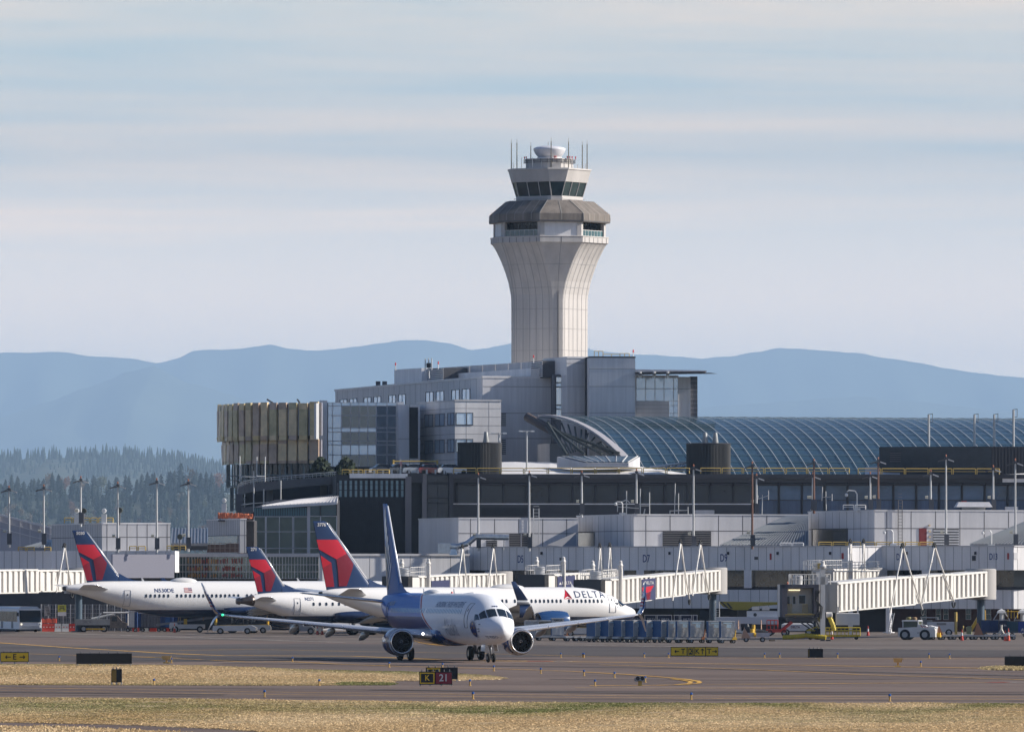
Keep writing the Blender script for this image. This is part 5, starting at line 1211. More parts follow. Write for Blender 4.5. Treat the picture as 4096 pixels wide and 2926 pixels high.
def delta_body(zb):
    nm='white_navy_body_%d'%int(zb*100)
    if nm in MATS:return MATS[nm]
    m=mat(nm,(.78,.76,.73),.3,coat=.1);t=m.node_tree;b=t.nodes['Principled BSDF'];tc_=t.nodes.new('ShaderNodeTexCoord');sp=t.nodes.new('ShaderNodeSeparateXYZ');t.links.new(tc_.outputs['Object'],sp.inputs[0])
    mt=t.nodes.new('ShaderNodeMath');mt.operation='GREATER_THAN';mt.inputs[1].default_value=zb;t.links.new(sp.outputs['Z'],mt.inputs[0]);x=t.nodes.new('ShaderNodeMix');x.data_type='RGBA';x.inputs[6].default_value=(.012,.025,.07,1);x.inputs[7].default_value=(.78,.76,.73,1)
    n=t.nodes.new('ShaderNodeTexNoise');n.inputs['Scale'].default_value=.5;t.links.new(tc_.outputs['Object'],n.inputs['Vector'])
    t.links.new(mt.outputs[0],x.inputs[0]);t.links.new(x.outputs[2],b.inputs['Base Color']);return m
def alaska_body():
    m=mat('white_blue_body',(.7,.72,.75),.3,coat=.0,spec=.06);t=m.node_tree;b=t.nodes['Principled BSDF'];L_=t.links.new;ND=t.nodes.new
    tc_=ND('ShaderNodeTexCoord');sp=ND('ShaderNodeSeparateXYZ');L_(tc_.outputs['Object'],sp.inputs[0])
    mr=ND('ShaderNodeMapRange');mr.inputs['From Min'].default_value=1.2;mr.inputs['From Max'].default_value=5.4;L_(sp.outputs['Z'],mr.inputs['Value'])
    fc=ND('ShaderNodeFloatCurve');cv=fc.mapping.curves[0];pts=[(1.2,10.5),(1.6,13.6),(2.26,16.6),(3.0,18.6),(3.9,20.6),(4.7,22.6),(5.1,24.6),(5.35,27.3)]
    cv.points[0].location=((pts[0][0]-1.2)/4.2,pts[0][1]/40);cv.points[1].location=(1,pts[-1][1]/40)
    for z,x in pts[1:-1]:cv.points.new((z-1.2)/4.2,x/40)
    fc.mapping.update();L_(mr.outputs[0],fc.inputs['Value'])
    mu=ND('ShaderNodeMath');mu.operation='MULTIPLY';mu.inputs[1].default_value=40;L_(fc.outputs[0],mu.inputs[0])
    ad=ND('ShaderNodeMath');ad.operation='ADD';L_(mu.outputs[0],ad.inputs[0]);L_(sp.outputs['X'],ad.inputs[1])
    rp=ND('ShaderNodeValToRGB');rp.color_ramp.interpolation='CONSTANT';e=rp.color_ramp.elements
    m2=ND('ShaderNodeMapRange');m2.inputs['From Min'].default_value=-2;m2.inputs['From Max'].default_value=2;L_(ad.outputs[0],m2.inputs['Value']);L_(m2.outputs[0],rp.inputs[0])
    e[0].position=0;e[0].color=(.02,.12,.42,1);e[1].position=.5;e[1].color=(.68,.71,.76,1)
    q=e.new(.55);q.color=(.36,.03,.04,1);q=e.new(.68);q.color=(.74,.75,.77,1)
    gt=ND('ShaderNodeMath');gt.operation='LESS_THAN';gt.inputs[1].default_value=3.45;L_(sp.outputs['Z'],gt.inputs[0]);lt=ND('ShaderNodeMath');lt.operation='LESS_THAN';lt.inputs[1].default_value=0;L_(ad.outputs[0],lt.inputs[0])
    an=ND('ShaderNodeMath');an.operation='MULTIPLY';L_(gt.outputs[0],an.inputs[0]);L_(lt.outputs[0],an.inputs[1]);x=ND('ShaderNodeMix');x.data_type='RGBA';L_(an.outputs[0],x.inputs[0]);L_(rp.outputs[0],x.inputs[6]);x.inputs[7].default_value=(.008,.035,.15,1);L_(x.outputs[2],b.inputs['Base Color'])  # aft blue turns navy low down: apron reflection put into the colour
    return m
DSEC={
}
def hull737(L_,crown=5.30,belly=1.30,T=None):
    c,b=crown,belly;e=L_
    S=[(0,.04,2.60,2.48),(.12,.30,2.86,2.20),(.35,.55,3.05,2.00),(.8,.88,3.27,1.74),(1.4,1.16,3.52,1.55),(1.9,1.34,3.80,1.46),(2.5,1.49,4.20,1.40),(3.2,1.62,4.56,1.35),(4.2,1.74,4.88,b+.02),(5.4,1.83,c-.19,b),(6.8,1.88,c-.06,b),(8.2,1.88,c,b)]
    S+=[(x,1.88,c,b)for x in(e*.4,e*.55,e*.66)]
    S+=[(e*.72,1.87,c,b+.12),(e*.78,1.80,c,b+.52),(e*.84,1.62,c,b+1.12),(e*.90,1.28,c-.03,b+1.85),(e*.95,.86,c-.12,b+2.55),(e*.985,.46,c-.28,b+3.05),(e,.22,c-.48,b+3.28)]
    return Hull(S)
def hull320(L_,crown=6.05,belly=1.85):
    c,b=crown,belly;e=L_
    S=[(0,.05,3.20,3.02),(.15,.42,3.52,2.72),(.5,.82,3.86,2.42),(1.1,1.2,4.32,2.15),(1.9,1.52,4.98,1.98),(2.8,1.75,5.52,1.9),(4,1.90,5.88,b),(5.5,1.97,c,b),(8,1.975,c,b)]
    S+=[(x,1.975,c,b)for x in(e*.4,e*.55,e*.68)]
    S+=[(e*.735,1.96,c,b+.10),(e*.79,1.88,c,b+.52),(e*.85,1.65,c,b+1.18),(e*.91,1.25,c-.05,b+1.98),(e*.96,.78,c-.28,b+2.62),(e*.99,.42,c-.5,b+3.0),(e,.28,c-.62,b+3.1)]
    return Hull(S)
def hullE(L_,crown=4.85,belly=1.5):
    c,b=crown,belly;e=L_
    S=[(0,.05,2.55,2.4),(.15,.38,2.85,2.1),(.6,.75,3.2,1.8),(1.3,1.05,3.75,1.62),(2.2,1.3,4.35,b+.03),(3.5,1.46,4.72,b),(5,1.505,c,b)]
    S+=[(x,1.505,c,b)for x in(e*.4,e*.6,e*.7)]+[(e*.76,1.49,c,b+.15),(e*.82,1.38,c-.02,b+.58),(e*.88,1.15,c-.08,b+1.15),(e*.94,.82,c-.3,b+1.7),(e*.98,.52,c-.6,b+2.0),(e,.42,c-.75,b+2.05)]
    return Hull(S)
FINN=[
 ('tail_red_panel','red',[(818,275),(960,275),(1022,372),(950,412),(834,343)]),
 ('tail_dark_red_panel','dred',[(950,412),(1022,372),(1068,445),(1060,480),(1020,600),(968,602),(960,480)]),
 ('tail_red_panel','red',[(845,385),(917,438),(860,472)]),
 ('tail_dark_red_panel','dred2',[(860,472),(917,438),(937,606),(882,606)]),
]
def fn(px,py):
    f=((px/1.754+800)-1287)/32.9;z=6.7-((py/1.754+2000)-2300)/37.2;q=(z-5.2)/(12.55-5.2);te=.55-1.6*q;le=6.2-5.65*q;return((f-te)/(le-te),q)
def make_plane(kind,label,name,pos,heading,livery):
    o=thing(name,label,'airliner',(pos[0],pos[1],0),R(heading))
    P_=dict(
        b739=dict(L=40.9,h=hull737,crown=5.30,wx=15.6,wr=7.6,wt=1.6,hs=17.16,wz=1.95,dih=.105,sw=28.5,mg=21.16,ng=3.99,tr=2.86,eng=(13.6,4.83,1.50,1.04),fz=12.55,fin=(5.2,6.2,.55,.55,-1.05),stab=(7.2,5.1,3.5,1.3,4.45,.115),sweeps=30,win=(.508,3.92),d1=5.0),
        b738=dict(L=38.0,h=hull737,crown=5.42,wx=13.0,wr=7.6,wt=1.6,hs=17.16,wz=1.95,dih=.105,sw=28.5,mg=19.6,ng=3.99,tr=2.86,eng=(11.0,4.83,1.72,1.16),fz=12.55,fin=(5.2,6.2,.55,.55,-1.05),stab=(7.2,5.1,3.5,1.3,4.45,.115),sweeps=30,win=(.508,3.92),d1=3.75),
        a321=dict(L=43.6,h=hull320,crown=6.05,wx=15.5,wr=7.2,wt=1.6,hs=17.0,wz=2.5,dih=.10,sw=28,mg=22.1,ng=5.07,tr=3.8,eng=(13.3,5.75,1.9,1.35),fz=11.9,fin=(5.9,7.0,2.6,0,.8),stab=(6.2,5.2,3.8,1.5,5.0,.10),sweeps=30,win=(.533,4.35),d1=5.2),
        e175=dict(L=30.6,h=hullE,crown=4.85,wx=11.5,wr=5.8,wt=1.4,hs=13.0,wz=1.9,dih=.095,sw=26,mg=15.6,ng=2.9,tr=2.6,eng=(9.6,4.1,1.5,1.0),fz=9.9,fin=(4.7,6.0,2.25,.2,.8),stab=(5.0,4.4,2.9,1.2,3.8,.10),sweeps=28,win=(.78,3.5),d1=3.5))[kind]
    Lf=P_['L'];HU=P_['h'](Lf,P_['crown']);e175=kind=='e175'
    delta=livery=='d'
    bm_=delta_body({'b738':2.2,'a321':2.72,'e175':2.15}[kind])if delta else alaska_body()
    fus=HU.mesh().build('fuselage',bm_,o,smooth=1)
    wt=A_grey;finm=A_navy2 if delta else mat('fin_blue',(.08,.19,.45),.4,coat=.0,spec=.06,var=.15,vs=.4)
    hs,sw=P_['hs'],math.tan(R(P_['sw']));wx,wr,wtp=P_['wx'],P_['wr'],P_['wt'];ye=hs*.34
    for sg in(-1,1):
        def le(y):return Vector((-(wx+(y-1.6)*sw),sg*y,P_['wz']+P_['dih']*(y-1.6)+(.0 if y<12 else .0)))
        def ch(y):
            tip_te=wx+(hs-1.6)*sw+wtp;kx=wx+wr-.3;te=kx if y<=ye else kx+(tip_te-kx)*(y-ye)/(hs-ye);return te-(wx+(y-1.6)*sw)
        ys=[1.0,2.4,ye,hs*.55,hs*.8,hs-.25]
        W=wingloft([(le(y),ch(y),(0,-sg*.1,1),.125 if y<ye else .105)for y in ys]).build('wing',wt,o,smooth=1);fixn(W)
        mb=MB()
        for ya,yb in((2.6,4.2),(5.6,8.3),(8.36,11.1),(11.16,13.9),(13.96,hs-.6)):
            if ya>hs-1:continue
            rings=[]
            for i in range(3):
                y=ya+(yb-ya)*i/2;l=le(y)+Vector((.10,0,-.05));c_=ch(y)*.155;up=Vector((0,-sg*.1,1));t_=c_*.33
                rings.append([l+Vector((-c_,0,0))+up*(t_*.9),l+Vector((-c_*.45,0,0))+up*t_*.85,l+Vector((-c_*.1,0,0))+up*t_*.4,l+Vector((0,0,0)),l+Vector((-c_*.12,0,0))-up*t_*.42,l+Vector((-c_*.6,0,0))-up*t_*.6])
            MB().loft(rings).build('slat',A_slat,W,smooth=1,angle=40)
        for yy in((ye+.2),hs*.5,hs*.66):
            p=le(yy)+Vector((-ch(yy)*.72,0,-.28));mb=MB();mb.loft([[p+Vector((dx,r*math.cos(a),-dz+r*1.3*math.sin(a)))for a in[k*math.pi/4 for k in range(8)]]for dx,r,dz in((1.4,.03,0),(.6,.2,.1),(-.6,.26,.22),(-1.7,.14,.42),(-2.3,.02,.56))]);mb.build('flap_fairing',A_fair,W,smooth=1)
        tp=le(hs-.25);c0=ch(hs-.25)
        if kind in('b739','b738','a321','e175'):
            hgt={'b739':2.55,'b738':2.5,'a321':2.4,'e175':1.7}[kind];S_=[(tp,c0,(0,-sg*.1,1),.10),(tp+Vector((-.25,sg*.35,.10)),c0*.93,(0,-sg*.5,.8),.09),(tp+Vector((-.60,sg*.62,.48)),c0*.80,(0,-sg*.9,.35),.08),(tp+Vector((-.6-hgt*.38,sg*(.62+hgt*.16),hgt*.6)),c0*.58,(0,-sg,.2),.07),(tp+Vector((-.6-hgt*.75,sg*(.62+hgt*.26),hgt)),c0*.30,(0,-sg,.2),.06)]
            wl_m=A_navy if delta else mat('flag_blue',(.02,.06,.22),.2,coat=.6)
            wl=fixn(wingloft(S_).build('winglet',wl_m,o,smooth=1))
            if delta:
                fixn(wingloft(S_[:3]).build('winglet_root',A_grey,wl,smooth=1)).scale=(1.001,1.001,1.002)
            else:
                def wmap(t,s,off,side):
                    a=S_[2][0].lerp(S_[4][0],t);c_=S_[2][1]+(S_[4][1]-S_[2][1])*t;return a+Vector((-c_*s,-sg*.04*side if False else 0,0))+Vector((0,side*sg*off,0))
                for k in range(7):
                    t0,t1=.02+k*.065,.02+(k+1)*.065
                    for side in(-1,1):
                        me=MB();me.add([wmap(t0,.08,.10-t0*.05,side),wmap(t0,.95,.05,side),wmap(t1,.95,.05,side),wmap(t1,.08,.10-t1*.05,side)],[(0,1,2,3)]);me.build('flag_stripe',mat('stripe_red',(.5,.03,.05))if k%2 else mat('stripe_white',(.75,.75,.76)),wl)
                for k in range(16):
                    t=.52+.42*((k*7)%16)/16;s_=.2+.6*((k*5)%16)/16
                    for side in(-1,1):c_=wmap(t,s_,.12-.05*t,side);me=MB();me.lathe([(0,0.001),(0,.05)],6,'Y',tuple(c_));me.build('flag_star',mat('stripe_white',(.75,.75,.76)),wl)
            if kind in('b739','b738'):
                S2=[(tp+Vector((-.25,sg*.35,-.02)),c0*.75,(0,-sg*.2,1),.08),(tp+Vector((-.7,sg*.62,-.35)),c0*.55,(0,-sg,.5),.07),(tp+Vector((-1.5,sg*1.05,-1.35)),c0*.22,(0,-sg,.4),.06)]
                fixn(wingloft(S2).build('lower_winglet',A_grey if not delta else A_navy,o,smooth=1))
        MB().lathe([(-.16,0.01),(-.1,.09),(.06,.09),(.16,.01)],8,'X',tuple(tp+Vector((-.12,sg*.12,.03)))).build('navigation_light',mat('green_light',(.05,.8,.35),emit=1.2)if(sg<0 and kind=='b739')else mat('lens_grey',(.5,.5,.5),.2),o,smooth=1)
        ex,ey,ez,er=P_['eng'];c=(-ex,sg*ey,ez)
        nacm=(A_navy if False else mat('engine_blue',(.02,.07,.20),.2,coat=.7))if delta else None
        prof=[(.02,er*.80),(.05,er*.86),(-.05,er*.92),(-.35,er*.985),(-.9,er*1.03),(-1.7,er*1.04),(-2.6,er*.98),(-3.4,er*.84),(-3.5,er*.80),(-3.42,er*.76)]
        if not delta:nacm=mat('engine_wrap',(.03,.06,.22),.2,coat=.7)
        nc=MB().lathe(prof[2:],40,'X',c).build('engine_nacelle',nacm,o,smooth=1);fixn(nc)
        if not delta:
            mb=MB()
            rr=random.Random(4)
            for k in range(13):
                x0=-.36-k*.085;r0=er*(1.0+.035*min(1,k/7));n=40
                a0,a1=(-2.2,1.9)
                V=[]
                for i in range(n+1):
                    a=a0+(a1-a0)*i/n;xx=x0+.06*math.sin(a*7+k)-.08*abs(math.sin(a*2));rr_=er*(.992+.043*min(1,max(0,(-xx-.35)/.6)));V+=[(c[0]+xx,c[1]+rr_*math.cos(a+math.pi/2*(1-sg)*0+(0 if sg>0 else math.pi)),c[2]+rr_*math.sin(a)),(c[0]+xx-.04,c[1]+rr_*math.cos(a+(0 if sg>0 else math.pi)),c[2]+rr_*math.sin(a))]
                mb.add(V,[(2*i,2*i+1,2*i+3,2*i+2)for i in range(n)])
            mb.build('gold_feather_stripes',mat('gold_orange',(.55,.27,.10),.3,coat=.5),nc)
            MB().lathe([(-.05,er*.935),(-.2,er*.968),(-.34,er*.992)],40,'X',c).build('pale_cowl_band',mat('cowl_pale',(.55,.54,.56),.25,coat=.5),nc,smooth=1)
        fixn(MB().lathe([(-.12,er*.925),(-.02,er*.90),(.04,er*.86),(.045,er*.83),(0,er*.79),(-.25,er*.755)],40,'X',c).build('inlet_lip',A_lip,o,smooth=1))
        MB().lathe([(-.24,er*.757),(-.9,er*.74),(-.92,.01)],40,'X',c).build('fan',A_fan,o,smooth=1,angle=30)
        sp_=MB().lathe([(-.85,er*.26),(-.6,er*.2),(-.42,er*.08),(-.38,.005)],20,'X',c).build('spinner',mat('spinner_grey',(.05,.05,.055),.3),o,smooth=1)
        mb=MB();mb.path([(c[0]-.50+.02*k,c[1]+er*.14*math.cos(k*1.0)*(1-k/7),c[2]+er*.14*math.sin(k*1.0)*(1-k/7))for k in range(6)],.025,4);mb.build('spinner_spiral',A_white,sp_)
        mb=MB()
        for k in range(24):
            a=2*math.pi*k/24;mb.add([(c[0]-.86,c[1]+er*.25*math.cos(a),c[2]+er*.25*math.sin(a)),(c[0]-.80,c[1]+er*.72*math.cos(a+.12),c[2]+er*.72*math.sin(a+.12)),(c[0]-.90,c[1]+er*.72*math.cos(a+.3),c[2]+er*.72*math.sin(a+.3))],[(0,1,2)])
        mb.build('fan_blades',mat('fan_blade',(.05,.05,.055),.25,metal=.8),o)
        MB().lathe([(-3.0,er*.62),(-3.6,er*.56),(-4.3,er*.42),(-4.32,.01)],24,'X',c).build('exhaust_nozzle',A_exh,o,smooth=1)
        mb=MB();xt=ex+1.0;zt2=P_['wz']+P_['dih']*(ey-1.6);mb.loft([[Vector((-x_,sg*ey+w2,z_))for x_,w2,z_ in((xt,-.14,ez+er*.85),(xt,.14,ez+er*.85),(xt+.8,.16,zz1_),(xt+.8,-.16,zz1_))]for zz1_ in(zt2+.25,)]+[[Vector((-x_,sg*ey+w2,z_))for x_,w2,z_ in((xt+3.6,-.1,ez+er*.5),(xt+3.6,.1,ez+er*.5),(xt+3.4,.1,zt2+.1),(xt+3.4,-.1,zt2+.1))]]);fixn(mb.build('pylon',A_white if delta else A_grey,o))
        h2,sx0,rc,tcq,sz,sdih=P_['stab'];xs=Lf-sx0;S3=[((-(xs+(y-.5)*.60),sg*y,sz+sdih*y),rc+(tcq-rc)*(y-.5)/(h2-.5),(0,0,1),.10)for y in(.3,1.2,h2*.5,h2-.15,h2)];S3[-1]=(Vector(S3[-1][0])+Vector((-.2,0,0)),tcq*.7,(0,0,1),.06)
        st_=fixn(wingloft(S3).build('tailplane',A_grey if delta else mat('tailplane_blue_grey',(.16,.20,.30),.3,coat=.4),o,smooth=1))
        mb=MB();a=Vector(S3[1][0])+Vector((.03,0,0));b2=Vector(S3[3][0])+Vector((.03,0,0));mb.tube(a,b2,.05,6);mb.build('leading_edge',A_slat,st_,smooth=1)
        gx=P_['mg'];gy=sg*P_['tr']
        gr=MB().tube((-gx,gy,.55),(-gx,gy*.93,2.4),.13,10).tube((-gx,gy,.9),(-gx+.9,gy*.8,2.2),.06,8).tube((-gx,gy-.42,.55),(-gx,gy+.42,.55),.09,8);gr=gr.build('main_gear',A_strut,o,smooth=1)
        for dy in(-.43,.43):
            wh=MB().lathe([(-.2,.30),(-.21,.46),(-.15,.54),(0,.56),(.15,.54),(.21,.46),(.2,.30)],28,'Y',(-gx,gy+dy,.56)).build('wheel',A_tyre,gr,smooth=1);MB().lathe([(-.17,.01),(-.18,.29),(.18,.29),(.17,.01)],20,'Y',(-gx,gy+dy,.56)).build('hub',A_strut,wh)
    fx0,fx1=wx-1.2,wx+wr+2.2;crn,bel=P_['crown'],HU.at(wx+3)[2]
    rings=[]
    for t in(0,.08,.25,.5,.75,.92,1):
        x_=fx0+(fx1-fx0)*t;w_=(HU.at(x_)[0]-.08)+.30*math.sin(math.pi*t)**.5;rings.append([Vector((-x_,w_*math.cos(a),bel+.75+(.75+.22*math.sin(math.pi*t)**.5)*math.sin(a)*(1 if math.sin(a)<0 else .9)))for a in[2*math.pi*k/24 for k in range(24)]])
    MB().loft(rings).build('wing_fairing',A_navy if delta else mat('belly_blue',(.01,.045,.18),.15,coat=.7),o,smooth=1)
    gx=P_['ng'];ng=MB().tube((-gx,0,.36),(-gx-.05,0,1.6),.08,8).tube((-gx,-.3,.35),(-gx,.3,.35),.06,8).tube((-gx-.1,0,.8),(-gx-.9,0,1.5),.05,6).build('nose_gear',A_strut,o,smooth=1)
    for dy in(-.22,.22):
        wh=MB().lathe([(-.1,.18),(-.11,.28),(-.07,.35),(.07,.35),(.11,.28),(.1,.18)],22,'Y',(-gx,dy,.35)).build('wheel',A_tyre,ng,smooth=1);MB().lathe([(-.09,.01),(-.09,.18),(.09,.18),(.09,.01)],14,'Y',(-gx,dy,.35)).build('hub',A_strut,wh)
    for dy in(-.55,.55):MB().add([(-gx+.1,dy*.8,1.4),(-gx-1.2,dy*.8,1.4),(-gx-1.2,dy,.85),(-gx+.1,dy,.85),(-gx+.1,dy*.8+.03,1.4),(-gx-1.2,dy*.8+.03,1.4),(-gx-1.2,dy+.03,.85),(-gx+.1,dy+.03,.85)],[(0,1,2,3),(7,6,5,4),(0,3,7,4),(1,5,6,2),(3,2,6,7)]).build('gear_door',A_white,o)
    z0,cle,cte,_,tte=P_['fin'];zt_=P_['fz'];fb=z0-.3
    def fx(p,q):te=cte+(tte-cte)*q;l_=cle+((tte+1.6)-cle)*q;return-(Lf)+te+(l_-te)*p
    def fth(q):return .10 if q>.0 else .10
    S4=[]
    for q in(-.06,0,.25,.5,.75,.97,1.0):
        l_,t_=fx(1,q),fx(0,q);S4.append((Vector((l_-(.25 if q==1.0 else 0),0,z0+(zt_-z0)*q)),(l_-t_)-(.25 if q==1.0 else 0),(0,1,0),.085))
    fin=fixn(wingloft(S4).build('tail_fin',finm,o,smooth=1))
    fl_={'b739':2.6,'b738':2.6,'a321':2.2,'e175':3.4}[kind];rings=[];xq=fx(1,.12)
    for t in(0,.33,.66,1):xx=fx(1,0)+fl_*(1-t);zz_=P_['crown']+.02+(.9 if kind!='e175' else 1.0)*t**2.0;rings.append([Vector((xx-fl_*t*.25,0,zz_)),Vector((xx-fl_*t*.25,-.05-.2*t,P_['crown']-.35)),Vector((xx-fl_*t*.25,.05+.2*t,P_['crown']-.35))])
    fixn(MB().loft(rings).build('dorsal_fin',finm,o))
    def fmap(sg):
        def f(px,pz):
            q=(pz-z0)/(zt_-z0);l_,t_=fx(1,q),fx(0,q);c=l_-t_;s_=min(1,max(0,(l_-px)/c));t=.085*(.8 if sg>0 else 1);y=5*t*(.2969*math.sqrt(s_)-.126*s_-.3516*s_*s_+.2843*s_**3-.1036*s_**4)*c;return Vector((px,sg*(y+.03),pz))
        return f
    if delta:
        for nm,mk,poly in FINN:
            pts=[]
            for p in poly:a,q=fn(*p);pts.append((fx(min(a,.985),q),z0+(zt_-z0)*q))
            for sg in(-1,1):put(decal_mesh([pts],fmap(sg),.5,.4),nm,{'red':A_red,'dred':A_dred,'dred2':mat('tail_mid_red',(.36,.01,.028),.2,coat=.6)}[mk],fin)
        mb=MB();l0,l1=fx(1,.16),fx(1,.96);mb.tube((l0+.02,0,z0+(zt_-z0)*.16),(l1+.02,0,z0+(zt_-z0)*.96),.075,8);mb.build('leading_edge',mat('bare_edge',(.85,.85,.86),.3,metal=.3),fin,smooth=1)
        num={'b738':'3776','a321':'5030','e175':'271'}[kind];tm=text2d(num,.5,.01);tm.transform(Matrix.Translation((fx(.5,.945),z0+(zt_-z0)*.945,0)));f=fmap(-1);put(decal_mesh(tm,f,9,9),'tail_number',A_white,fin)
    else:
        mb=MB();l0,l1=fx(1,.12),fx(1,.97);mb.tube((l0+.02,0,z0+(zt_-z0)*.12),(l1+.02,0,z0+(zt_-z0)*.97),.075,8);mb.build('leading_edge',mat('bare_edge',(.85,.85,.86),.3,metal=.3),fin,smooth=1)
        rr=random.Random(2);pale=mat('fin_pale_blue',(.30,.42,.62),.25,coat=.5)
        for k in range(7):
            q0=.10+k*.10;pts=[]
            for i in range(6):q=q0+.05*i;pts.append((fx(.18+.10*i*(1-.05*k),q),z0+(zt_-z0)*q))
            pts+=[(x+.16+.03*k,z-.12)for x,z in pts[::-1]];put(decal_mesh([pts],fmap(-1),.5,.5),'fin_swoosh',pale,fin)
        pts=[(fx(.02,.05),z0+(zt_-z0)*.05),(fx(.16,.05),z0+(zt_-z0)*.05),(fx(.22,.5),z0+(zt_-z0)*.5),(fx(.03,.55),z0+(zt_-z0)*.55)];put(decal_mesh([pts],fmap(-1),.5,.5),'rudder_patch',mat('rudder_taupe',(.12,.11,.13),.3),fin)
    MB().lathe([(0,HU.at(Lf)[0]),(-.35,HU.at(Lf)[0]*.8),(-.36,.02)],16,'X',(-Lf+.03,0,(HU.at(Lf)[1]+HU.at(Lf)[2])/2)).build('exhaust_outlet',A_exh if e175 else mat('apu_dark',(.05,.05,.055),.5),o,smooth=1)
    if e175:
        S_=[(Lf-2.6+.5*i,)for i in range(6)];rings=[[HU.sp(st,2*math.pi*k/24,.02)for k in range(24)]for st in[Lf-1.6,Lf-1.2,Lf-.8,Lf-.4,Lf]];MB().loft(rings).build('tail_cone_cap',mat('brown_metal',(.12,.10,.09),.35,metal=.7),o,smooth=1)
    pitch,wz_=P_['win'];off={'b739':0,'b738':0,'a321':0,'e175':0}[kind]
    d1=P_['d1'];dback=Lf-{'b739':8.6,'b738':8.0,'a321':7.4,'e175':6.9}[kind]
    for sg in(-1,1):
        st=d1+(1.25 if kind=='b738' else 1.5);k=0;proto=None
        while st<dback-1.3:
            skip={'b739':k in(24,51),'b738':k in(9,22),'a321':k in(14,15,16,30,46),'e175':k in(8,)}[kind]
            if not skip:
                zc_=wz_;ww,wh_=(.125,.20)if not e175 else(.13,.19)
                pts=[(ww*math.copysign(abs(math.cos(a))**.7,math.cos(a)),wh_*math.copysign(abs(math.sin(a))**.7,math.sin(a)))for a in[2*math.pi*i/12 for i in range(12)]]
                const=abs(HU.at(st)[0]-HU.at(Lf*.5)[0])<.004 and abs(HU.at(st)[2]-HU.at(Lf*.5)[2])<.01
                if const and proto:c=proto.copy();col.objects.link(c);c.parent=fus;c.location=(-(st-p0),0,0)
                else:
                    V=[HU.side(st-px,zc_+pz,.028,sg)for px,pz in pts];wmat_=A_win if delta else mat('window_light_blue',(.42,.55,.66),.2,metal=.1)
                    mb=MB();mb.add(V,[tuple(range(12))if sg<0 else tuple(range(12))[::-1]]);c=mb.build('cabin_window',wmat_,fus)
                    if const:proto,p0=c,st
            st+=pitch;k+=1
        for ds,dw,dz0,dz1 in((d1-.55,.86,wz_-1.25,wz_+.62),(dback,.80,wz_-1.2,wz_+.62)):
            outl=[]
            def dp(a,b):return HU.side(ds+a*dw,dz0+(dz1-dz0)*b,.02,sg)
            n=8;loop=[dp(.04,i/n)for i in range(n+1)]+[dp(i/3,1)for i in range(1,3)]+[dp(.96,1-i/n)for i in range(n+1)]+[dp(1-i/3,0)for i in range(1,4)]
            mb=MB();mb.path(loop+[loop[0]],.022,4);dr=mb.build('door',A_line,o)
            mb=MB();c0=HU.side(ds+dw*.5,dz1-.45,.03,sg);V=[HU.side(ds+dw*.5-.08*math.cos(a),dz1-.5+.12*math.sin(a),.02,sg)for a in[2*math.pi*i/8 for i in range(8)]];mb.add(V,[tuple(range(8))if sg<0 else tuple(range(8))[::-1]]);mb.build('door_window',A_win,dr)
    CW={'b739':[((1.48,3),(1.64,36),(2.52,30),(2.36,2)),((1.70,39),(2.20,62),(2.74,54),(2.56,33)),((2.25,65),(2.98,78),(3.22,62),(2.80,57))]}
    CW['b738']=CW['b739'];CW['a321']=[((1.25,3),(1.5,36),(2.15,33),(1.95,2)),((1.55,39),(2.1,60),(2.6,54),(2.2,35)),((2.15,62),(2.9,68),(3.0,57),(2.65,56))];CW['e175']=[((1.0,3),(1.3,40),(1.9,36),(1.6,2)),((1.4,44),(2.2,64),(2.3,52),(1.95,38))]
    cm=mat('cockpit_glass',(.012,.02,.028),.05,spec=.8)
    for c in CW[kind]:
        for s2 in(1,-1):o2=HU.patch([(a,b*s2)for a,b in c],.018).build('cockpit_window',cm,o,smooth=1)
    def blob(st,l_,w_,h_,m=A_white,nm='satcom_dome'):
        rings=[]
        for t in(0,.1,.25,.5,.75,.9,1):a=math.sin(math.pi*t)**.5 if 0<t<1 else .02;rings.append([Vector((-(st+l_*t),w_*a*math.cos(b),P_['crown']-.12+(h_+.12)*a*max(-.5,math.sin(b))))for b in[2*math.pi*k/16 for k in range(16)]])
        MB().loft(rings).build(nm,m,o,smooth=1)
    if kind!='e175':blob(*{'b739':(22.2,3.6,.72,.30),'b738':(13.5,4.4,.8,.36),'a321':(27.5,3.6,.8,.42)}[kind])
    for st in({'b739':(16.2,26.8),'b738':(7.5,19.0),'a321':(15,34),'e175':(8,)}[kind]):MB().yprism([(-st,P_['crown']-.05),(-st-.35,P_['crown']-.05),(-st-.42,P_['crown']+.36),(-st-.3,P_['crown']+.36)],-.02,.02).build('blade_antenna',A_grey,o)
    MB().lathe([(0,.1),(.1,.08),(.16,.01)],8,o=(-Lf*.42,0,P_['crown']-.01)).build('beacon',M_redl,o,smooth=1)
    return o,HU,fus,P_
def sidetext(HU,fus,body,size,m,name,st,z,bold=0,shear=0,sx=1,space=1,slope=0.):
    tm=text2d(body,size,bold,shear,sx,space=space);tm.transform(Matrix.Translation((-st,z,0)))
    return put(decal_mesh(tm,lambda x,zz_:HU.side(-x,zz_,.022,-1),.3,.12),name,m,fus)
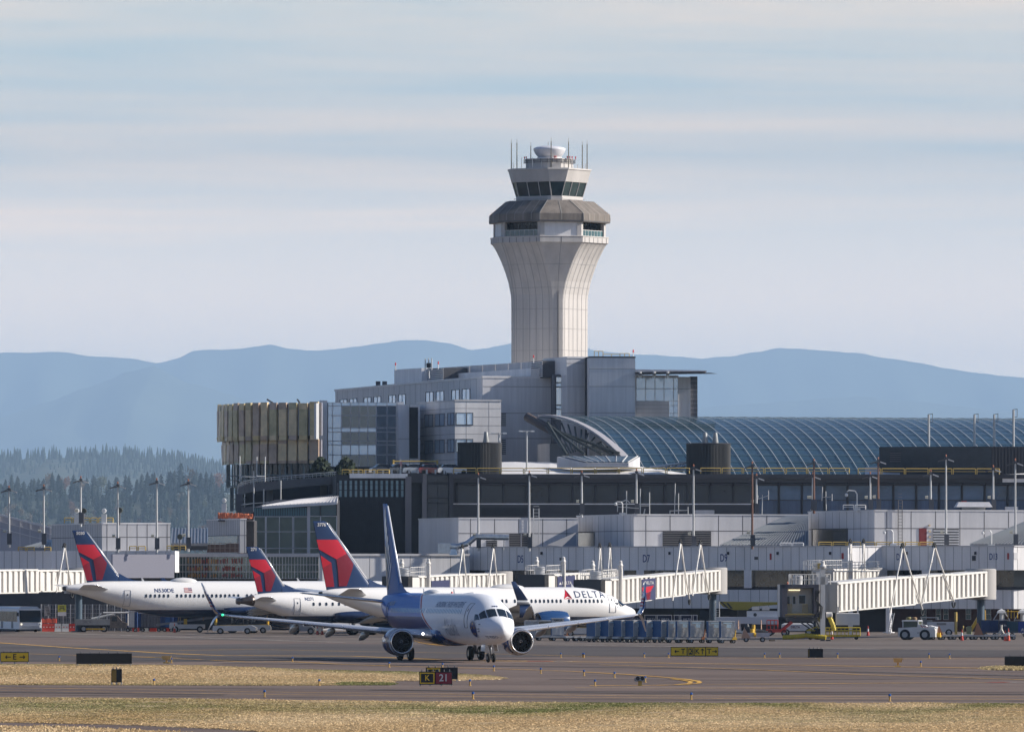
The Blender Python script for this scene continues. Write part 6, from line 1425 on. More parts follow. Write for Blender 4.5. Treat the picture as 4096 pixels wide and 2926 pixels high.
# --- the taxiing aircraft: nose turned 13.6 degrees from the camera towards the right
YAW=-90+13.6;d0=648.0
mgx,mgy=X(1762,d0),d0
hd=Vector((math.cos(R(YAW)),math.sin(R(YAW)),0))
n0=Vector((mgx,mgy,0))+hd*21.16
ak,HK,fk,PK=make_plane('b739','blue and white airliner taxiing towards the camera with its nose to the right','taxiing_airliner',n0,YAW,'a')
ink=mat('ink_blue_grey',(.03,.07,.20),.35);inks=mat('ink_grey_script',(.40,.44,.52),.35);navyl=mat('ink_navy',(.03,.06,.18),.4)
sidetext(HK,fk,'HONORING THOSE WHO SERVE',.62,ink,'fuselage_title',11.2,4.42,bold=.004,shear=.12,sx=1.02)
sidetext(HK,fk,'Alaska',2.0,inks,'airline_script',10.2,2.62,bold=-.02,shear=.25,sx=.82)
sidetext(HK,fk,'N265AK',.50,mat('ink_pale',(.5,.55,.62)),'registration',31.5,4.45,bold=.01)
sidetext(HK,fk,'737-900ER',.30,ink,'type_text',.95,1.95,sx=.8)
ec,ez_=3.25,2.58
pts=[(-ec+.62*math.cos(a),ez_+.62*math.sin(a))for a in[2*math.pi*i/28 for i in range(28)]]
pm=lambda o_:(lambda x,zz_:HK.side(-x,zz_,o_,-1))
em=put(decal_mesh([pts],pm(.02),.2,.2),'emblem',mat('emblem_blue',(.012,.03,.18),.3),fk)
ring=[]
for i in range(36):a,b=2*math.pi*i/36,2*math.pi*(i+1)/36;ring.append([(-ec+r*math.cos(t),ez_+r*math.sin(t))for r,t in((.66,a),(.70,a),(.70,b),(.66,b))])
put(decal_mesh(ring,pm(.02),3,3),'emblem_ring',inks,em)
for k in range(20):
    a=2*math.pi*k/20;tm=text2d('UNITEDSTATESMARITIME'[k],.15);tm.transform(Matrix.Translation((-ec+.78*math.sin(a),ez_+.78*math.cos(a),0))@Matrix.Rotation(-a,4,'Z'));put(decal_mesh(tm,pm(.02),3,3),'emblem_letter',ink,em)if k%1==0 else None
for(sx_,sz_)in((0,.40),(-.30,.08),(.30,.08),(-.18,-.36),(.18,-.36)):
    st_=[(-ec+sx_+(.135 if i%2==0 else .055)*math.sin(math.pi*i/5),ez_+sz_+(.135 if i%2==0 else .055)*math.cos(math.pi*i/5))for i in range(10)];put(decal_mesh([st_],pm(.03),3,3),'emblem_star',mat('star_gold',(.70,.42,.05),.4),em)
tm=text2d('265',.30,.012);put(decal_mesh(tm,lambda x,y:HK.sp(2.72-y*.75+.0,R(-x*41-0),.02),.2,.2),'fleet_number',navyl,fk)
for st,z in((2.0,2.95),(2.1,2.6),(2.1,2.4)):p=HK.side(st,z,.02);MB().lathe([(-.12,.01),(-.08,.05),(.04,.03)],6,'Y',tuple(p)).build('pitot_probe',A_line,ak)
for sg in(-1,):MB().lathe([(0,.01),(.03,.08),(-.05,.1)],12,'X',(-15.35,-2.75,2.13)).build('landing_light',mat('landing_lamp',(1,.97,1),emit=6),ak,smooth=1)
# --- parked aircraft
def park(kind,label,u,d,th,L_):
    t=Vector((math.cos(R(th)),math.sin(R(th)),0));tail=Vector((X(u,d),d,0));return make_plane(kind,label,'parked_airliner',tail+t*L_,th,'d')
pa,HA_,fa,_=park('a321','white airliner with red and blue tail parked leftmost, behind the white bus',262,945,20,43.6)
pe,HE_,fe,_=park('e175','smaller white airliner with red and blue tail parked between the two larger ones',957,915,25,30.6)
pd,HD_,fd,_=park('b738','white airliner with tallest red and blue tail and nose behind the taxiing airliner wing tip',1287,880,26.5,38.0)
for q_ in(pa,pe,pd):q_['group']='parked airliners with red and blue tails'
dn=mat('ink_delta_navy',(.02,.05,.13),.35)
sidetext(HD_,fd,'DELTA',1.02,dn,'airline_title',6.35,4.60,bold=.006,sx=1.12,space=1.22)
tr_=lambda st,z,s:[[(-st-.5*s,z-.42*s),(-st,z+.02*s*0-.14*s),(-st,z+.60*s)],[(-st+.5*s,z-.42*s),(-st,z-.14*s),(-st,z+.60*s)][::-1]]
put(decal_mesh(tr_(9.15,4.58,1.05)[:1],lambda x,zz_:HD_.side(-x,zz_,.022,-1),.3,.15),'triangle_logo',A_red,fd);put(decal_mesh(tr_(9.15,4.58,1.05)[1:],lambda x,zz_:HD_.side(-x,zz_,.022,-1),.3,.15),'triangle_logo',A_dred,fd)
put(decal_mesh([[(-9.15-.52,4.10),(-9.15,4.28),(-9.15+.52,4.10),(-9.15,4.17)]],lambda x,zz_:HD_.side(-x,zz_,.024,-1),.3,.3),'triangle_logo',A_red,fd)
sidetext(HA_,fa,'N530DE',.62,navyl,'registration',Lr:=43.6-11.4,4.95,bold=.01,sx=1.1)
sidetext(HE_,fe,'N271',.5,navyl,'registration',30.6-8.0,4.05,bold=.01)
fs_=43.6-14.3
for k in range(7):z_=4.75+k*.075;put(decal_mesh([[(-fs_-.45,z_),(-fs_+.5,z_),(-fs_+.5,z_+.075),(-fs_-.45,z_+.075)]],lambda x,zz_:HA_.side(-x,zz_,.022,-1),.5,.5),'flag_stripe',mat('flag_red',(.5,.08,.08))if k%2==0 else A_white,fa)
put(decal_mesh([[(-fs_+.05,5.0),(-fs_+.5,5.0),(-fs_+.5,5.29),(-fs_+.05,5.29)]],lambda x,zz_:HA_.side(-x,zz_,.03,-1),.5,.5),'flag_canton',navyl,fa)
J_w=mat('jetway_cream',(.74,.71,.66),.5,var=.06,vs=1.2,streak=.3);J_g=mat('rotunda_grey',(.42,.40,.38),.6);J_b=mat('bellows_dark',(.035,.033,.035),.85)  # J_g is one even grey for the rotundas
J_i=mat('cab_beige',(.66,.60,.50),.6);J_pit=mat('steel_blue_column',(.06,.10,.14),.5)
def jetway(label,near,far,zn,zf,h=2.75,w_=2.5,cab=True,rails=True,hoists=(),secs=(.42,.72),banner=None,drive=True,rot_h=4.2,cabang=None,column=True):
    A,B=Vector((near[0],near[1],0)),Vector((far[0],far[1],0));t=(B-A).normalized();L_=(B-A).length
    o=thing('jet_bridge',label,'jet bridge',tuple(A),0,'jet bridges of the concourse');n=Vector((t.y,-t.x,0))
    if n.y>0:n=-n
    def pt(a,s,z=0):return A+t*a+n*s+Vector((0,0,zn+(zf-zn)*a/L_+z))
    cuts=[0]+[L_*q for q in secs]+[L_]
    for i in range(len(cuts)-1):
        a0,a1=cuts[i]+(.0 if i==0 else-.2),cuts[i+1];sh=.12*i;hw=w_/2-sh;hh_=h-sh*1.6;zb=sh*.8
        mb=MB();ex=pt(a1,-hw,zb)-pt(a0,-hw,zb)
        mb.rb(pt(a0,-hw,zb),ex,n*(2*hw),(0,0,hh_))
        pitch=min(2.4,.50/abs(t.x));k=max(2,int((a1-a0)/pitch))
        for j in range(k):
            a=a0+(j+.5)*(a1-a0)/k
            for sd in(-1,1):
                e=pt(a+pitch*.52,hw*sd,zb)-pt(a,hw*sd,zb);mb.rb(pt(a,hw*sd,zb+.16),e,n*(.22*sd),(0,0,hh_-.32))
        mb.rb(pt(a0,hw,zb+hh_-.13),ex,n*.24,(0,0,.14));mb.rb(pt(a0,hw,zb),ex,n*.24,(0,0,.14))
        mb.rb(pt(a0,-hw-.05,zb+hh_),ex,n*(2*hw+.1),(0,0,.06))
        for aa in(a0,a1-.18):mb.rb(pt(aa,-hw-.1,zb-.05),t*.18,n*(2*hw+.2),(0,0,hh_+.16))
        mb.build('tunnel_section',J_w,o,world=1)
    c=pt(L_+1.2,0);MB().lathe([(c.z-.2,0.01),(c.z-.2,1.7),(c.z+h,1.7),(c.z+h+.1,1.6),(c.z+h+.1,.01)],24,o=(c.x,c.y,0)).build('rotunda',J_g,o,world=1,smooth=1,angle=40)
    if column:MB().lathe([(0,.9),(.15,.9),(.16,.42),(c.z-.3,.42),(c.z-.2,1.2)],16,o=(c.x,c.y,0)).build('rotunda_column',J_pit,o,world=1)
    if cab:
        ca=-2.0;mb=MB();mb.rb(pt(-3.4,-w_/2-.2,-.1),t*3.5,n*(w_+.4),(0,0,h+.05));mb.build('cab',J_w,o,world=1)
        mb=MB();mb.rb(pt(-5.2,-w_/2-.3,-.2),t*1.8,n*(w_+.6),(0,0,h+.25))
        for k in range(5):mb.rb(pt(-5.1+.36*k,-w_/2-.36,-.25),t*.12,n*(w_+.72),(0,0,h+.36))
        mb.build('bellows',mat('bellows_grey',(.09,.085,.085),.85),o,world=1)
    if rails:
        mb=MB();ra0,ra1=(-3.2,3.4)
        for s_ in(-w_/2,w_/2):
            for zz_ in(h+.55,h+1.1):mb.tube(pt(ra0,s_,zz_),pt(ra1,s_,zz_),.035,5)
            for k in range(9):a=ra0+(ra1-ra0)*k/8;mb.tube(pt(a,s_,h),pt(a,s_,h+1.1),.035,5)
        for a in(ra0,ra1):
            for zz_ in(h+.55,h+1.1):mb.tube(pt(a,-w_/2,zz_),pt(a,w_/2,zz_),.035,5)
        mb.build('roof_railing',J_w,o,world=1)
        MB().lathe([(0,.01),(0,.62),(.9,.66),(1.0,.5),(1.0,.01)],18,o=tuple(pt(-1.8,.1,h))).build('roof_unit',C_lgrey,o,world=1,smooth=1,angle=35)
    if drive:
        for a_ in(3.6,):
            mb=MB();b0=pt(a_,0)
            for s_ in(-w_/2-.35,w_/2+.35):
                q=pt(a_,s_);mb.rb(Vector((q.x,q.y,1.1))-t*.22-n*.2,t*.44,n*.4,(0,0,q.z+h+1.2-1.1))
                mb.lathe([(q.z+h+1.2,.22),(q.z+h+1.5,.3),(q.z+h+1.7,.2),(q.z+h+1.95,.2),(q.z+h+2.05,.05)],10,o=(q.x,q.y,0))
            mb.build('lift_column',J_w,o,world=1)
            mb=MB();q0,q1=pt(a_,-w_/2-.4),pt(a_,w_/2+.4);mb.tube((q0.x,q0.y,1.2),(q1.x,q1.y,1.2),.25,8);bg_=mb.build('drive_bogie',C_dark,o,world=1)
            for s_ in(-.55,.55):
                q=pt(a_,s_*1.6);MB().lathe([(-.2,.01),(-.2,.55),(.2,.55),(.2,.01)],20,'Y',(q.x,q.y,.55)).build('wheel',A_tyre,o,world=1)
    for(a_,up,dn_,hw2,lean)in hoists:
        apex=pt(a_,w_/2+.25,h+up);hf=thing('x','x','x')if False else None
        mb=MB()
        for q in(-1,1):
            ft=pt(a_+hw2*q+lean,w_/2+.25,dn_);mid=apex.lerp(ft,.28);mb.tube(apex+t*(.12*q),mid,.13,6).tube(mid,ft,.085,6)
        f_=mb.build('cable_hoist',J_w,o,world=1)
        mb=MB();mb.path([apex+t*(.28*math.cos(x))+Vector((0,0,.1+.35*math.sin(x)))for x in[k*math.pi/5 for k in range(6)]],.1,6);mb.tube(apex-t*.2,apex+t*.2+Vector((0,0,.1)),.22,6)
        b=mb.build('hoist_pulley',C_black,o,world=1)
        mb=MB();ft=pt(a_+hw2+lean,w_/2+.3,dn_);mb.path([ft+t*(.4*math.cos(x)-.2)+Vector((0,0,-.1-.55*math.sin(x)))for x in[k*math.pi/5 for k in range(6)]],.09,6);mb.build('cable_loop',C_black,o,world=1)
    if banner:
        (a0,a1,z0,z1,full)=banner;mb=MB();mb.rb(pt(a0,w_/2+.24,z0),pt(a1,0)-pt(a0,0),n*.06,(0,0,z1-z0));bb=mb.build('banner',mat('banner_navy',(.02,.025,.09),.7),o,world=1)
        rx=n.cross(Vector((0,0,-1)))if False else Vector((0,0,1)).cross(n);rx=t if(t.dot(Vector((1,0,0)))>0)else-t
        def bp(a,z,p=.32):return pt(a,w_/2+p,z)
        M_=Matrix.Translation(bp((a0+a1)/2+(.12),z0+(z1-z0)*(.80 if full else .42)))@Matrix(((rx.x,0,n.x,0),(rx.y,0,n.y,0),(0,1,0,0),(0,0,0,1)))
        lt=text_mesh('DELTA',.50,A_white,'banner_text',bb,M_@Matrix.Diagonal((.75/abs(t.x),1,1,1)),world=False);lt.matrix_parent_inverse=(wmat(o)@bb.matrix_parent_inverse).inverted()
        tri=MB();q=(a0+a1)/2-(.36 if rx.dot(t)>0 else-.36)*abs(a1-a0);zc_=z0+(z1-z0)*(.80 if full else .42);tri.add([bp(q-.15/abs(t.x),zc_-.14),bp(q+.15/abs(t.x),zc_-.14),bp(q,zc_+.18)],[(0,1,2)]);tr2=tri.build('banner_triangle',A_white,bb);tr2.matrix_parent_inverse=(wmat(o)@bb.matrix_parent_inverse).inverted()
        if full:
            s=1 if rx.dot(t)>0 else-1;aL=a0 if s>0 else a1;W2=(a1-a0)*s
            def q2(x,y):return bp(aL+W2*x,z0+(z1-z0)*y)
            for nm,mm,poly in(('banner_red',A_red,[(0,.62),(.86,.66),(.62,.40),(.34,.34),(.02,.46)]),('banner_dark_red',A_dred,[(.30,.30),(.62,.40),(.58,.04),(.36,.02)]),('banner_red',A_red,[(.02,.40),(.25,.28),(.12,.20)])):
                mb=MB();mb.add([q2(*p)for p in poly],[tuple(range(len(poly)))]);r_=mb.build(nm,mm,bb);r_.matrix_parent_inverse=(wmat(o)@bb.matrix_parent_inverse).inverted()
    return o,pt,t,n
near=(X(3300,858),858);far=(X(3905,893),893)
jb,jp,jt,jn=jetway('large cream jet bridge at the right with open docking cab and yellow hose below',near,far,Z(2447,858),Z(2390,893),h=3.05,w_=2.7,rails=False,drive=False,hoists=((L0:=16.2,3.2,-.55,4.2,1.0),(24.5,3.0,.0,4.2,1.0)),secs=(.50,.76),cab=False)
a0_,z0_,z1_c=Vector((X(3128,852),852,0)),Z(2466,852),Z(2336,852)
cw=(3278-3128)/F*852;cx=Vector((1,.12,0)).normalized();cy=Vector((-.12,1,0)).normalized()
mb=MB();O=a0_+Vector((0,0,z0_));hh_=z1_c-z0_
mb.rb(O,cx*.32,cy*1.5,(0,0,hh_));mb.rb(O+cx*(cw-.32),cx*.32,cy*1.5,(0,0,hh_));mb.rb(O+Vector((0,0,hh_-.35)),cx*cw,cy*1.5,(0,0,.35));mb.rb(O+cx*.32+Vector((0,0,.3)),cx*.25,cy*.9,(0,0,hh_-.6));mb.rb(O+cx*(cw-.57)+Vector((0,0,.3)),cx*.25,cy*.9,(0,0,hh_-.6))
mb.build('docking_bellows',mat('bellows_lilac',(.10,.095,.115),.85,var=.15,vs=2),jb,world=1)
mb=MB();mb.rb(O+cy*1.5,cx*cw,cy*1.6,(0,0,hh_));mb.build('cab',J_w,jb,world=1)
mb=MB();mb.rb(O+cy*1.4+cx*.55+Vector((0,0,.45)),cx*(cw-1.1),cy*.1,(0,0,hh_-.9));mb.build('cab_interior_wall',J_i,jb,world=1)
for(x0,x1,zq0,zq1)in((.75,1.02,1.35,2.15),(1.35,1.62,1.35,2.15),(2.0,2.65,1.4,2.25)):
    f=MB();f.rb(O+cy*1.34+cx*(x0-.06)+Vector((0,0,zq0-.06)),cx*(x1-x0+.12),cy*.05,(0,0,zq1-zq0+.12));fr=f.build('cab_window',C_lgrey,jb,world=1);f=MB();f.rb(O+cy*1.3+cx*x0+Vector((0,0,zq0)),cx*(x1-x0),cy*.05,(0,0,zq1-zq0));g_=f.build('pane',G_dark,fr);g_.matrix_parent_inverse=(wmat(jb)@fr.matrix_parent_inverse).inverted()
mb=MB()
for x0 in(.62,2.3):
    for i in range(5):mb.rb(O+cy*.9+cx*(x0+i*.13)+Vector((0,0,.45)),cx*.04,cy*.04,(0,0,.85))
    mb.rb(O+cy*.9+cx*x0+Vector((0,0,1.28)),cx*.58,cy*.05,(0,0,.06))
mb.rb(O+cy*.4+cx*.4+Vector((0,0,.2)),cx*(cw-.8),cy*1.6,(0,0,.18));mb.build('safety_gate',C_yel,jb,world=1)
mb=MB();mb.rb(O+cy*1.3+cx*.9+Vector((0,0,hh_-.62)),cx*1.2,cy*.06,(0,0,.08));mb.build('cab_lamp',mat('warm_lamp',(1,.85,.55),emit=1.0),jb,world=1)
mb=MB();p=O+cx*(cw+.15)
mb.rb(p+Vector((0,0,-2.9)),cx*.5,cy*.6,(0,0,hh_+4.6));mb.rb(p+cy*2.6+Vector((0,0,-2.9)),cx*.5,cy*.5,(0,0,hh_+4.2));mb.rb(p-cx*.3+Vector((0,0,hh_)),cx*1.1,cy*1,(0,0,.8));mb.lathe([(0,.28),(.2,.36),(.4,.2),(.7,.2),(.8,.05)],12,o=tuple(p+cx*.25+Vector((0,0,hh_+1.7))));mb.build('lift_column',J_w,jb,world=1)
mb=MB()
for k in range(5):q=p-cx*(.55-.12*k)-cy*.15;mb.path([q+Vector((0,0,hh_-.6)),q+Vector((-.1*k,0,hh_-1.6)),q+Vector((.25,0,hh_*.3)),q+Vector((.1,0,-.2))],.04,5)
mb.build('cables',C_black,jb,world=1)
mb=MB();za=z1_c
for s_ in(0,1.9):
    q0,q1=O+cx*1.2+cy*(1.2+s_)+Vector((0,0,hh_)),O+cx*(cw+1.4)+cy*(1.2+s_)+Vector((0,0,hh_))
    for zq in(.5,1.05):mb.tube(q0+Vector((0,0,zq)),q1+Vector((0,0,zq)),.04,5)
    for k in range(10):q=q0.lerp(q1,k/9);mb.tube(q,q+Vector((0,0,1.05)),.04,5)
q0=O+cx*1.2+cy*1.2+Vector((0,0,hh_));
for k in range(4):mb.tube(q0+cy*(.6*k)+Vector((0,0,0)),q0+cy*(.6*k)+Vector((0,0,1.05)),.04,5)
mb.build('roof_railing',J_w,jb,world=1);MB().lathe([(0,.01),(0,.5),(.85,.55),(.95,.4),(.95,.01)],18,o=tuple(O+cx*2.0+cy*2.2+Vector((0,0,hh_)))).build('roof_unit',C_lgrey,jb,world=1,smooth=1,angle=35)
MB().lathe([(0,.05),(.15,.1),(.3,.03)],8,o=tuple(O+cx*.75+cy*1+Vector((0,0,hh_)))).build('beacon',mat('orange_beacon',(.8,.25,.12)),jb,world=1)
mb=MB();q=O+cx*(cw+.4)+cy*1.5
mb.tube(q+Vector((0,0,-.3)),O+cx*1.3+cy*1.5+Vector((0,0,-.5)),.12,6)
for k in range(4):mb.tube(O+cx*(1.6+k*.7)+cy*1.2+Vector((0,0,-.2)),O+cx*(cw+.4)+cy*1.2+Vector((0,0,-2.0+.2*k)),.07,5)
mb.rb(O+cx*.8+cy*1.0+Vector((0,0,-.45)),cx*(cw-.6),cy*1.6,(0,0,.4));mb.build('undercarriage',C_louv,jb,world=1)
for dy in(.3,1.9):
    q=O+cx*(cw+.1)+cy*dy;MB().lathe([(-.22,.01),(-.22,.58),(.22,.58),(.22,.01)],22,'Y',(q.x,q.y,.58)).build('wheel',A_tyre,jb,world=1)
a_=O+cx*(cw+1.9)+cy*.6;a_.z=Z(2498,852)
mb=MB();mb.box(a_.x,a_.x+2.45,a_.y,a_.y+1.2,Z(2498,855),Z(2452,855));mb.taper(a_.x+.02,a_.x+2.43,a_.y+.02,a_.y+1.18,Z(2452,855),Z(2450,855),.1,.1);ac=mb.build('air_conditioner',J_w,jb,world=1)
mb=MB()
for x_ in(.1,2.2):mb.box(a_.x+x_,a_.x+x_+.16,a_.y+.3,a_.y+.6,Z(2453,855),Z(2425,855))
mb.build('hanger',J_w,jb,world=1)
hs_=thing('yellow_hose','yellow corrugated ground air hose hanging down and lying under the right jet bridge','hose',(a_.x,a_.y,0));M_hose=mat('hose_yellow',(.66,.50,.03),.6,var=.15,vs=3)
def hose(pts,r=.22):
    mb=MB();fine=[]
    for i in range(len(pts)-1):
        n=max(2,int((pts[i+1]-pts[i]).length/.09));fine+=[pts[i].lerp(pts[i+1],k/n)for k in range(n)]
    fine.append(pts[-1])
    for i in range(len(fine)-1):mb.tube(fine[i],fine[i+1],r*(1 if i%3 else .82),10)
    return mb
x0=a_.x-.2;y0=a_.y-.2
hose([Vector((x0-1.6,y0,Z(2452,852))),Vector((x0-1.55,y0,Z(2475,852))),Vector((x0-1.2,y0,Z(2488,852)))]).build('hose_loop',M_hose,hs_,world=1)
hose([Vector((x0-.55,y0,Z(2462,852))),Vector((x0-.35,y0,Z(2480,852))),Vector((x0-.15,y0,Z(2498,852))),Vector((x0+.0,y0,.95))],.25).build('hanging_hose',M_hose,hs_,world=1)
hose([Vector((x0-5.4,y0-.2,.24)),Vector((x0-4.2,y0-.4,.30)),Vector((x0-3.0,y0-.3,.45)),Vector((x0-1.6,y0-.5,.32)),Vector((x0-.9,y0-.6,.22))],.26).build('ground_hose',M_hose,hs_,world=1)
MB().lathe([(-.3,.01),(-.3,.3),(.3,.3),(.35,.15)],12,'X',(x0-.55,y0,Z(2458,852))).build('hose_coupling',J_w,hs_,world=1)
hc=thing('hose_cart','yellow tubular hose cart on the apron under the right jet bridge','cart',(x0,y0,0))
mb=MB();xa,xb=x0-2.9,x0+2.7
for z in(.45,.95,1.25):
    mb.tube((xa+1.2*(z>1),y0,z),(xb,y0,z),.06,6);mb.tube((xa+1.2*(z>1),y0+1.2,z),(xb,y0+1.2,z),.06,6)
for k in range(12):x_=xa+1.2+(xb-xa-1.2)*k/11;mb.tube((x_,y0,.4),(x_,y0,1.25),.045,5)
mb.box(xa,xb,y0,y0+1.2,.3,.45);mb.tube((xa,y0,.95),(xa+1.2,y0,1.4),.06,6);mb.build('frame',M_hose,hc,world=1)
for x_ in(xa+.4,xb-.4):MB().lathe([(-.08,.01),(-.08,.22),(.08,.22),(.08,.01)],12,'Y',(x_,y0+.1,.22)).build('wheel',A_tyre,hc,world=1)
jetway('cream jet bridge with tall banner behind the nose of the white airliner',(X(2395,905),905),(X(2842,958),958),Z(2418,905),Z(2368,958),h=2.8,secs=(.35,.66),hoists=((33,3.4,-.3,4.2,.3),(43,3.1,.0,4.2,.3)),banner=(14.0,20.6,.1,2.5,True),rot_h=4)
jetway('cream jet bridge behind the nose lettering of the white airliner',(X(2170,938),938),(X(2420,968),968),Z(2385,938),Z(2366,968),h=2.5,secs=(.4,.7),hoists=((22,2.9,0,1.7,0),(27,2.9,0,1.7,0)),banner=(1.0,9.5,.9,2.3,False))
jetway('cream jet bridge with small banner seen over the white airliner and behind the blue tail',(X(1628,945),945),(X(1985,985),985),Z(2400,945),Z(2378,985),h=2.75,secs=(.58,.8),hoists=((19.5,3.1,.2,2.9,0),(34,3.0,.2,2.9,0)),banner=(5.2,13.5,.5,2.2,False))
jetway('cream jet bridge at the far left behind the white bus',(X(-90,935),935),(X(300,965),965),Z(2374,935),Z(2366,965),h=2.7,secs=(.50,.75),hoists=((24,2.6,0,2.6,0),),rails=False,drive=False,cab=False)
jetway('shadowed jet bridge in the gate area between the two cream bridges on the right',(X(3290,958),958),(X(3480,975),975),Z(2342,958),Z(2337,975),h=1.9,secs=(.5,.75),hoists=((6,3.1,.4,.8,0),(11,3.1,.4,.8,0)),drive=False,column=False,cab=False)
rw=thing('service_walkway','long white railed roof walkway behind the docking cab with a yellow box','walkway',(X(3260,930),930,0));mb=MB()
for dy in(0,1.6):
    for v in(2250,2262,2272):mb.tube(P(3255,v+1,930+dy),P(3518,v-6,930+dy),.045,5)
    for k in range(18):u=3255+k*15;mb.tube(P(u,2250-k*.35,930+dy),P(u,2282-k*.3,930+dy),.045,5)
mb.build('railing',J_w,rw,world=1);mb=MB();mb.box(X(3250,930),X(3520,930),930,931.6,Z(2286,930),Z(2282,930));mb.build('walkway_deck',C_lgrey,rw,world=1);mb=MB();mb.box(X(3250,930),X(3255,930),930.5,931,0,Z(2286,930));mb.box(X(3395,930),X(3412,930),930.5,931.3,0,Z(2240,930));mb.build('support_column',J_w,rw,world=1);a=P(3270,2273,929.8);MB().box(a.x,a.x+.55,929.6,930,a.z,a.z+.62).build('yellow_box',C_yel,rw,world=1)
def column_thing(name,label,cat,u,v0,v1,d,r,m,grp=None):o=thing(name,label,cat,(X(u,d),d,0),0,grp);MB().lathe([(0,r*1.3),(.12,r*1.3),(.13,r),(Z(v1,d),r),(Z(v1,d)+.02,r*.8)],14).build('shaft',m,o);MB().lathe([(-.02,r*2),(.1,r*2),(.1,r*1.3)],14).build('foot',m,o);return o
column_thing('bollard','tall yellow bollard beside the white power unit at the right','bollard',3824,2530,2447,905,.14,C_yel,'yellow bollards');column_thing('bollard','short yellow bollard right of the steel blue column','bollard',3853,2530,2502,900,.07,C_yel,'yellow bollards')
M_pole=mat('galv_pole',(.46,.46,.45),.45,metal=.35,var=.1,vs=2);M_rust=mat('rusty_pole',(.20,.10,.07),.8,var=.2,vs=1.5)
def lamp_pole(label,u,vt,vb,d,m=None,head=True,r=.13,box=True):
    p=P(u,vb,d);o=thing('lamp_pole',label,'lamp pole',tuple(p),0,'lamp poles on the concourse roof');hgt=(vb-vt)/F*d
    MB().tube((0,0,-.4),(0,0,hgt),r*1.15,10,r2=r*.75).tube((0,0,0),(0,0,.12),.3,8).build('pole',m or M_pole,o)
    if head:
        MB().tube((-.55,0,hgt-.05),(.45,0,hgt+.05),.06,6).tube((0,0,hgt),(0,0,hgt+.38),.1,6).box(-.2,.2,-.15,.15,hgt+.12,hgt+.3).build('bracket',C_joint,o)
        for sx_ in(-1,1):
            V=[(sx_*.25,-.22,hgt+.12),(sx_*.25,.22,hgt+.12),(sx_*.95,.24,hgt-.12),(sx_*.95,-.24,hgt-.12),(sx_*.25,-.2,hgt-.02),(sx_*.25,.2,hgt-.02),(sx_*.95,.22,hgt-.26),(sx_*.95,-.22,hgt-.26)]
            fixn(MB().add(V,[(0,1,2,3),(7,6,5,4),(0,4,5,1),(1,5,6,2),(2,6,7,3),(3,7,4,0)]).build('floodlight',mat('lamp_head_pale',(.6,.6,.6),.35,metal=.3)if sx_>0 else C_joint,o))
        MB().lathe([(hgt+.38,.05),(hgt+.42,.09),(hgt+.6,.09),(hgt+.66,.02)],8).build('beacon',mat('dim_orange',(.45,.16,.08)),o)
    if box:MB().box(-.22,.34,-.3,-.14,0.0,1.35).build('control_box',C_louv,o);MB().lathe([(-.18,.01),(-.18,.16),(.18,.2),(.18,.01)],10,'X',(-.5,-.1,1.6)).build('camera',mat('camera_cream',(.7,.65,.5)),o)
    return o
LP=[(36,1962,2176,984,'lamp pole furthest left in front of the grey hangar'),(175,1957,2176,984,'second lamp pole from the left, at the edge of the grey hangar'),(323,1924,2092,992,'tallest left lamp pole standing among roof cameras above the leftmost tail'),(471,1946,2195,983,'lamp pole in front of the panelled block right of the leftmost tail'),(627,1932,2195,983,'lamp pole at the right end of the panelled block left of the orange wrap'),(753,1936,2192,984,'lamp pole against the wooded hillside left of the orange wrap'),
      (1913,1910,2190,1003,'lamp pole left of the low block ladder, beside the silver duct'),(2117,1902,2190,1000,'lamp pole beside the roof ladder of the low block'),(2327,1902,2056,1005,'lamp pole at the left end of the wide middle block'),(2546,1894,2056,1004,'lamp pole among antennas on the wide middle block'),(2774,1877,2186,990,'lamp pole in front of the long louvre'),
      (3026,1914,2056,1008,'short lamp pole next to the rusty pole right of the long louvre'),(3251,1909,2040,1000,'thin lamp pole beside the second rusty pole'),(3481,1907,2040,998,'thin lamp pole left of the third rusty pole'),(3723,1898,2040,998,'lamp pole behind the red door block, left of the tall right pole'),(3784,1838,2180,980,'tall lamp pole in front of the large louvre right of the red door'),(3973,1880,2040,998,'lamp pole right of the pale fan hood'),(4061,1854,2180,976,'tall lamp pole near the right edge beside the sloping roof')]
for u,vt,vb,d,lb in LP:lamp_pole(lb,u,vt,vb,d)
for u,vt,vb,d,lb in[(3009,1866,2182,982,'rusty brown lamp pole in front of the left sloping roof'),(3256,1854,2040,996,'rusty brown lamp pole at the left corner of the tall roof block'),(3513,1848,2038,994,'rusty brown lamp pole left end of the dark plant block')]:lamp_pole(lb,u,vt,vb,d,M_rust)
def stub(label,u,vt,vb,d,r=.16):
    p=P(u,vb,d);o=thing('roof_mast',label,'mast',tuple(p),0,'short masts behind the dark plant block');h=(vb-vt)/F*d;MB().tube((0,0,-1),(0,0,h),r,8).build('pole',M_pole,o);mb=MB();mb.tube((-.1,0,h),(.55,0,h+.1),.04,5);mb.tube((.5,0,h+.1),(.5,0,h-1.0),.04,5);mb.tube((.5,0,h-1.0),(0,0,h-1.0),.04,5);mb.build('bracket',C_louv,o)
for u,vt,lb in((3715,1657,'mast with square bracket leftmost over the dark plant block'),(3898,1657,'second mast from the left over the dark plant block'),(3977,1657,'third mast over the dark plant block'),(4054,1638,'tallest mast at the right end over the dark plant block')):stub(lb,u,vt,1790,1115)
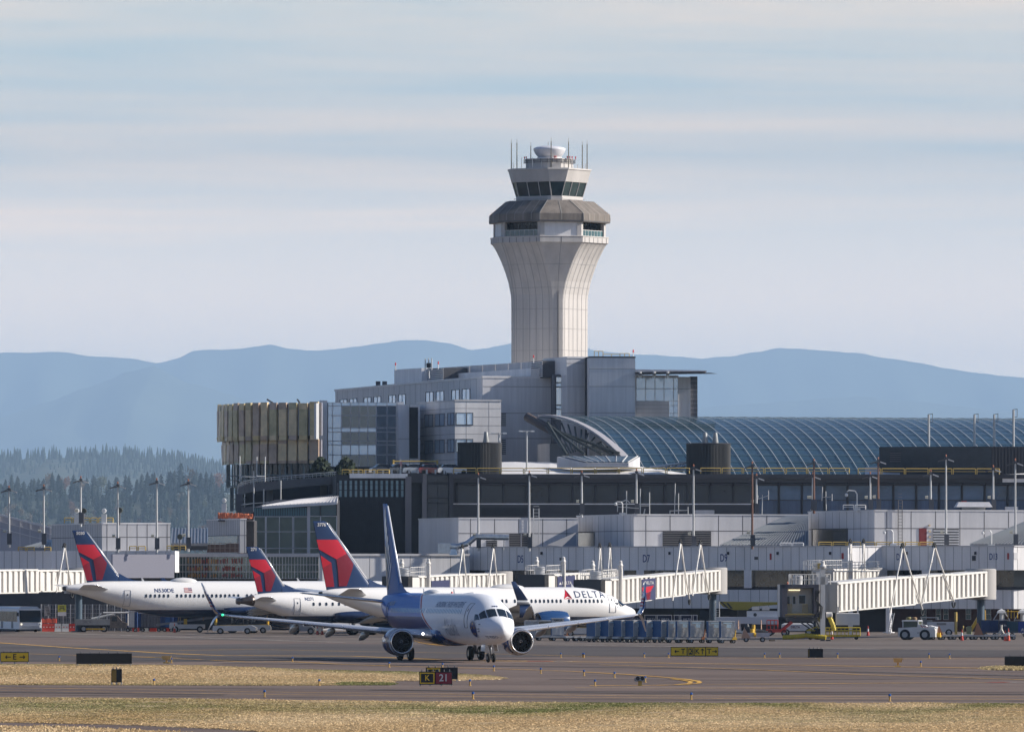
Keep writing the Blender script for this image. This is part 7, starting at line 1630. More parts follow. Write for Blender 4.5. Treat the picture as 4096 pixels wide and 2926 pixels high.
for u,vt,vb,d,lb in((1996,1732,1776,1112,'twin headed street lamp above the left black drum'),(2107,1724,1848,1112,'twin headed street lamp right of the left black drum')):
    o=thing('street_lamp',lb,'street lamp',tuple(P(u,vb,d)),0,'twin headed street lamps');h=(vb-vt)/F*d;MB().tube((0,0,-2),(0,0,h),.12,8).tube((-.5,0,h),(.5,0,h),.06,5).build('pole',M_pole,o)
    for s_ in(-1,1):MB().taper(s_*.8-.3,s_*.8+.3,-.2,.2,h-.08,h+.1,.08,.05).build('lamp_head',C_white,o)
def small(label,items,d,v0,nm='rooftop_antenna',m=None):
    o=thing(nm,label,'antenna',tuple(P(items[0][0],v0,d)));
    for(ua,va,ub,vb,r)in items:MB().tube(P(ua,va,d),P(ub,vb,d),r,6).build('tube',m or M_pole,o,world=1)
    return o
small('antenna cluster of white tubes and side arms on the middle block',[(2506,2056,2506,1962,.06),(2561,2056,2561,1953,.06),(2598,2056,2598,1968,.06),(2470,2025,2555,2032,.05),(2470,2046,2470,2012,.05),(2558,2021,2600,2021,.05),(2480,2008,2506,1998,.07),(2506,1998,2520,2010,.05),(2575,2056,2580,2034,.07)],1003,2056)
small('thin antenna pair with crossbar right of the antenna cluster',[(2698,2056,2701,1932,.05),(2714,2056,2714,1972,.05),(2680,2042,2752,2039,.05),(2752,2056,2752,2026,.05),(2680,2056,2680,2040,.05)],1003,2056)
small('small cross shaped antenna between two lamp poles over the blue hall glass',[(3048,2056,3050,1978,.05),(3032,1994,3074,1980,.05),(3074,1960,3074,1998,.04),(3032,1980,3034,1996,.04)],1005,2056)
small('dipole antenna frame left of the white curved lamp',[(3305,2040,3303,1964,.05),(3288,2002,3290,1946,.05),(3290,1988,3328,1985,.04),(3328,2002,3328,1974,.05)],997,2040)
def goose(label,u,v,d,s=1.0,m=None):
    o=thing('roof_camera_mast',label,'camera',tuple(P(u,v,d)),0,'white curved camera masts');mb=MB();mb.path([Vector(q)*s for q in((0,0,-.3),(0,0,1.5),(-.2,0,1.8),(-.8,0,1.85),(-1.0,0,1.7))],.07,6);mb.build('mast',C_white,o);MB().lathe([(0,.01),(.05,.16),(.25,.2),(.4,.1)],10,o=(-1.02*s,0,1.25*s)).build('camera',C_white,o);MB().box(-.4,.4,-.2,.2,-.1,.15).build('base',C_lgrey,o)
goose('white curved camera mast between the rusty poles on the tall block',3428,2036,994,1.25);goose('white curved camera mast left of the red door',3572,2178,981);goose('white curved camera mast in front of the right sloping roof',3966,2180,977);goose('white curved camera mast in the antenna cluster',2490,2054,1001,.8)
def roofcam(label,u,v,d):o=thing('roof_camera',label,'camera',tuple(P(u,v,d)),0,'white cameras on the left roof');MB().box(-.3,.3,-.3,.3,-.1,1.1).build('housing',C_white,o);MB().lathe([(0,.01),(0,.25),(.5,.3),(.55,.01)],10,'Y',(0,-.3,1.5)).build('camera',C_white,o)
roofcam('white roof camera left of the tallest left lamp pole',307,2091,996);roofcam('white roof camera inside the yellow railing right of the tallest left pole',416,2091,996);roofcam('white camera on top of the orange wrapped edge',896,2048,1040)
for u,v,lb in((335,2091,'dark round searchlight beside the tallest left lamp pole'),(479,2089,'olive tank shaped lamp above the panelled block'),(720,2195,'round black dish on a thin stand left of the construction roof')):o=thing('roof_device',lb,'searchlight',tuple(P(u,v,995)));MB().tube((0,0,-.3),(0,0,1.2),.08,6).build('stand',C_louv,o);MB().lathe([(-.2,.01),(-.2,.3),(.1,.36),(.15,.01)],14,'Y',(0,0,1.5)).build('head',mat('olive_dark',(.05,.055,.04)),o)
for u,v,lb in((2980+1,2190,''),):pass
mh=thing('white_masts','three tall thin white masts joined by a low bar in front of the round building','mast',tuple(P(1015,2020,1105)));
for u,va,vb in((959,1823,1925),(1015,1882,2045),(1027,1826,1925),(1060,1826,1925),(1055,1955,2020),(1123,1920,2012)):MB().tube(P(u,va,1105),P(u,vb,1105),.09,6).build('mast',M_pole,mh,world=1)
MB().tube(P(1027,1905,1104.8),P(1060,1905,1104.8),.1,6).tube(P(959,1905,1104.8),P(1027,1907,1104.8),.06,6).build('crossbar',C_white,mh,world=1)
am=thing('antenna_mast','forked telecom antenna mast on the roof of the grey office building','antenna',tuple(P(1717,1500,1180)))
for it in((1717,1512,1714,1432,.08),(1700,1490,1701,1434,.08),(1727,1478,1727,1432,.08),(1703,1460,1727,1460,.06)):MB().tube(P(it[0],it[1],1180),P(it[2],it[3],1180),it[4],6).build('tube',C_lgrey,am,world=1)
a=P(1714,1462,1179.8);MB().box(a.x-.3,a.x+.35,1179.6,1180,a.z-.3,a.z+.4).build('radio_box',C_dark,am,world=1)
for u,v,d,lb in((1582,1475,1190,'small red and white obstruction light at the left end of the office roof'),(1753,1470,1195,'small obstruction light above the roof louvre'),(2134,1445,1165,'small obstruction light at the foot of the control tower'),(2533,1424,1158,'small obstruction light at the right corner of the service block')):o=thing('obstruction_light',lb,'light',tuple(P(u,v,d)),0,'obstruction lights on the office roof');MB().tube((0,0,-.2),(0,0,.5),.07,6).build('post',C_white,o);MB().lathe([(.5,.1),(.85,.1),(.95,.02)],8).build('lamp',M_redl,o)
M_sy=mat('sign_yellow',(1.0,.64,.012),.5,var=.04,vs=3);M_sk=mat('sign_black',(.008,.008,.009),.5);M_sr=mat('sign_red',(.28,.012,.03),.5);M_sw=mat('sign_white',(.75,.74,.72),.5)
def airsign(label,u0,u1,v0,v1,vleg,panels,depth=.35,nl=3,lamps=4,grp='airfield guidance signs'):
    d=D(vleg);x0,x1=X(u0,d),X(u1,d);z1,z0=Z(v0,d),Z(v1,d);o=thing('airfield_sign',label,'sign',((x0+x1)/2,d,0),0,grp)
    MB().box(x0,x1,d,d+depth,z0,z1).build('housing',C_blk2,o,world=1)
    for i in range(nl):x=x0+(x1-x0)*(i+.08 if i==0 else i+.0 if i<nl-1 else i-.08)/(nl-1);MB().box(x-.05,x+.05,d+.1,d+.25,0,z0).build('leg',C_lgrey,o,world=1)
    for i in range(lamps):x=x0+(x1-x0)*(i+.5)/lamps;MB().lathe([(0,.04),(.1,.03),(.14,.01)],8,o=(x,d+.15,z1)).build('cap_bolt',C_louv,o,world=1)
    w_=x1-x0;fcs_=Face((x0,d),(x1,d))
    for(a,b,bgm,txt,fm,border)in panels:
        mb=MB();fcs_.box(mb,w_*a+.04,w_*b-.04,z0+.06,z1-.06,0,.012)
        pn_=mb.build('panel',border or bgm,o,world=1)
        if border:mb=MB();e=.065;fcs_.box(mb,w_*a+.04+e,w_*b-.04-e,z0+.06+e,z1-.06-e,.012,.02);q=mb.build('panel_field',bgm,pn_);q.matrix_parent_inverse=(wmat(o)@pn_.matrix_parent_inverse).inverted()
        hh=(z1-z0)
        for(kind,c,sc_)in txt:
            ax=w_*(a+(b-a)*c);zc_=(z0+z1)/2
            if kind in '<>^':
                L1=hh*.26*sc_;t_=hh*.045;mb=MB()
                def bar(p,q):p,q=Vector(p),Vector(q);dd=(q-p).normalized();nn=Vector((-dd.y,dd.x))*t_;V=[p-nn,q-nn,q+nn,p+nn];mb.add([fcs_.pt(ax+v.x,zc_+v.y,.03)for v in V],[(0,1,2,3)])
                dx,dz={'<':(-1,0),'>':(1,0),'^':(0,1)}[kind];tip=(dx*L1,dz*L1);bar((-dx*L1,-dz*L1),tip)
                bar((tip[0]-dx*L1*.6-dz*L1*.6,tip[1]-dz*L1*.6-dx*L1*.6),tip);bar((tip[0]-dx*L1*.6+dz*L1*.6,tip[1]-dz*L1*.6+dx*L1*.6),tip);q=mb.build('arrow',fm,pn_)
            else:q=sgn_text(kind,hh*.80*sc_,fm,'character',pn_,fcs_,ax,zc_-.0,.03,sx=.95,bold=.008)
            q.matrix_parent_inverse=(wmat(o)@pn_.matrix_parent_inverse).inverted()
    return o
airsign('yellow sign with arrows and letter E at the left edge',2,115,2606,2646,2653,[(0,1,M_sy,[('<',.27,1),('E',.5,1),('>',.77,1)],M_sk,None)])
airsign('wide black back of a sign on the grass at the left',305,527,2611,2653,2661,[],nl=5,lamps=6)
airsign('narrow tall yellow and black sign seen edge on in the left grass island',445,487,2674,2727,2738,[(0,.55,mat('sign_dull_yellow',(.30,.19,.03)),[],M_sk,None)],nl=3,lamps=3)
airsign('rear black sign with yellow bordered K behind the K 21 sign',1703,1831,2667,2715,2724,[(0.02,.47,M_sk,[('K',.5,.7)],M_sy,M_sy)],nl=4,lamps=5)
airsign('black and red sign reading K 21 on the grass tip',1677,1809,2684,2736,2741,[(0,.48,M_sk,[('K',.5,.74)],M_sy,M_sy),(.48,1,M_sr,[('21',.5,.95)],M_sw,None)],nl=4,lamps=6)
airsign('yellow direction sign reading T K K T with arrows in the middle of the taxiway',2683,2873,2585,2622,2624,[(0,.345,M_sy,[('<',.38,.9),('T',.75,.95)],M_sk,None),(.345,.49,M_sk,[('K',.5,.72)],M_sy,M_sy),(.49,.735,M_sy,[('K',.28,.95),('^',.72,1.1)],M_sk,None),(.735,1,M_sy,[('T',.28,.95),('>',.7,.9)],M_sk,None)],nl=5,lamps=0)
airsign('small black sign back with yellow edge right of the T K K T sign',3232,3292,2593,2628,2630,[(0,.12,mat('sign_dull_yellow',(.3,.19,.03)),[],M_sk,None),(.14,.14+.01,M_sk,[],M_sk,None)],nl=3,lamps=4)
airsign('black sign back on the small grass patch at the right edge',4019,4150,2623,2665,2668,[],nl=3,lamps=3)
gl=thing('runway_guard_light','pair of grey hooded guard lamps on a yellow post on the taxiway','warning light',tuple(G(2560,2741)),0);s_=F/D(2741)
MB().box(-.12,.12,-.1,.1,0,20/s_).build('post',C_yel,gl);MB().box(-22/s_,20/s_,-.1,.12,18/s_,32/s_).build('housing',mat('lamp_grey',(.30,.31,.33),.4),gl)
for q in(-1,1):MB().lathe([(-.3,.15),(-.3,.13),(.1,.13),(.1,.01)],16,'Y',(q*9/s_,0,30/s_)).lathe([(-.22,.13),(-.2,.01)],16,'Y',(q*9/s_,0,30/s_),1).build('lamp_hood',[C_lgrey,mat('hood_black',(.03,.03,.035),.4)],gl)
for(u0,u1,v0,v1,vb,lb)in((650,682,2621,2636,2651,'small orange yellow junction box on posts right of the wide black sign'),(3576,3607,2630,2647,2665,'small cream yellow box on a post at the right of the taxiway')):
    d=D(vb);o=thing('marker_box',lb,'box',(X((u0+u1)/2,d),d,0),0,'yellow marker boxes');w_=(u1-u0)/F*d/2;z0,z1=Z(v1,d),Z(v0,d);MB().taper(-w_,w_,-.2,.2,z0,z1,-.06,.0).box(-w_*.3,w_*.3,-.26,-.2,z0+.08,z1-.1).build('box',mat('cream_yellow',(.72,.46,.16),.6),o)
    MB().box(-.07,.07,-.06,.06,0,z0).build('post',mat('cream_yellow',(.72,.46,.16)),o);MB().box(-.25,.25,-.15,.15,0,.08).build('foot',C_yel,o)
M_lb=mat('edge_light_blue',(.01,.10,.38),.3);M_ly=mat('edge_light_stake',(.62,.38,.10),.7)
ELS=[(1975,2682,'edge light in front of the nose wheels of the taxiing aircraft'),(2163,2692,'edge light below the left engine of the taxiing aircraft'),(2336,2701,'edge light on the grey lane between the K 21 sign and the yellow T sign'),(2458,2709,'edge light just left of the hooded guard lamps'),(1880,2741,'edge light just right of the K 21 sign'),(1892,2794,'large edge light at the front grass right of the K 21 sign'),(2243,2628,'distant edge light below the row of cargo containers'),(2331,2629,'pair left edge light below the cargo containers'),(2336,2629,'pair right edge light below the cargo containers'),(2577,2628,'distant edge light left of the yellow T sign'),(2380,2742,'edge light at the left start of the thick yellow line'),(2581,2727,'edge light right beside the hooded guard lamps'),(2765,2797,'large front edge light below the yellow T sign'),(2674,2629,'edge light hidden at the left post of the yellow T sign'),(3058,2629,'distant edge light between the yellow T sign and the small black sign'),(3118,2629,'distant edge light nearest to the left of the small black sign'),(3350,2629,'distant edge light right of the small black sign'),(3559,2803,'large front edge light at the lower right'),(3716,2630,'distant edge light beyond the cream box at the right'),(3798,2632,'distant edge light right of the cream box by the dark lane'),(3683,2663,'edge light right of the cream yellow box'),(1058,2786,'large front edge light at the lower left'),(1277,2740,'edge light on the rim of the grass island'),(1557,2667,'edge light left of the right engine below the tail'),(1170,2646,'edge light under the right wing shadow'),(237,2642,'edge light between the E sign and the wide black sign'),(686,2650,'edge light touching the orange junction box'),(616,2738,'edge light on the island right of the narrow tall sign'),(1770,2672,'edge light just above the K 21 sign')]
for u,v,lb in ELS:
    p=G(u,v);o=thing('edge_light',lb,'edge light',tuple(p),random.uniform(0,6),'blue taxiway edge lights');
    if not ELS.index((u,v,lb)):
        MB().lathe([(0,.10),(.02,.10),(.03,.045),(.24,.045),(.25,.07),(.27,.07)],12).build('stake',M_ly,o);MB().lathe([(.27,.06),(.30,.075),(.36,.07),(.40,.035),(.405,.001)],12).build('lens',M_lb,o);EL0=o
    else:
        for ch in EL0.children:c=ch.copy();col.objects.link(c);c.parent=o
V_w=mat('vehicle_white',(.74,.73,.70),.35,var=.05,vs=2,coat=.3);V_d=mat('vehicle_dark',(.03,.03,.033),.6);V_g=mat('vehicle_grey',(.30,.29,.28),.6,var=.15,vs=2);V_gl=mat('vehicle_glass',(.02,.035,.05),.08);V_bl=mat('cart_blue',(.015,.05,.17),.6,var=.15,vs=1.5);V_nv=mat('cart_navy',(.01,.016,.05),.6);V_or=mat('plastic_orange',(.80,.10,.04),.5);V_rd=mat('plastic_red',(.62,.04,.02),.5);V_ye=mat('machine_yellow',(.75,.45,.03),.5,var=.1,vs=2);V_hub=mat('hub_grey',(.45,.45,.44),.5)
def wheel(o,x,y,r=.35,w_=.22):
    wh=MB().lathe([(-w_/2,r*.55),(-w_/2,r*.9),(-w_*.35,r),(w_*.35,r),(w_/2,r*.9),(w_/2,r*.55)],18,'Y',(x,y,r)).build('wheel',A_tyre,o);MB().lathe([(-w_*.42,.01),(-w_*.42,r*.56),(w_*.42,r*.56),(w_*.42,.01)],14,'Y',(x,y,r)).build('rim',V_hub,wh)
def place(name,label,cat,u,d,ang,group=None):return thing(name,label,cat,(X(u,d),d,0),R(ang),group)
def q4(mb,pts,th=None):return mb
b=place('airport_bus','white low airport bus with wide dark windscreen standing at the far left','bus',118,966,-90+17);Lb_,Wb=13.5,2.75
b.location.x=X(122,966)
mb=MB();pr=[(-Lb_,.35),(-Lb_,2.75),(-.35,2.78),(-.05,1.15),(0,.9),(0,.35)];mb.yprism(pr,-Wb/2,Wb/2);mb.build('body',mat('bus_white',(.97,.97,.97),.4),b)
MB().taper(-Lb_+.3,-.5,-Wb/2+.15,Wb/2-.15,2.78,3.02,.3,.2).build('roof_unit',V_w,b)
MB().add([(-.045,-Wb/2+.08,1.18),(-.045,Wb/2-.08,1.18),(-.325,Wb/2-.08,2.58),(-.325,-Wb/2+.08,2.58)],[(0,1,2,3)]).build('windscreen',V_gl,b)
b.children[-1].location.x=.04
for i in range(7):
    x0=-1.0-i*1.8;MB().box(x0-1.7,x0,-Wb/2-.02,-Wb/2,1.25,2.45).build('side_window',mat('bus_side_glass',(.10,.085,.05),.12),b)
for x_ in(-3.0,-8.2):MB().box(x_-.9,x_,-Wb/2-.03,-Wb/2,.45,1.25).build('door_panel',V_g,b)
for s_ in(-1,1):MB().lathe([(0,.01),(.03,.12)],10,'X',(.0,s_*1.1,.95)).build('headlight',mat('head_lamp',(1,.9,.7),emit=.6)if s_<0 else C_lgrey,b);MB().box(-.3,.1,s_*1.55-.1,s_*1.55+.1,1.9,2.35).build('mirror',V_d,b)
MB().box(.0,.06,-Wb/2,Wb/2,.35,.55).build('bumper',V_w,b)
MB().box(.0,.03,-Wb/2+.3,Wb/2-.3,.62,.66).build('grille',V_d,b)
for x_ in(-2.2,-10.8):
    for s_ in(-1,1):wheel(b,x_,s_*1.15,.42,.3)
for i,(u,m_,c)in enumerate(((182,V_rd,'red'),(207,V_rd,'red'),(232,V_w,'white'),(262,V_w,'white'),(289,V_rd,'red'),(315,V_w,'white'),(543,V_rd,'red'),(580,V_w,'white'),(612,V_rd,'red'),(668,V_rd,'red'))):
    lb='%s plastic barrier number from left '%c
    lb=['red plastic barrier touching the right side of the bus','second red barrier right of the bus','first white barrier right of the bus','second white barrier right of the bus','red barrier left of the grey flatbed truck','white barrier half behind the grey flatbed truck','red barrier between the truck and the grey baggage cart','white barrier below the grey baggage cart','red barrier below the grey baggage cart','red barrier beside the blue cart below the fuselage'][i]
    o=place('water_barrier',lb,'barrier',u,976,0,'red and white water barriers');MB().taper(-.4,.4,-.3,.3,0,.3,.0,.08).taper(-.4,.4,-.2,.2,.3,.95 if u<400 else .55,.03,.06).build('body',m_,o)
    for x_ in(-.18,.18):MB().lathe([(-.24,.01),(-.24,.07)],8,'Y',(x_,0,.55)).build('hole',V_w if c=='red' else V_rd,o)
for i,(u,lb)in enumerate(((190,'stack of orange barriers behind the red barriers'),)):
    o=place('barrier_stack',lb,'barrier',u,979,0);mb=MB()
    for k in range(5):mb.box(-1+.1*(k%2)+.4*k,-.5+.4*k,-.3,.3,1.0,1.55-.1*(k%2))
    mb.build('barrier',V_or,o)
fn_=place('mesh_fence','grey construction mesh fence with posts behind the bus and truck','fence',360,981,0);mb=MB();x0,x1=X(165,981)-fn_.location.x,X(545,981)-fn_.location.x;z1=Z(2415,981)
n=13
for i in range(n+1):x_=x0+(x1-x0)*i/n;MB().tube((x_,0,0),(x_,0,z1),.05,6).build('post',C_lgrey,fn_)
mb=MB()
for k in range(60):x_=x0+(x1-x0)*k/60;mb.tube((x_,0,.1),(x_,0,z1-.05),.018,3)
for k in range(7):z=.1+(z1-.15)*k/6;mb.tube((x0,0,z),(x1,0,z),.018,3)
mb.build('mesh',C_lgrey,fn_)
sg_=place('site_sign','yellow construction notice with dark lettering on the mesh fence','sign',248,980.5,0);MB().box(-.5,.5,-.03,0,Z(2446,980),Z(2418,980)).build('board',mat('acid_yellow',(.55,.52,.03),.6),sg_);mb=MB()
for k,(a,b_)in enumerate(((-.3,.3),(-.3,.3),(-.38,-.1),(.1,.38))):z=Z(2424+6*min(k,2),980);mb.box(a,b_,-.05,-.03,z-.07,z+.03)
mb.build('lettering',V_d,sg_)
MB().box(-.5,.5,.0,.02,Z(2462,980),Z(2418,980)).build('backing',V_w,sg_)
o=place('site_sign','white board with black striped text on the fence left of the yellow notice','sign',190,980.5,0);MB().box(-.35,.35,-.03,0,Z(2462,980),Z(2422,980)).build('board',V_g,o);mb=MB()
for k in range(6):mb.box(-.3+.05*k,.1+.05*k,-.05,-.03,Z(2428+6*k,980),Z(2425+6*k,980))
mb.build('lettering',V_d,o)
t=place('flatbed_truck','grey flat service truck with faded letters under the tail of the leftmost aircraft','truck',400,966,2);xl,xr=(305-400)/33.8,(508-400)/33.8
MB().box(xl,xr-2,-1.1,1.1,.85,1.55).build('bed',mat('truck_grey_white',(.42,.41,.38),.6,var=.15,vs=1),t);MB().box(xl+.3,xr-.4,-.9,.9,.5,.85).build('chassis',V_d,t)
MB().yprism([(xr-2,.5),(xr-2,1.9),(xr-1.2,2.0),(xr-.5,1.2),(xr,1.1),(xr,.5)],-1.05,1.05).build('cab',mat('cab_brown',(.20,.16,.13),.6,var=.4,vs=1.5),t);MB().box(xr-1.8,xr-1.2,-1.08,-1.05,1.3,1.85).build('cab_window',V_gl,t)
mb=MB();mb.tube((xl+1.8,0,1.6),(xr-1.5,0,2.15),.12,6);mb.tube((xr-3.5,-.8,1.55),(xr-3.0,-.8,2.3),.07,5);mb.tube((xr-2.8,-.8,2.3),(xr+.2,-.8,2.32),.1,6);mb.tube((xr+.1,-.8,2.3),(xr+.1,-.8,.8),.07,5);mb.build('boom',V_w,t)
MB().box(xl+1.2,xl+3.4,-1.12,-1.1,.28,.48).build('yellow_step',V_ye,t)
for x_ in(xl+.9,xr-2.7):
    for s_ in(-1,1):wheel(t,x_,s_*1.0,.42)
tt_=text2d('DELTA',.34,.01);tt_.transform(Matrix.Translation((xl+1.3,-1.12,1.2))@Matrix.Rotation(R(90),4,'X'));put(tt_,'truck_lettering',V_g,t)
def bag_cart(label,u,d,w_,h,m_side,m_cur,ang=0):
    o=place('baggage_cart',label,'baggage cart',u,d,ang,'baggage carts with canvas covers');mb=MB();mb.box(-w_/2,w_/2,-.75,.75,.45,.55);mb.build('bed',V_d,o)
    MB().box(-w_/2,w_/2,-.78,.78,h-.08,h).build('roof',C_metal2,o)
    MB().box(-w_/2,-w_/2+.35,-.76,.76,.55,h-.08).box(w_/2-.35,w_/2,-.76,.76,.55,h-.08).build('side_curtain',m_side,o);mb=MB();n=12;V=[]
    for i in range(n+1):x=-w_/2+.35+(w_-.7)*i/n;V+=[(x,-.72+.03*(i%2),.55),(x,-.72+.03*(i%2),h-.08)]
    mb.add(V,[(2*i,2*i+2,2*i+3,2*i+1)for i in range(n)]);mb.build('front_curtain',m_cur,o)
    for x_ in(-w_*.32,w_*.32):
        for s_ in(-1,1):wheel(o,x_,s_*.62,.22,.14)
    return o
M_canv=mat('grey_canvas',(.16,.15,.15),.85,var=.1,vs=2)
bag_cart('narrow blue and white cart right of the grey flatbed truck',527,972,1.4,2.45,V_bl,V_w);bag_cart('wide grey curtained cart with blue sides under the leftmost fuselage',604,974,3.0,2.25,V_bl,M_canv);bag_cart('bright blue cart right of the wide grey curtained cart',672,974,1.25,2.1,V_bl,mat('cart_bright_blue',(.02,.12,.33),.6));bag_cart('dark blue cart behind the belt loader nose',703,975,1.1,2.1,V_nv,V_bl)
def belt_loader(label,u,d,ang,L_=7.5,grp=None):
    o=place('belt_loader',label,'belt loader',u,d,ang,grp)
    MB().box(-2.2,2.0,-.95,.95,.45,.95).taper(-2.2,-1.2,-.95,.95,.95,1.15,.1,.05).build('body',V_w,o)
    mb=MB();mb.add([(-L_/2,-.45,.75),(L_/2,-.45,1.75),(L_/2,.45,1.75),(-L_/2,.45,.75),(-L_/2,-.45,1.0),(L_/2,-.45,2.0),(L_/2,.45,2.0),(-L_/2,.45,1.0)],[(3,2,1,0),(4,5,6,7),(0,1,5,4),(1,2,6,5),(2,3,7,6),(3,0,4,7)]);mb.build('conveyor',mat('conveyor_grey',(.24,.24,.25),.6,var=.2,vs=2),o)
    mb=MB();p_=[(-1.2,1.2),(-.9,2.55),(1.8,2.95),(3.2,2.9),(3.9,2.3)];mb.path([(x,-.5,z)for x,z in p_],.06,5)
    for x,z in p_[1:4]:mb.tube((x,-.5,1.4),(x,-.5,z),.05,5)
    mb.build('canopy_frame',mat('ochre_frame',(.40,.25,.10),.6),o);MB().box(-.5,-.1,-.9,-.6,.95,1.6).build('seat',V_ye,o)
    for x_ in(-1.5,1.4):
        for s_ in(-1,1):wheel(o,x_,s_*.9,.38)
    return o
belt_loader('white belt loader with ochre canopy frame under the leftmost aircraft',752,962,2)
def tug(label,u,d,ang,L_=4.6,grp='flat white baggage tractors',cabin=False,scale=1):
    o=place('baggage_tractor',label,'tractor',u,d,ang,grp);h=.95
    MB().yprism([(-L_/2,.35),(-L_/2,h),(L_/2-.5,h+.05),(L_/2,h-.15),(L_/2,.35)],-.85,.85).build('body',V_w,o);MB().box(-L_/2+.2,L_/2-1.0,-.6,.6,h,h+.1).build('top_plate',mat('ochre_dirty',(.38,.28,.12),.8,var=.3,vs=3),o)
    MB().box(L_/2-1.9,L_/2-1.4,-.4,.4,h,h+.35).box(L_/2-1.5,L_/2-1.4,-.4,.4,h,h+.75).build('seat',V_d,o);MB().tube((L_/2-1.0,0,h),(L_/2-.8,0,h+.6),.04,5).lathe([(0,.18),(.03,.2),(.06,.18)],12,o=(L_/2-1.0,0,h+.6)).build('steering_wheel',V_d,o)
    mb=MB();mb.tube((-L_/2+.4,-.5,h),(-L_/2+.4,-.5,h+1.1),.05,5);mb.tube((-L_/2+.3,.3,h),(-L_/2+.3,.3,h+.8),.14,8);mb.build('post',V_ye,o)
    MB().box(L_/2,L_/2+.12,-.7,.7,.4,.75).box(-L_/2-.12,-L_/2,-.7,.7,.4,.75).build('bumper',V_g,o)
    for x_ in(-L_/2+.85,L_/2-.95):
        for s_ in(-1,1):wheel(o,x_,s_*.82,.36,.24)
    return o
tug('long flat white tractor in front below the winglet of the taxiing aircraft',938,936,0,4.9)
tug('dark wheeled tractor partly hidden behind the long flat white tractor',1020,948,180,3.6,grp=None)
o=place('pushback_tractor','white tractor with big wheels under the smaller airliner behind the wing','tractor',1212,930,0)
MB().yprism([(-1.5,.35),(-1.5,1.15),(-.2,1.25),(.1,.95),(1.0,.95),(1.4,.6),(1.4,.35)],-.8,.8).build('body',mat('tug_grey_white',(.5,.5,.51),.5),o);MB().box(1.4,2.3,-.5,.5,.3,1.15).build('front_box',V_w,o);MB().box(-.9,-.3,-.5,.5,1.2,1.75).build('seat',V_d,o);MB().tube((-1.1,-.4,1.1),(-1.1,-.4,1.7),.05,5).build('exhaust',V_d,o)
for x_,r_ in((-.9,.5),(.9,.38)):
    for s_ in(-1,1):wheel(o,x_,s_*.8,r_,.28)
def cone(label,u,v=None,d=None,m_=None,h=.9,grp='orange traffic cones'):
    d=d or D(v);o=thing('traffic_cone',label,'cone',(X(u,d),d,0),0,grp);MB().box(-.2,.2,-.2,.2,0,.05).build('base',m_ or V_or,o);MB().lathe([(.05,.17),(h*.45,.11)],14).lathe([(h*.72,.07),(h,.03),(h+.01,.001)],14).build('cone_body',m_ or V_or,o);MB().lathe([(h*.45,.11),(h*.72,.07)],14).build('reflective_band',mat('band_white',(.75,.74,.72)),o);return o
for u,lb in((1270,'orange marker cone right of the big wheeled tractor'),(1289,'small orange marker cone under the left flap fairing'),(1401,'orange marker cone between the two flap fairings')):cone(lb,u,d=925,h=1.0)
cone('orange and white cone in front of the belt loader',698,d=960,h=1.1);cone('red cone in the gap of the cargo container row',2357,d=838,m_=V_rd,h=.8)
cone('tall red and white cone in front of the yellow hose cart',3328,v=2556,h=1.2,m_=V_rd);cone('red and white cone in the shade right of the hose cart',3472,v=2541,h=1.1,m_=V_rd);cone('orange cone in front of the low dollies',3848,v=2560,h=1.15,m_=V_rd);cone('left one of the two orange cones at the end of the dollies',4021,v=2562,h=1.1);cone('right one of the two orange cones at the end of the dollies',4034,v=2562,h=1.3)
U_b=mat('uld_blue',(.012,.10,.27),.6,var=.15,vs=1.5);U_s=mat('uld_silver',(.50,.49,.47),.5,metal=.0,var=.25,vs=1.3,bump=.5);U_w=mat('uld_frame',(.58,.57,.55),.5,var=.1,vs=2);U_lab=mat('label_pale_blue',(.62,.78,.84),.6,var=.2,vs=5);U_tan=mat('uld_tan',(.22,.185,.13),.7,var=.2,vs=1.3)
def uld(label,u,d,m_front=None,m_side=None,w_=1.55,dep=1.5,h=1.62,z0=.55,ang=14,lab=True,strap=None,dolly=True,grp='cargo containers in a row on dollies'):
    o=place('cargo_container',label,'cargo container',u,d,ang,grp)
    MB().box(-w_/2,w_/2,-dep/2,dep/2,z0,z0+h).build('shell',m_side or U_b,o)
    n=7;V=[]
    for i in range(n+1):x=-w_/2+.05+(w_-.1)*i/n;V+=[(x,-dep/2-.02-.04*((i*7)%3),z0+.05),(x+.04*((i*3)%2),-dep/2-.02-.03*((i*5)%4)/2,z0+h*.5),(x,-dep/2-.02,z0+h-.08)]
    mb=MB();mb.add(V,[(3*i+k,3*i+3+k,3*i+4+k,3*i+1+k)for i in range(n)for k in(0,1)]);mb.build('curtain',m_front or U_s,o,smooth=1)
    mb=MB()
    for x_ in(-w_/2,w_/2-.06):mb.box(x_,x_+.06,-dep/2-.05,-dep/2,z0,z0+h)
    mb.box(-w_/2,w_/2,-dep/2-.06,-dep/2,z0+h-.07,z0+h);mb.box(-w_/2-.01,-w_/2,-dep/2,-dep/2+.06,z0,z0+h);mb.box(-w_/2-.02,w_/2+.02,-dep/2-.04,dep/2+.02,z0+h,z0+h+.04);mb.build('frame',U_w,o)
    if lab:MB().box(-w_*.38,w_*.28,-dep/2-.12,-dep/2-.10,z0+h-.24,z0+h-.12).build('top_label',U_lab,o);MB().box(-w_*.12,w_*.2,-dep/2-.13,-dep/2-.11,z0+h-.64,z0+h-.30).build('label',U_lab,o);MB().box(-.07,.07,-dep/2-.13,-dep/2-.11,z0+h*.36,z0+h*.36+.16).build('round_label',U_w,o)
    return o
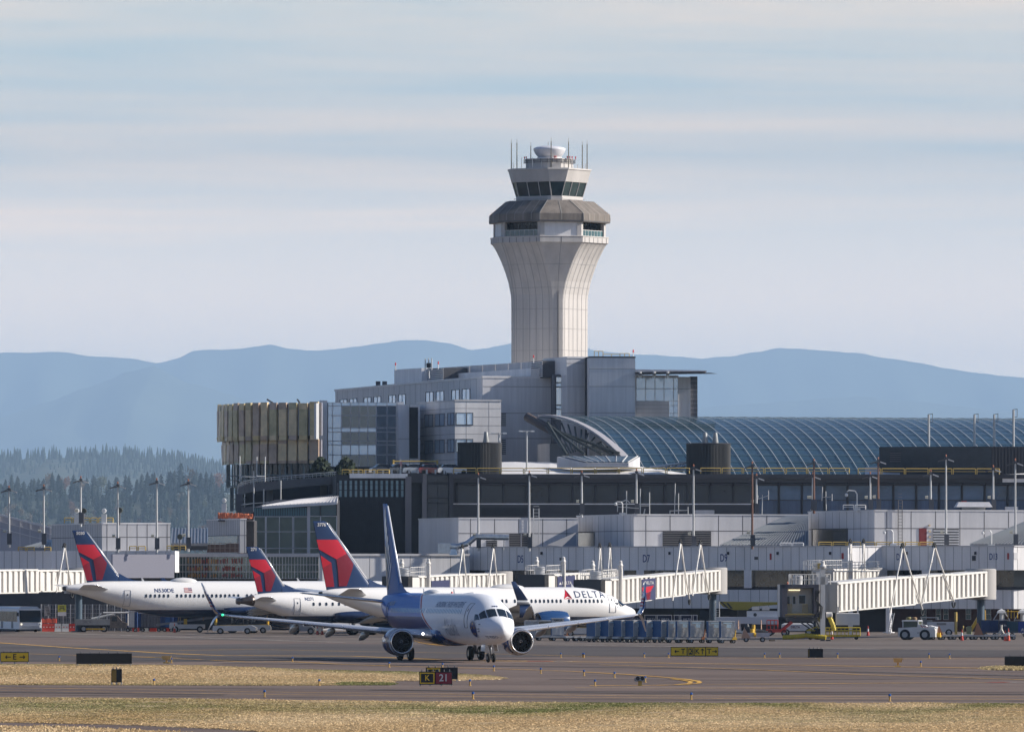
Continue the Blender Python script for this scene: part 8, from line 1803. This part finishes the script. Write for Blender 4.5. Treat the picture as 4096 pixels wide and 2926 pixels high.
def dolly(label,u,d,ang=14,L_=2.1,bar=None):
    o=place('cargo_dolly',label,'dolly',u,d,ang,'low cargo dollies');MB().box(-L_/2,L_/2,-.8,.8,.34,.53).build('platform',U_w,o);mb=MB();mb.box(-L_/2+.1,L_/2-.1,-.6,.6,.25,.34)
    mb.build('underframe',V_d,o)
    for x_ in(-L_*.33,L_*.33):
        for s_ in(-1,1):wheel(o,x_,s_*.6,.2,.14)
    if bar:MB().tube((L_*.35,-.9,.45),(L_*.42,-1.05,1.35),.07,6,r2=.04).taper(L_*.2,L_*.5,-1.1,-.8,.35,.6,.08,.05).build('tow_bar',bar,o)
    return o
bars=[None,None,None,mat('rust_bar',(.38,.14,.05),.7),None,None,mat('rust_bar',(.3,)*3),mat('rust_bar',(.3,)*3),mat('rust_bar',(.3,)*3),V_ye,V_ye]
us_=[2384,2437,2488,2536,2589,2647,2697,2733,2785,2858,2908]
nm_=['leftmost container of the long row, blue side with grey front','second container of the long row from the left','third container of the long row from the left','fourth container of the long row, beside the rust bar','fifth container of the long row below the dark blue carts','sixth container of the long row with wide blue side','seventh container, silver with white label and rust bar','eighth container, silver, left of the creased one','creased silver container in the right half of the row','silver container second from the right end with yellow bar','silver container at the right end of the row with yellow bar']
for i,u in enumerate(us_):
    d=826-i*1.7;blue=i<6
    uld(nm_[i],u,d,U_s,U_b,w_=1.12 if blue else 1.38,dep=2.2 if blue else 1.35,ang=24 if blue else 8,lab=True)
    dolly('dolly under the '+['leftmost container','second container','third container','fourth container','fifth container','sixth container','seventh container','eighth container','creased silver container','container second from the right','right end container'][i]+' of the long row',u,d,24 if blue else 8,1.5 if blue else 1.7,bars[i])
for i,(u,mf,ms,lb)in enumerate(((2128,U_s,U_s,'grey wrapped cargo beside the left engine of the taxiing aircraft'),(2180,U_tan,U_s,'tan brown wrapped cargo load left of the white one'))):uld(lb,u,842,mf,ms,1.5,1.4,1.5,ang=5,lab=False,grp=None);dolly('dolly under the '+('grey' if i==0 else 'tan')+' wrapped cargo',u,842,5,1.9)
wo=uld('white wrapped cargo with yellow sun mark and dark letters',2230,838,mat('uld_white_wrap',(.62,.61,.59),.6,var=.06,vs=2,bump=.4),U_b,1.25,1.4,1.75,ang=4,lab=False,grp=None);dolly('white dolly carrying the white wrapped cargo with sun mark',2238,838,4,1.9,mat('rust_bar',(.3,)*3))
mb=MB();pts=[((.2 if k%2==0 else .12)*math.cos(k*math.pi/10),(.2 if k%2==0 else .12)*math.sin(k*math.pi/10))for k in range(20)];mb.add([(x,-.86,1.72+z)for x,z in pts],[tuple(range(20))]);mb.build('sun_mark',mat('sun_yellow',(.85,.6,.02)),wo)
tt_=text2d('AMELIA',.26,.01);tt_.transform(Matrix.Translation((0,-.87,2.12))@Matrix.Rotation(R(90),4,'X'));put(tt_,'lettering',V_d,wo)
for i,u in enumerate((2285,2318,2345)):dolly(['empty dark dolly right of the white wrapped cargo','empty dark dolly in the middle of the gap','empty dark dolly left of the long container row'][i],u,834,10,1.4)
o=tug('white tractor with yellow mast in the gap of the container row',2318,893,180,3.9,grp=None);MB().add([(-1.6,-.4,1.5),(1.4,-.4,2.0),(1.4,.4,2.0),(-1.6,.4,1.5),(-1.6,-.4,1.25),(1.4,-.4,1.75),(1.4,.4,1.75),(-1.6,.4,1.25)],[(0,1,2,3),(7,6,5,4),(0,4,5,1),(1,5,6,2),(2,6,7,3),(3,7,4,0)]).build('load',mat('load_ochre',(.62,.40,.14),.8,var=.4,vs=2),o)
M_dt=mat('cart_text',(.55,.56,.60))
for i,(u0,u1,tx)in enumerate(((2368,2400,0),(2402,2438,0),(2441,2474,0),(2476,2512,0),(2516,2565,1),(2578,2625,1),(2628,2688,1),(2696,2718,0),(2722,2768,1),(2772,2790,0))):
    d=925;w_=(u1-u0)/F*d;o=place('airline_cart',['dark blue cart at the left end of the rear cart row','second dark blue cart of the rear row','third dark blue cart of the rear row','fourth dark blue cart, just left of the lettered ones','leftmost lettered dark cart of the rear row','second lettered dark cart of the rear row','wide lettered dark cart in the middle of the rear row','narrow blue cart between two lettered carts','rightmost lettered dark cart of the rear row','dark narrow cart at the right end of the rear row'][i],'baggage cart',(u0+u1)/2,d,0,'dark airline carts in the rear row')
    zt_=Z(2460,d);MB().box(-w_/2,w_/2,0,1.5,.5,zt_).build('body',V_nv if tx or i%2 else V_bl,o);MB().box(-w_/2-.02,w_/2+.02,-.05,1.55,zt_,zt_+.07).build('roof',C_lgrey,o);MB().box(-w_/2,-w_/2+.07,-.06,0,.5,zt_).box(w_/2-.07,w_/2,-.06,0,.5,zt_).build('corner_post',C_lgrey,o)
    if tx:tt_=text2d('DELTA',.30,.008);tt_.transform(Matrix.Translation((.1,-.02,Z(2476,d)))@Matrix.Rotation(R(90),4,'X'));put(tt_,'cart_lettering',M_dt,o);mb=MB();zz_=Z(2476,d);mb.add([(-.72,-.02,zz_-.1),(-.50,-.02,zz_-.1),(-.61,-.02,zz_+.12)],[(0,1,2)]);mb.build('cart_triangle',M_dt,o)
    for x_ in(-w_*.3,w_*.3):wheel(o,x_,.2,.25,.14)
o=place('cargo_loader','long pale blue white cargo loader in the shade behind the container row','cargo loader',2990,918,0);w_=(3110-2862)/F*918/2;M_cl=mat('loader_white',(.60,.62,.66),.5,var=.06,vs=.6)
MB().box(-w_,w_,0,3.0,Z(2495,918),Z(2466,918)).build('platform_side',M_cl,o);MB().box(-w_*.0,w_,.5,2.8,Z(2466,918),Z(2443,918)).build('upper_platform',M_cl,o);MB().box(-w_+.2,w_-.2,.2,2.8,.5,Z(2495,918)).build('chassis',V_d,o);MB().box(-w_,-w_*.2,.05,2.9,.45,1.3).build('lower_body',M_cl,o)
MB().lathe([(-.02,.01),(-.02,.2)],12,'Y',(.25*w_,.48,Z(2457,918))).build('hole',V_d,o);MB().box(-w_*.22,w_*.15,-.03,.0,Z(2506,918),Z(2493,918)).build('opening',V_d,o)
for x_ in(-w_+.8,-.3,w_-.8):wheel(o,x_,.3,.45,.3)
for u in(2953,3044):MB().tube(((u-2990)/F*918,-.4,Z(2515,918)),((u-2990)/F*918,-.4,Z(2478,918)),.09,6,r2=.05).build('tip_light',mat('peach_post',(.62,.38,.25)),o)
o=place('lift_boom','olive yellow wedge shaped lift boom under the jet bridge in the shade','lift',3000,950,0);M_ol=mat('olive_yellow',(.30,.27,.03),.5,var=.15,vs=1)
def ux(u):return(u-3000)/F*950
def zv_(v):return Z(v,950)
MB().yprism([(ux(2873),zv_(2404)),(ux(3150),zv_(2407)),(ux(3150),zv_(2414)),(ux(3010),zv_(2424)),(ux(2990),zv_(2438)),(ux(2935),zv_(2438)),(ux(2895),zv_(2426))],0,1.6).build('boom',M_ol,o);MB().yprism([(ux(2880),zv_(2404)),(ux(2888),zv_(2404)),(ux(2915),zv_(2430)),(ux(2905),zv_(2430))],-.06,0).yprism([(ux(2905),zv_(2410)),(ux(2913),zv_(2410)),(ux(2932),zv_(2432)),(ux(2922),zv_(2432))],-.06,0).build('brace',V_d,o)
for u0,u1 in((3008,3038),(3048,3078)):MB().box(ux(u0),ux(u1),.0,1,zv_(2439),zv_(2424)).build('white_tank',V_w,o)
mb=MB()
for u in(2863,2878):mb.tube((ux(u),-.2,zv_(2470)),(ux(u-1),-.2,zv_(2404)),.05,5)
for k in range(7):mb.tube((ux(2863),-.2,zv_(2466-9*k)),(ux(2878),-.2,zv_(2466-9*k)),.03,4)
mb.build('ladder',C_lgrey,o);MB().box(ux(2950),ux(3140),.3,1.4,zv_(2470),zv_(2438)).build('undercarriage',V_d,o)
o=place('service_cart','low battered white and yellow service cart with tan wedge right of the container row','cart',3016,822,0);k_=F/822
MB().box(-1.2,1.55,-.6,.6,.5,.95).build('deck',mat('cart_lilac_white',(.55,.52,.54),.6,var=.15,vs=2),o);MB().yprism([(-1.3,.4),(-.35,.4),(-1.0,1.5)],-.65,-.55).build('wedge',mat('wedge_tan',(.55,.33,.22),.7),o);MB().lathe([(0,.3),(.4,.3),(.7,.2),(.9,.12)],12,o=(-.7,0,.95)).build('black_cover',V_d,o)
MB().tube((-.05,-.2,.9),(-.05,-.2,1.75),.17,10).tube((-.2,-.3,.9),(-.2,-.3,1.35),.2,10).build('yellow_hydrant',V_ye,o);MB().tube((.2,0,1.1),(1.4,0,.95),.25,10,r2=.18).build('black_hose',V_d,o);MB().lathe([(0,.01),(.1,.22),(.3,.2)],10,'X',(-.1,-.6,.75)).build('yellow_reel',V_ye,o);MB().box(1.5,2.1,-.3,.3,.1,.28).build('step',mat('wood_block',(.35,.25,.14)),o)
for x_ in(-.8,.85):wheel(o,x_,-.5,.26,.2);wheel(o,x_,.5,.26,.2)
dolly('long pale dolly train left of the service cart',2945,905,0,2.6);
o=place('boom_lift','small red scissor boom lift in the shade left of the docking cab','lift',3115,905,0);MB().box(-1.4,.8,0,1.2,.4,.75).build('base',V_rd,o);mb=MB();mb.tube((.4,.3,.7),(2.0,.3,2.0),.2,6);mb.build('boom',mat('boom_red',(.42,.03,.02)),o);mb=MB()
for x_ in(-1.3,-.9,-.5,-.1):mb.tube((x_,.1,.75),(x_,.1,1.75),.05,5)
for z in(1.2,1.75):mb.tube((-1.3,.1,z),(-.1,.1,z),.05,5)
mb.build('basket',V_rd,o);wheel(o,-1.0,.1,.35);wheel(o,.6,.1,.35)
o=place('belt_truck','low white truck with dark red letters behind the docking cab wheels','truck',3185,910,0);MB().box(-1.6,1.9,0,1.8,.55,1.25).taper(-1.6,1.9,0,1.8,1.25,1.4,.3,.1).build('body',V_w,o);tt_=text2d('DELTA',.34,.01);tt_.transform(Matrix.Translation((-.1,-.02,.95))@Matrix.Rotation(R(90),4,'X'));put(tt_,'truck_lettering',mat('dark_letters',(.12,.03,.05)),o);wheel(o,1.4,.1,.42);wheel(o,-1.1,.1,.38)
o=place('pushback_tractor','large white aircraft pushback tractor with low cab and red striped vents','tractor',3676,851,-14);
mb=MB();mb.yprism([(-1.95,.4),(-1.95,1.25),(-.6,1.32),(-.3,1.35),(1.85,1.22),(1.95,1.0),(1.95,.3),(-1.6,.3)],-1.2,1.2);mb.build('body',V_w,o)
mb=MB()
for s_ in(-1,1):
    for x_ in(-1.5,.1):mb.box(x_-.05,x_+.05,s_*.95,s_*1.05,1.3,1.95)
mb.taper(-1.65,.2,-1.1,1.1,1.95,2.05,.08,.08);mb.build('cab_frame',V_w,o);MB().box(-1.5,.05,-1.0,1.0,1.3,1.95).build('cab_glass',mat('tug_glass',(.07,.085,.045),.1),o)
mb=MB();mb.yprism([(.0,1.33),(.15,1.62),(.9,1.55),(1.1,1.33)],-1.15,-.3);mb.yprism([(1.0,1.28),(1.2,1.5),(1.85,1.35),(1.95,1.2)],-.9,.9);mb.build('hood_cover',V_w,o)
mb=MB()
for k in range(3):mb.add([(.35+.28*k,-1.16,1.55-.06*k),(.45+.28*k,-1.16,1.55-.06*k),(.70+.28*k,-1.19,1.26),(.60+.28*k,-1.19,1.26)],[(0,1,2,3)])
mb.build('red_stripe',V_rd,o)
for x_ in(-1.25,.85):
    for s_ in(-1,1):wheel(o,x_,s_*1.12,.55,.35)
MB().box(1.9,2.3,-.35,.35,.3,.75).build('tow_hitch',V_ye,o);MB().box(-2.05,-1.9,-1.0,1.0,.5,1.2).build('bumper',V_g,o)
tt_=text2d('GA5',.2,.01);tt_.transform(Matrix.Translation((.2,-1.21,.75))@Matrix.Rotation(R(90),4,'X'));put(tt_,'number_plate',V_g,o)
o=place('ground_power_unit','white box shaped power unit behind the pushback tractor','power unit',3745,905,0);MB().box(-1.0,2.0,0,2,.45,Z(2486,905)).build('housing',mat('gpu_white',(.66,.66,.68),.5),o);MB().box(.05,1.1,-.03,0,Z(2498,905),Z(2489,905)).build('vent',V_g,o);MB().box(-1.9,-.4,.4,1.8,.45,Z(2478,905)).build('rear_housing',V_g,o)
mb=MB();
for x_ in(-1.6,.2):mb.tube((x_,.3,1.8),(x_,.3,Z(2468,905)),.05,5)
mb.box(-1.7,.3,.1,1.6,Z(2470,905),Z(2467,905));mb.build('canopy',C_lgrey,o)
for x_ in(-.5,1.4):wheel(o,x_,.1,.4)
for u,lb,mm in((3635,'dull yellow tank behind the pushback tractor',mat('tank_yellow',(.28,.24,.08))),(3657,'brown tank behind the pushback tractor',mat('tank_tan',(.28,.18,.09)))):o=place('storage_tank',lb,'tank',u,915,0);MB().lathe([(0,.01),(0,.32),(Z(2466,915)-.1,.32),(Z(2466,915),.2),(Z(2466,915),.01)],14).build('tank',mm,o,smooth=1,angle=40)
for i,u in enumerate((3745,3785,3830,3872,3915,3957,4000,4038)):dolly(['first low dolly right behind the pushback tractor','second low dolly from the pushback tractor','third low dolly, behind the single orange cone','fourth low dolly from the pushback tractor','low dolly under the large tan wedge','low dolly right of the large tan wedge','low dolly below the dark lettered container','last low dolly at the pair of orange cones'][i],u,853,3,1.15)
for u,h,lb in((3758,.95,'small tan wedge standing on the second low dolly'),(3913,1.3,'large tan wedge standing on the low dollies')):o=place('wedge',lb,'wedge',u,850.5,0,'tan wedges on the dollies');MB().yprism([(-h*.36,.5),(h*.42,.5),(-.02,.5+h),(-.12,.5+h)],0,.1).build('plate',mat('wedge_rust',(.42,.20,.11),.8),o)
o=place('tow_bar_stand','pale curved tow bar stand by the cone pair','stand',4006,850.5,0);MB().path([(.0,0,1.55),(-.02,0,1.1),(-.2,0,.75),(-.5,0,.55)],.11,6).path([(0,0,1.1),(.2,0,.7),(.45,0,.55)],.1,6).build('stand',mat('stand_cream',(.62,.58,.50)),o)
for u0,u1,m_,lb in((3925,3960,V_bl,'blue container left of the navy lettered one, left half'),(3961,3996,V_bl,'blue container directly left of the navy lettered one'),(4027,4072,mat('cart_teal',(.015,.07,.11),.6),'dark teal container near the right edge'),(4073,4125,mat('cart_vivid_blue',(.01,.045,.30),.5),'vivid blue container with white letters at the right edge')):
    d=893;w_=(u1-u0)/F*d;o=place('blue_container',lb,'container',(u0+u1)/2,d,0,'blue containers at the right edge');z1=Z(2480 if u0<4000 else 2484,d);MB().box(-w_/2,w_/2,0,1.5,.45,z1).build('shell',m_,o);mb=MB();mb.box(-w_/2-.01,w_/2+.01,-.03,1.5,z1,z1+.05);mb.build('rim',C_louv,o);wheel(o,0,.2,.22,.14)
    mb=MB();mb.box(-w_/2+.03,w_/2-.03,-.02,0,.55,.6);mb.build('kick_plate',C_louv,o)
    if u0>4070:tt_=text2d('ADE',.42,.012);tt_.transform(Matrix.Translation((.0,-.02,Z(2517,d)))@Matrix.Rotation(R(90),4,'X'));put(tt_,'container_lettering',V_w,o)
o=place('lettered_container','navy container with pale letters between the blue ones','container',4012,891,0);w_=.44;MB().box(-w_,w_,0,1.4,.5,Z(2480,891)).build('shell',V_nv,o);tt_=text2d('DELTA',.24,.008);tt_.transform(Matrix.Translation((.02,-.02,Z(2500,891)))@Matrix.Rotation(R(90),4,'X'));put(tt_,'container_lettering',M_dt,o);wheel(o,0,.2,.22,.14)
o=place('yellow_conveyor','yellow inclined conveyor leaning beside the blue containers','conveyor',3910,905,0);mb=MB();a,b_=Vector(((3888-3910)/F*905,0,.5)),Vector(((3940-3910)/F*905,0,Z(2438,905)));dx_=(b_-a);mb.rb(a,dx_,(0,.8,0),(-.28,0,.18));mb.build('ramp',V_ye,o);MB().tube(b_,(b_.x+.1,0,.3),.06,5).tube(a+dx_*.5,(a.x+.9,0,.2),.05,5).build('leg',V_ye,o);MB().lathe([(0,.3),(.8,.35),(.9,.1)],10,o=(-.9,.2,.2)).build('bin',mat('bin_green',(.28,.30,.16)),o)
def rig(label,u):
    o=place('tent_lift',label,'lift',u,900,0,'white hooded service stands');zt_=Z(2434,900);MB().lathe([(0,.75),(.25,.6),(.4,.2),(.48,.02)],4,o=(0,0,zt_-.45),ang0=.78).build('hood',V_w,o);MB().tube((0,0,.3),(0,0,zt_-.4),.22,8).build('column',C_lgrey,o);mb=MB()
    for s_ in(-1,1):mb.tube((s_*.9,0,zt_-1.2),(s_*.3,0,zt_-.3),.05,5);mb.tube((s_*.9,0,zt_-1.2),(s_*.9,0,.3),.05,5)
    mb.tube((-.9,0,zt_-1.2),(.9,0,zt_-1.2),.04,5);mb.build('frame',C_lgrey,o)
rig('white hooded service stand above the navy lettered container',4006);rig('white hooded service stand above the vivid blue container',4090)
o=place('yellow_rail_rig','thin yellow rail frame between the two hooded stands','rail',4050,899,0);mb=MB()
for k in range(4):mb.tube((-.5+.35*k,0,2.0),(-.5+.35*k,0,Z(2436+k*4,899)),.05,5)
mb.tube((-.8,0,Z(2444,899)),(.8,0,Z(2444,899)),.05,5);mb.build('frame',V_ye,o)
o=place('step_ladder','grey step ladder leaning in the shade under the right jet bridge','ladder',3560,935,0);mb=MB();mb.tube((-.3,0,0),(.25,0,Z(2450,935)),.06,5).tube((0,0,0),(.5,0,Z(2450,935)),.06,5)
for k in range(9):z=Z(2450,935)*k/9;mb.tube((-.3+.55*k/9,0,z),(0+.5*k/9,0,z),.04,4)
mb.build('rails',C_lgrey,o)
column_thing('support_column','round grey concrete column under the concourse right of the cab','column',3555,2530,2420,955,.35,C_metal)
o=thing('wheel_chock','black rubber chocks lying on the apron below the docking cab','chock',tuple(G(3300,2562)));MB().taper(-.5,.0,-.1,.1,0,.12,.05,.02).taper(.05,.6,-.1,.1,0,.14,.05,.02).build('block',C_black,o)
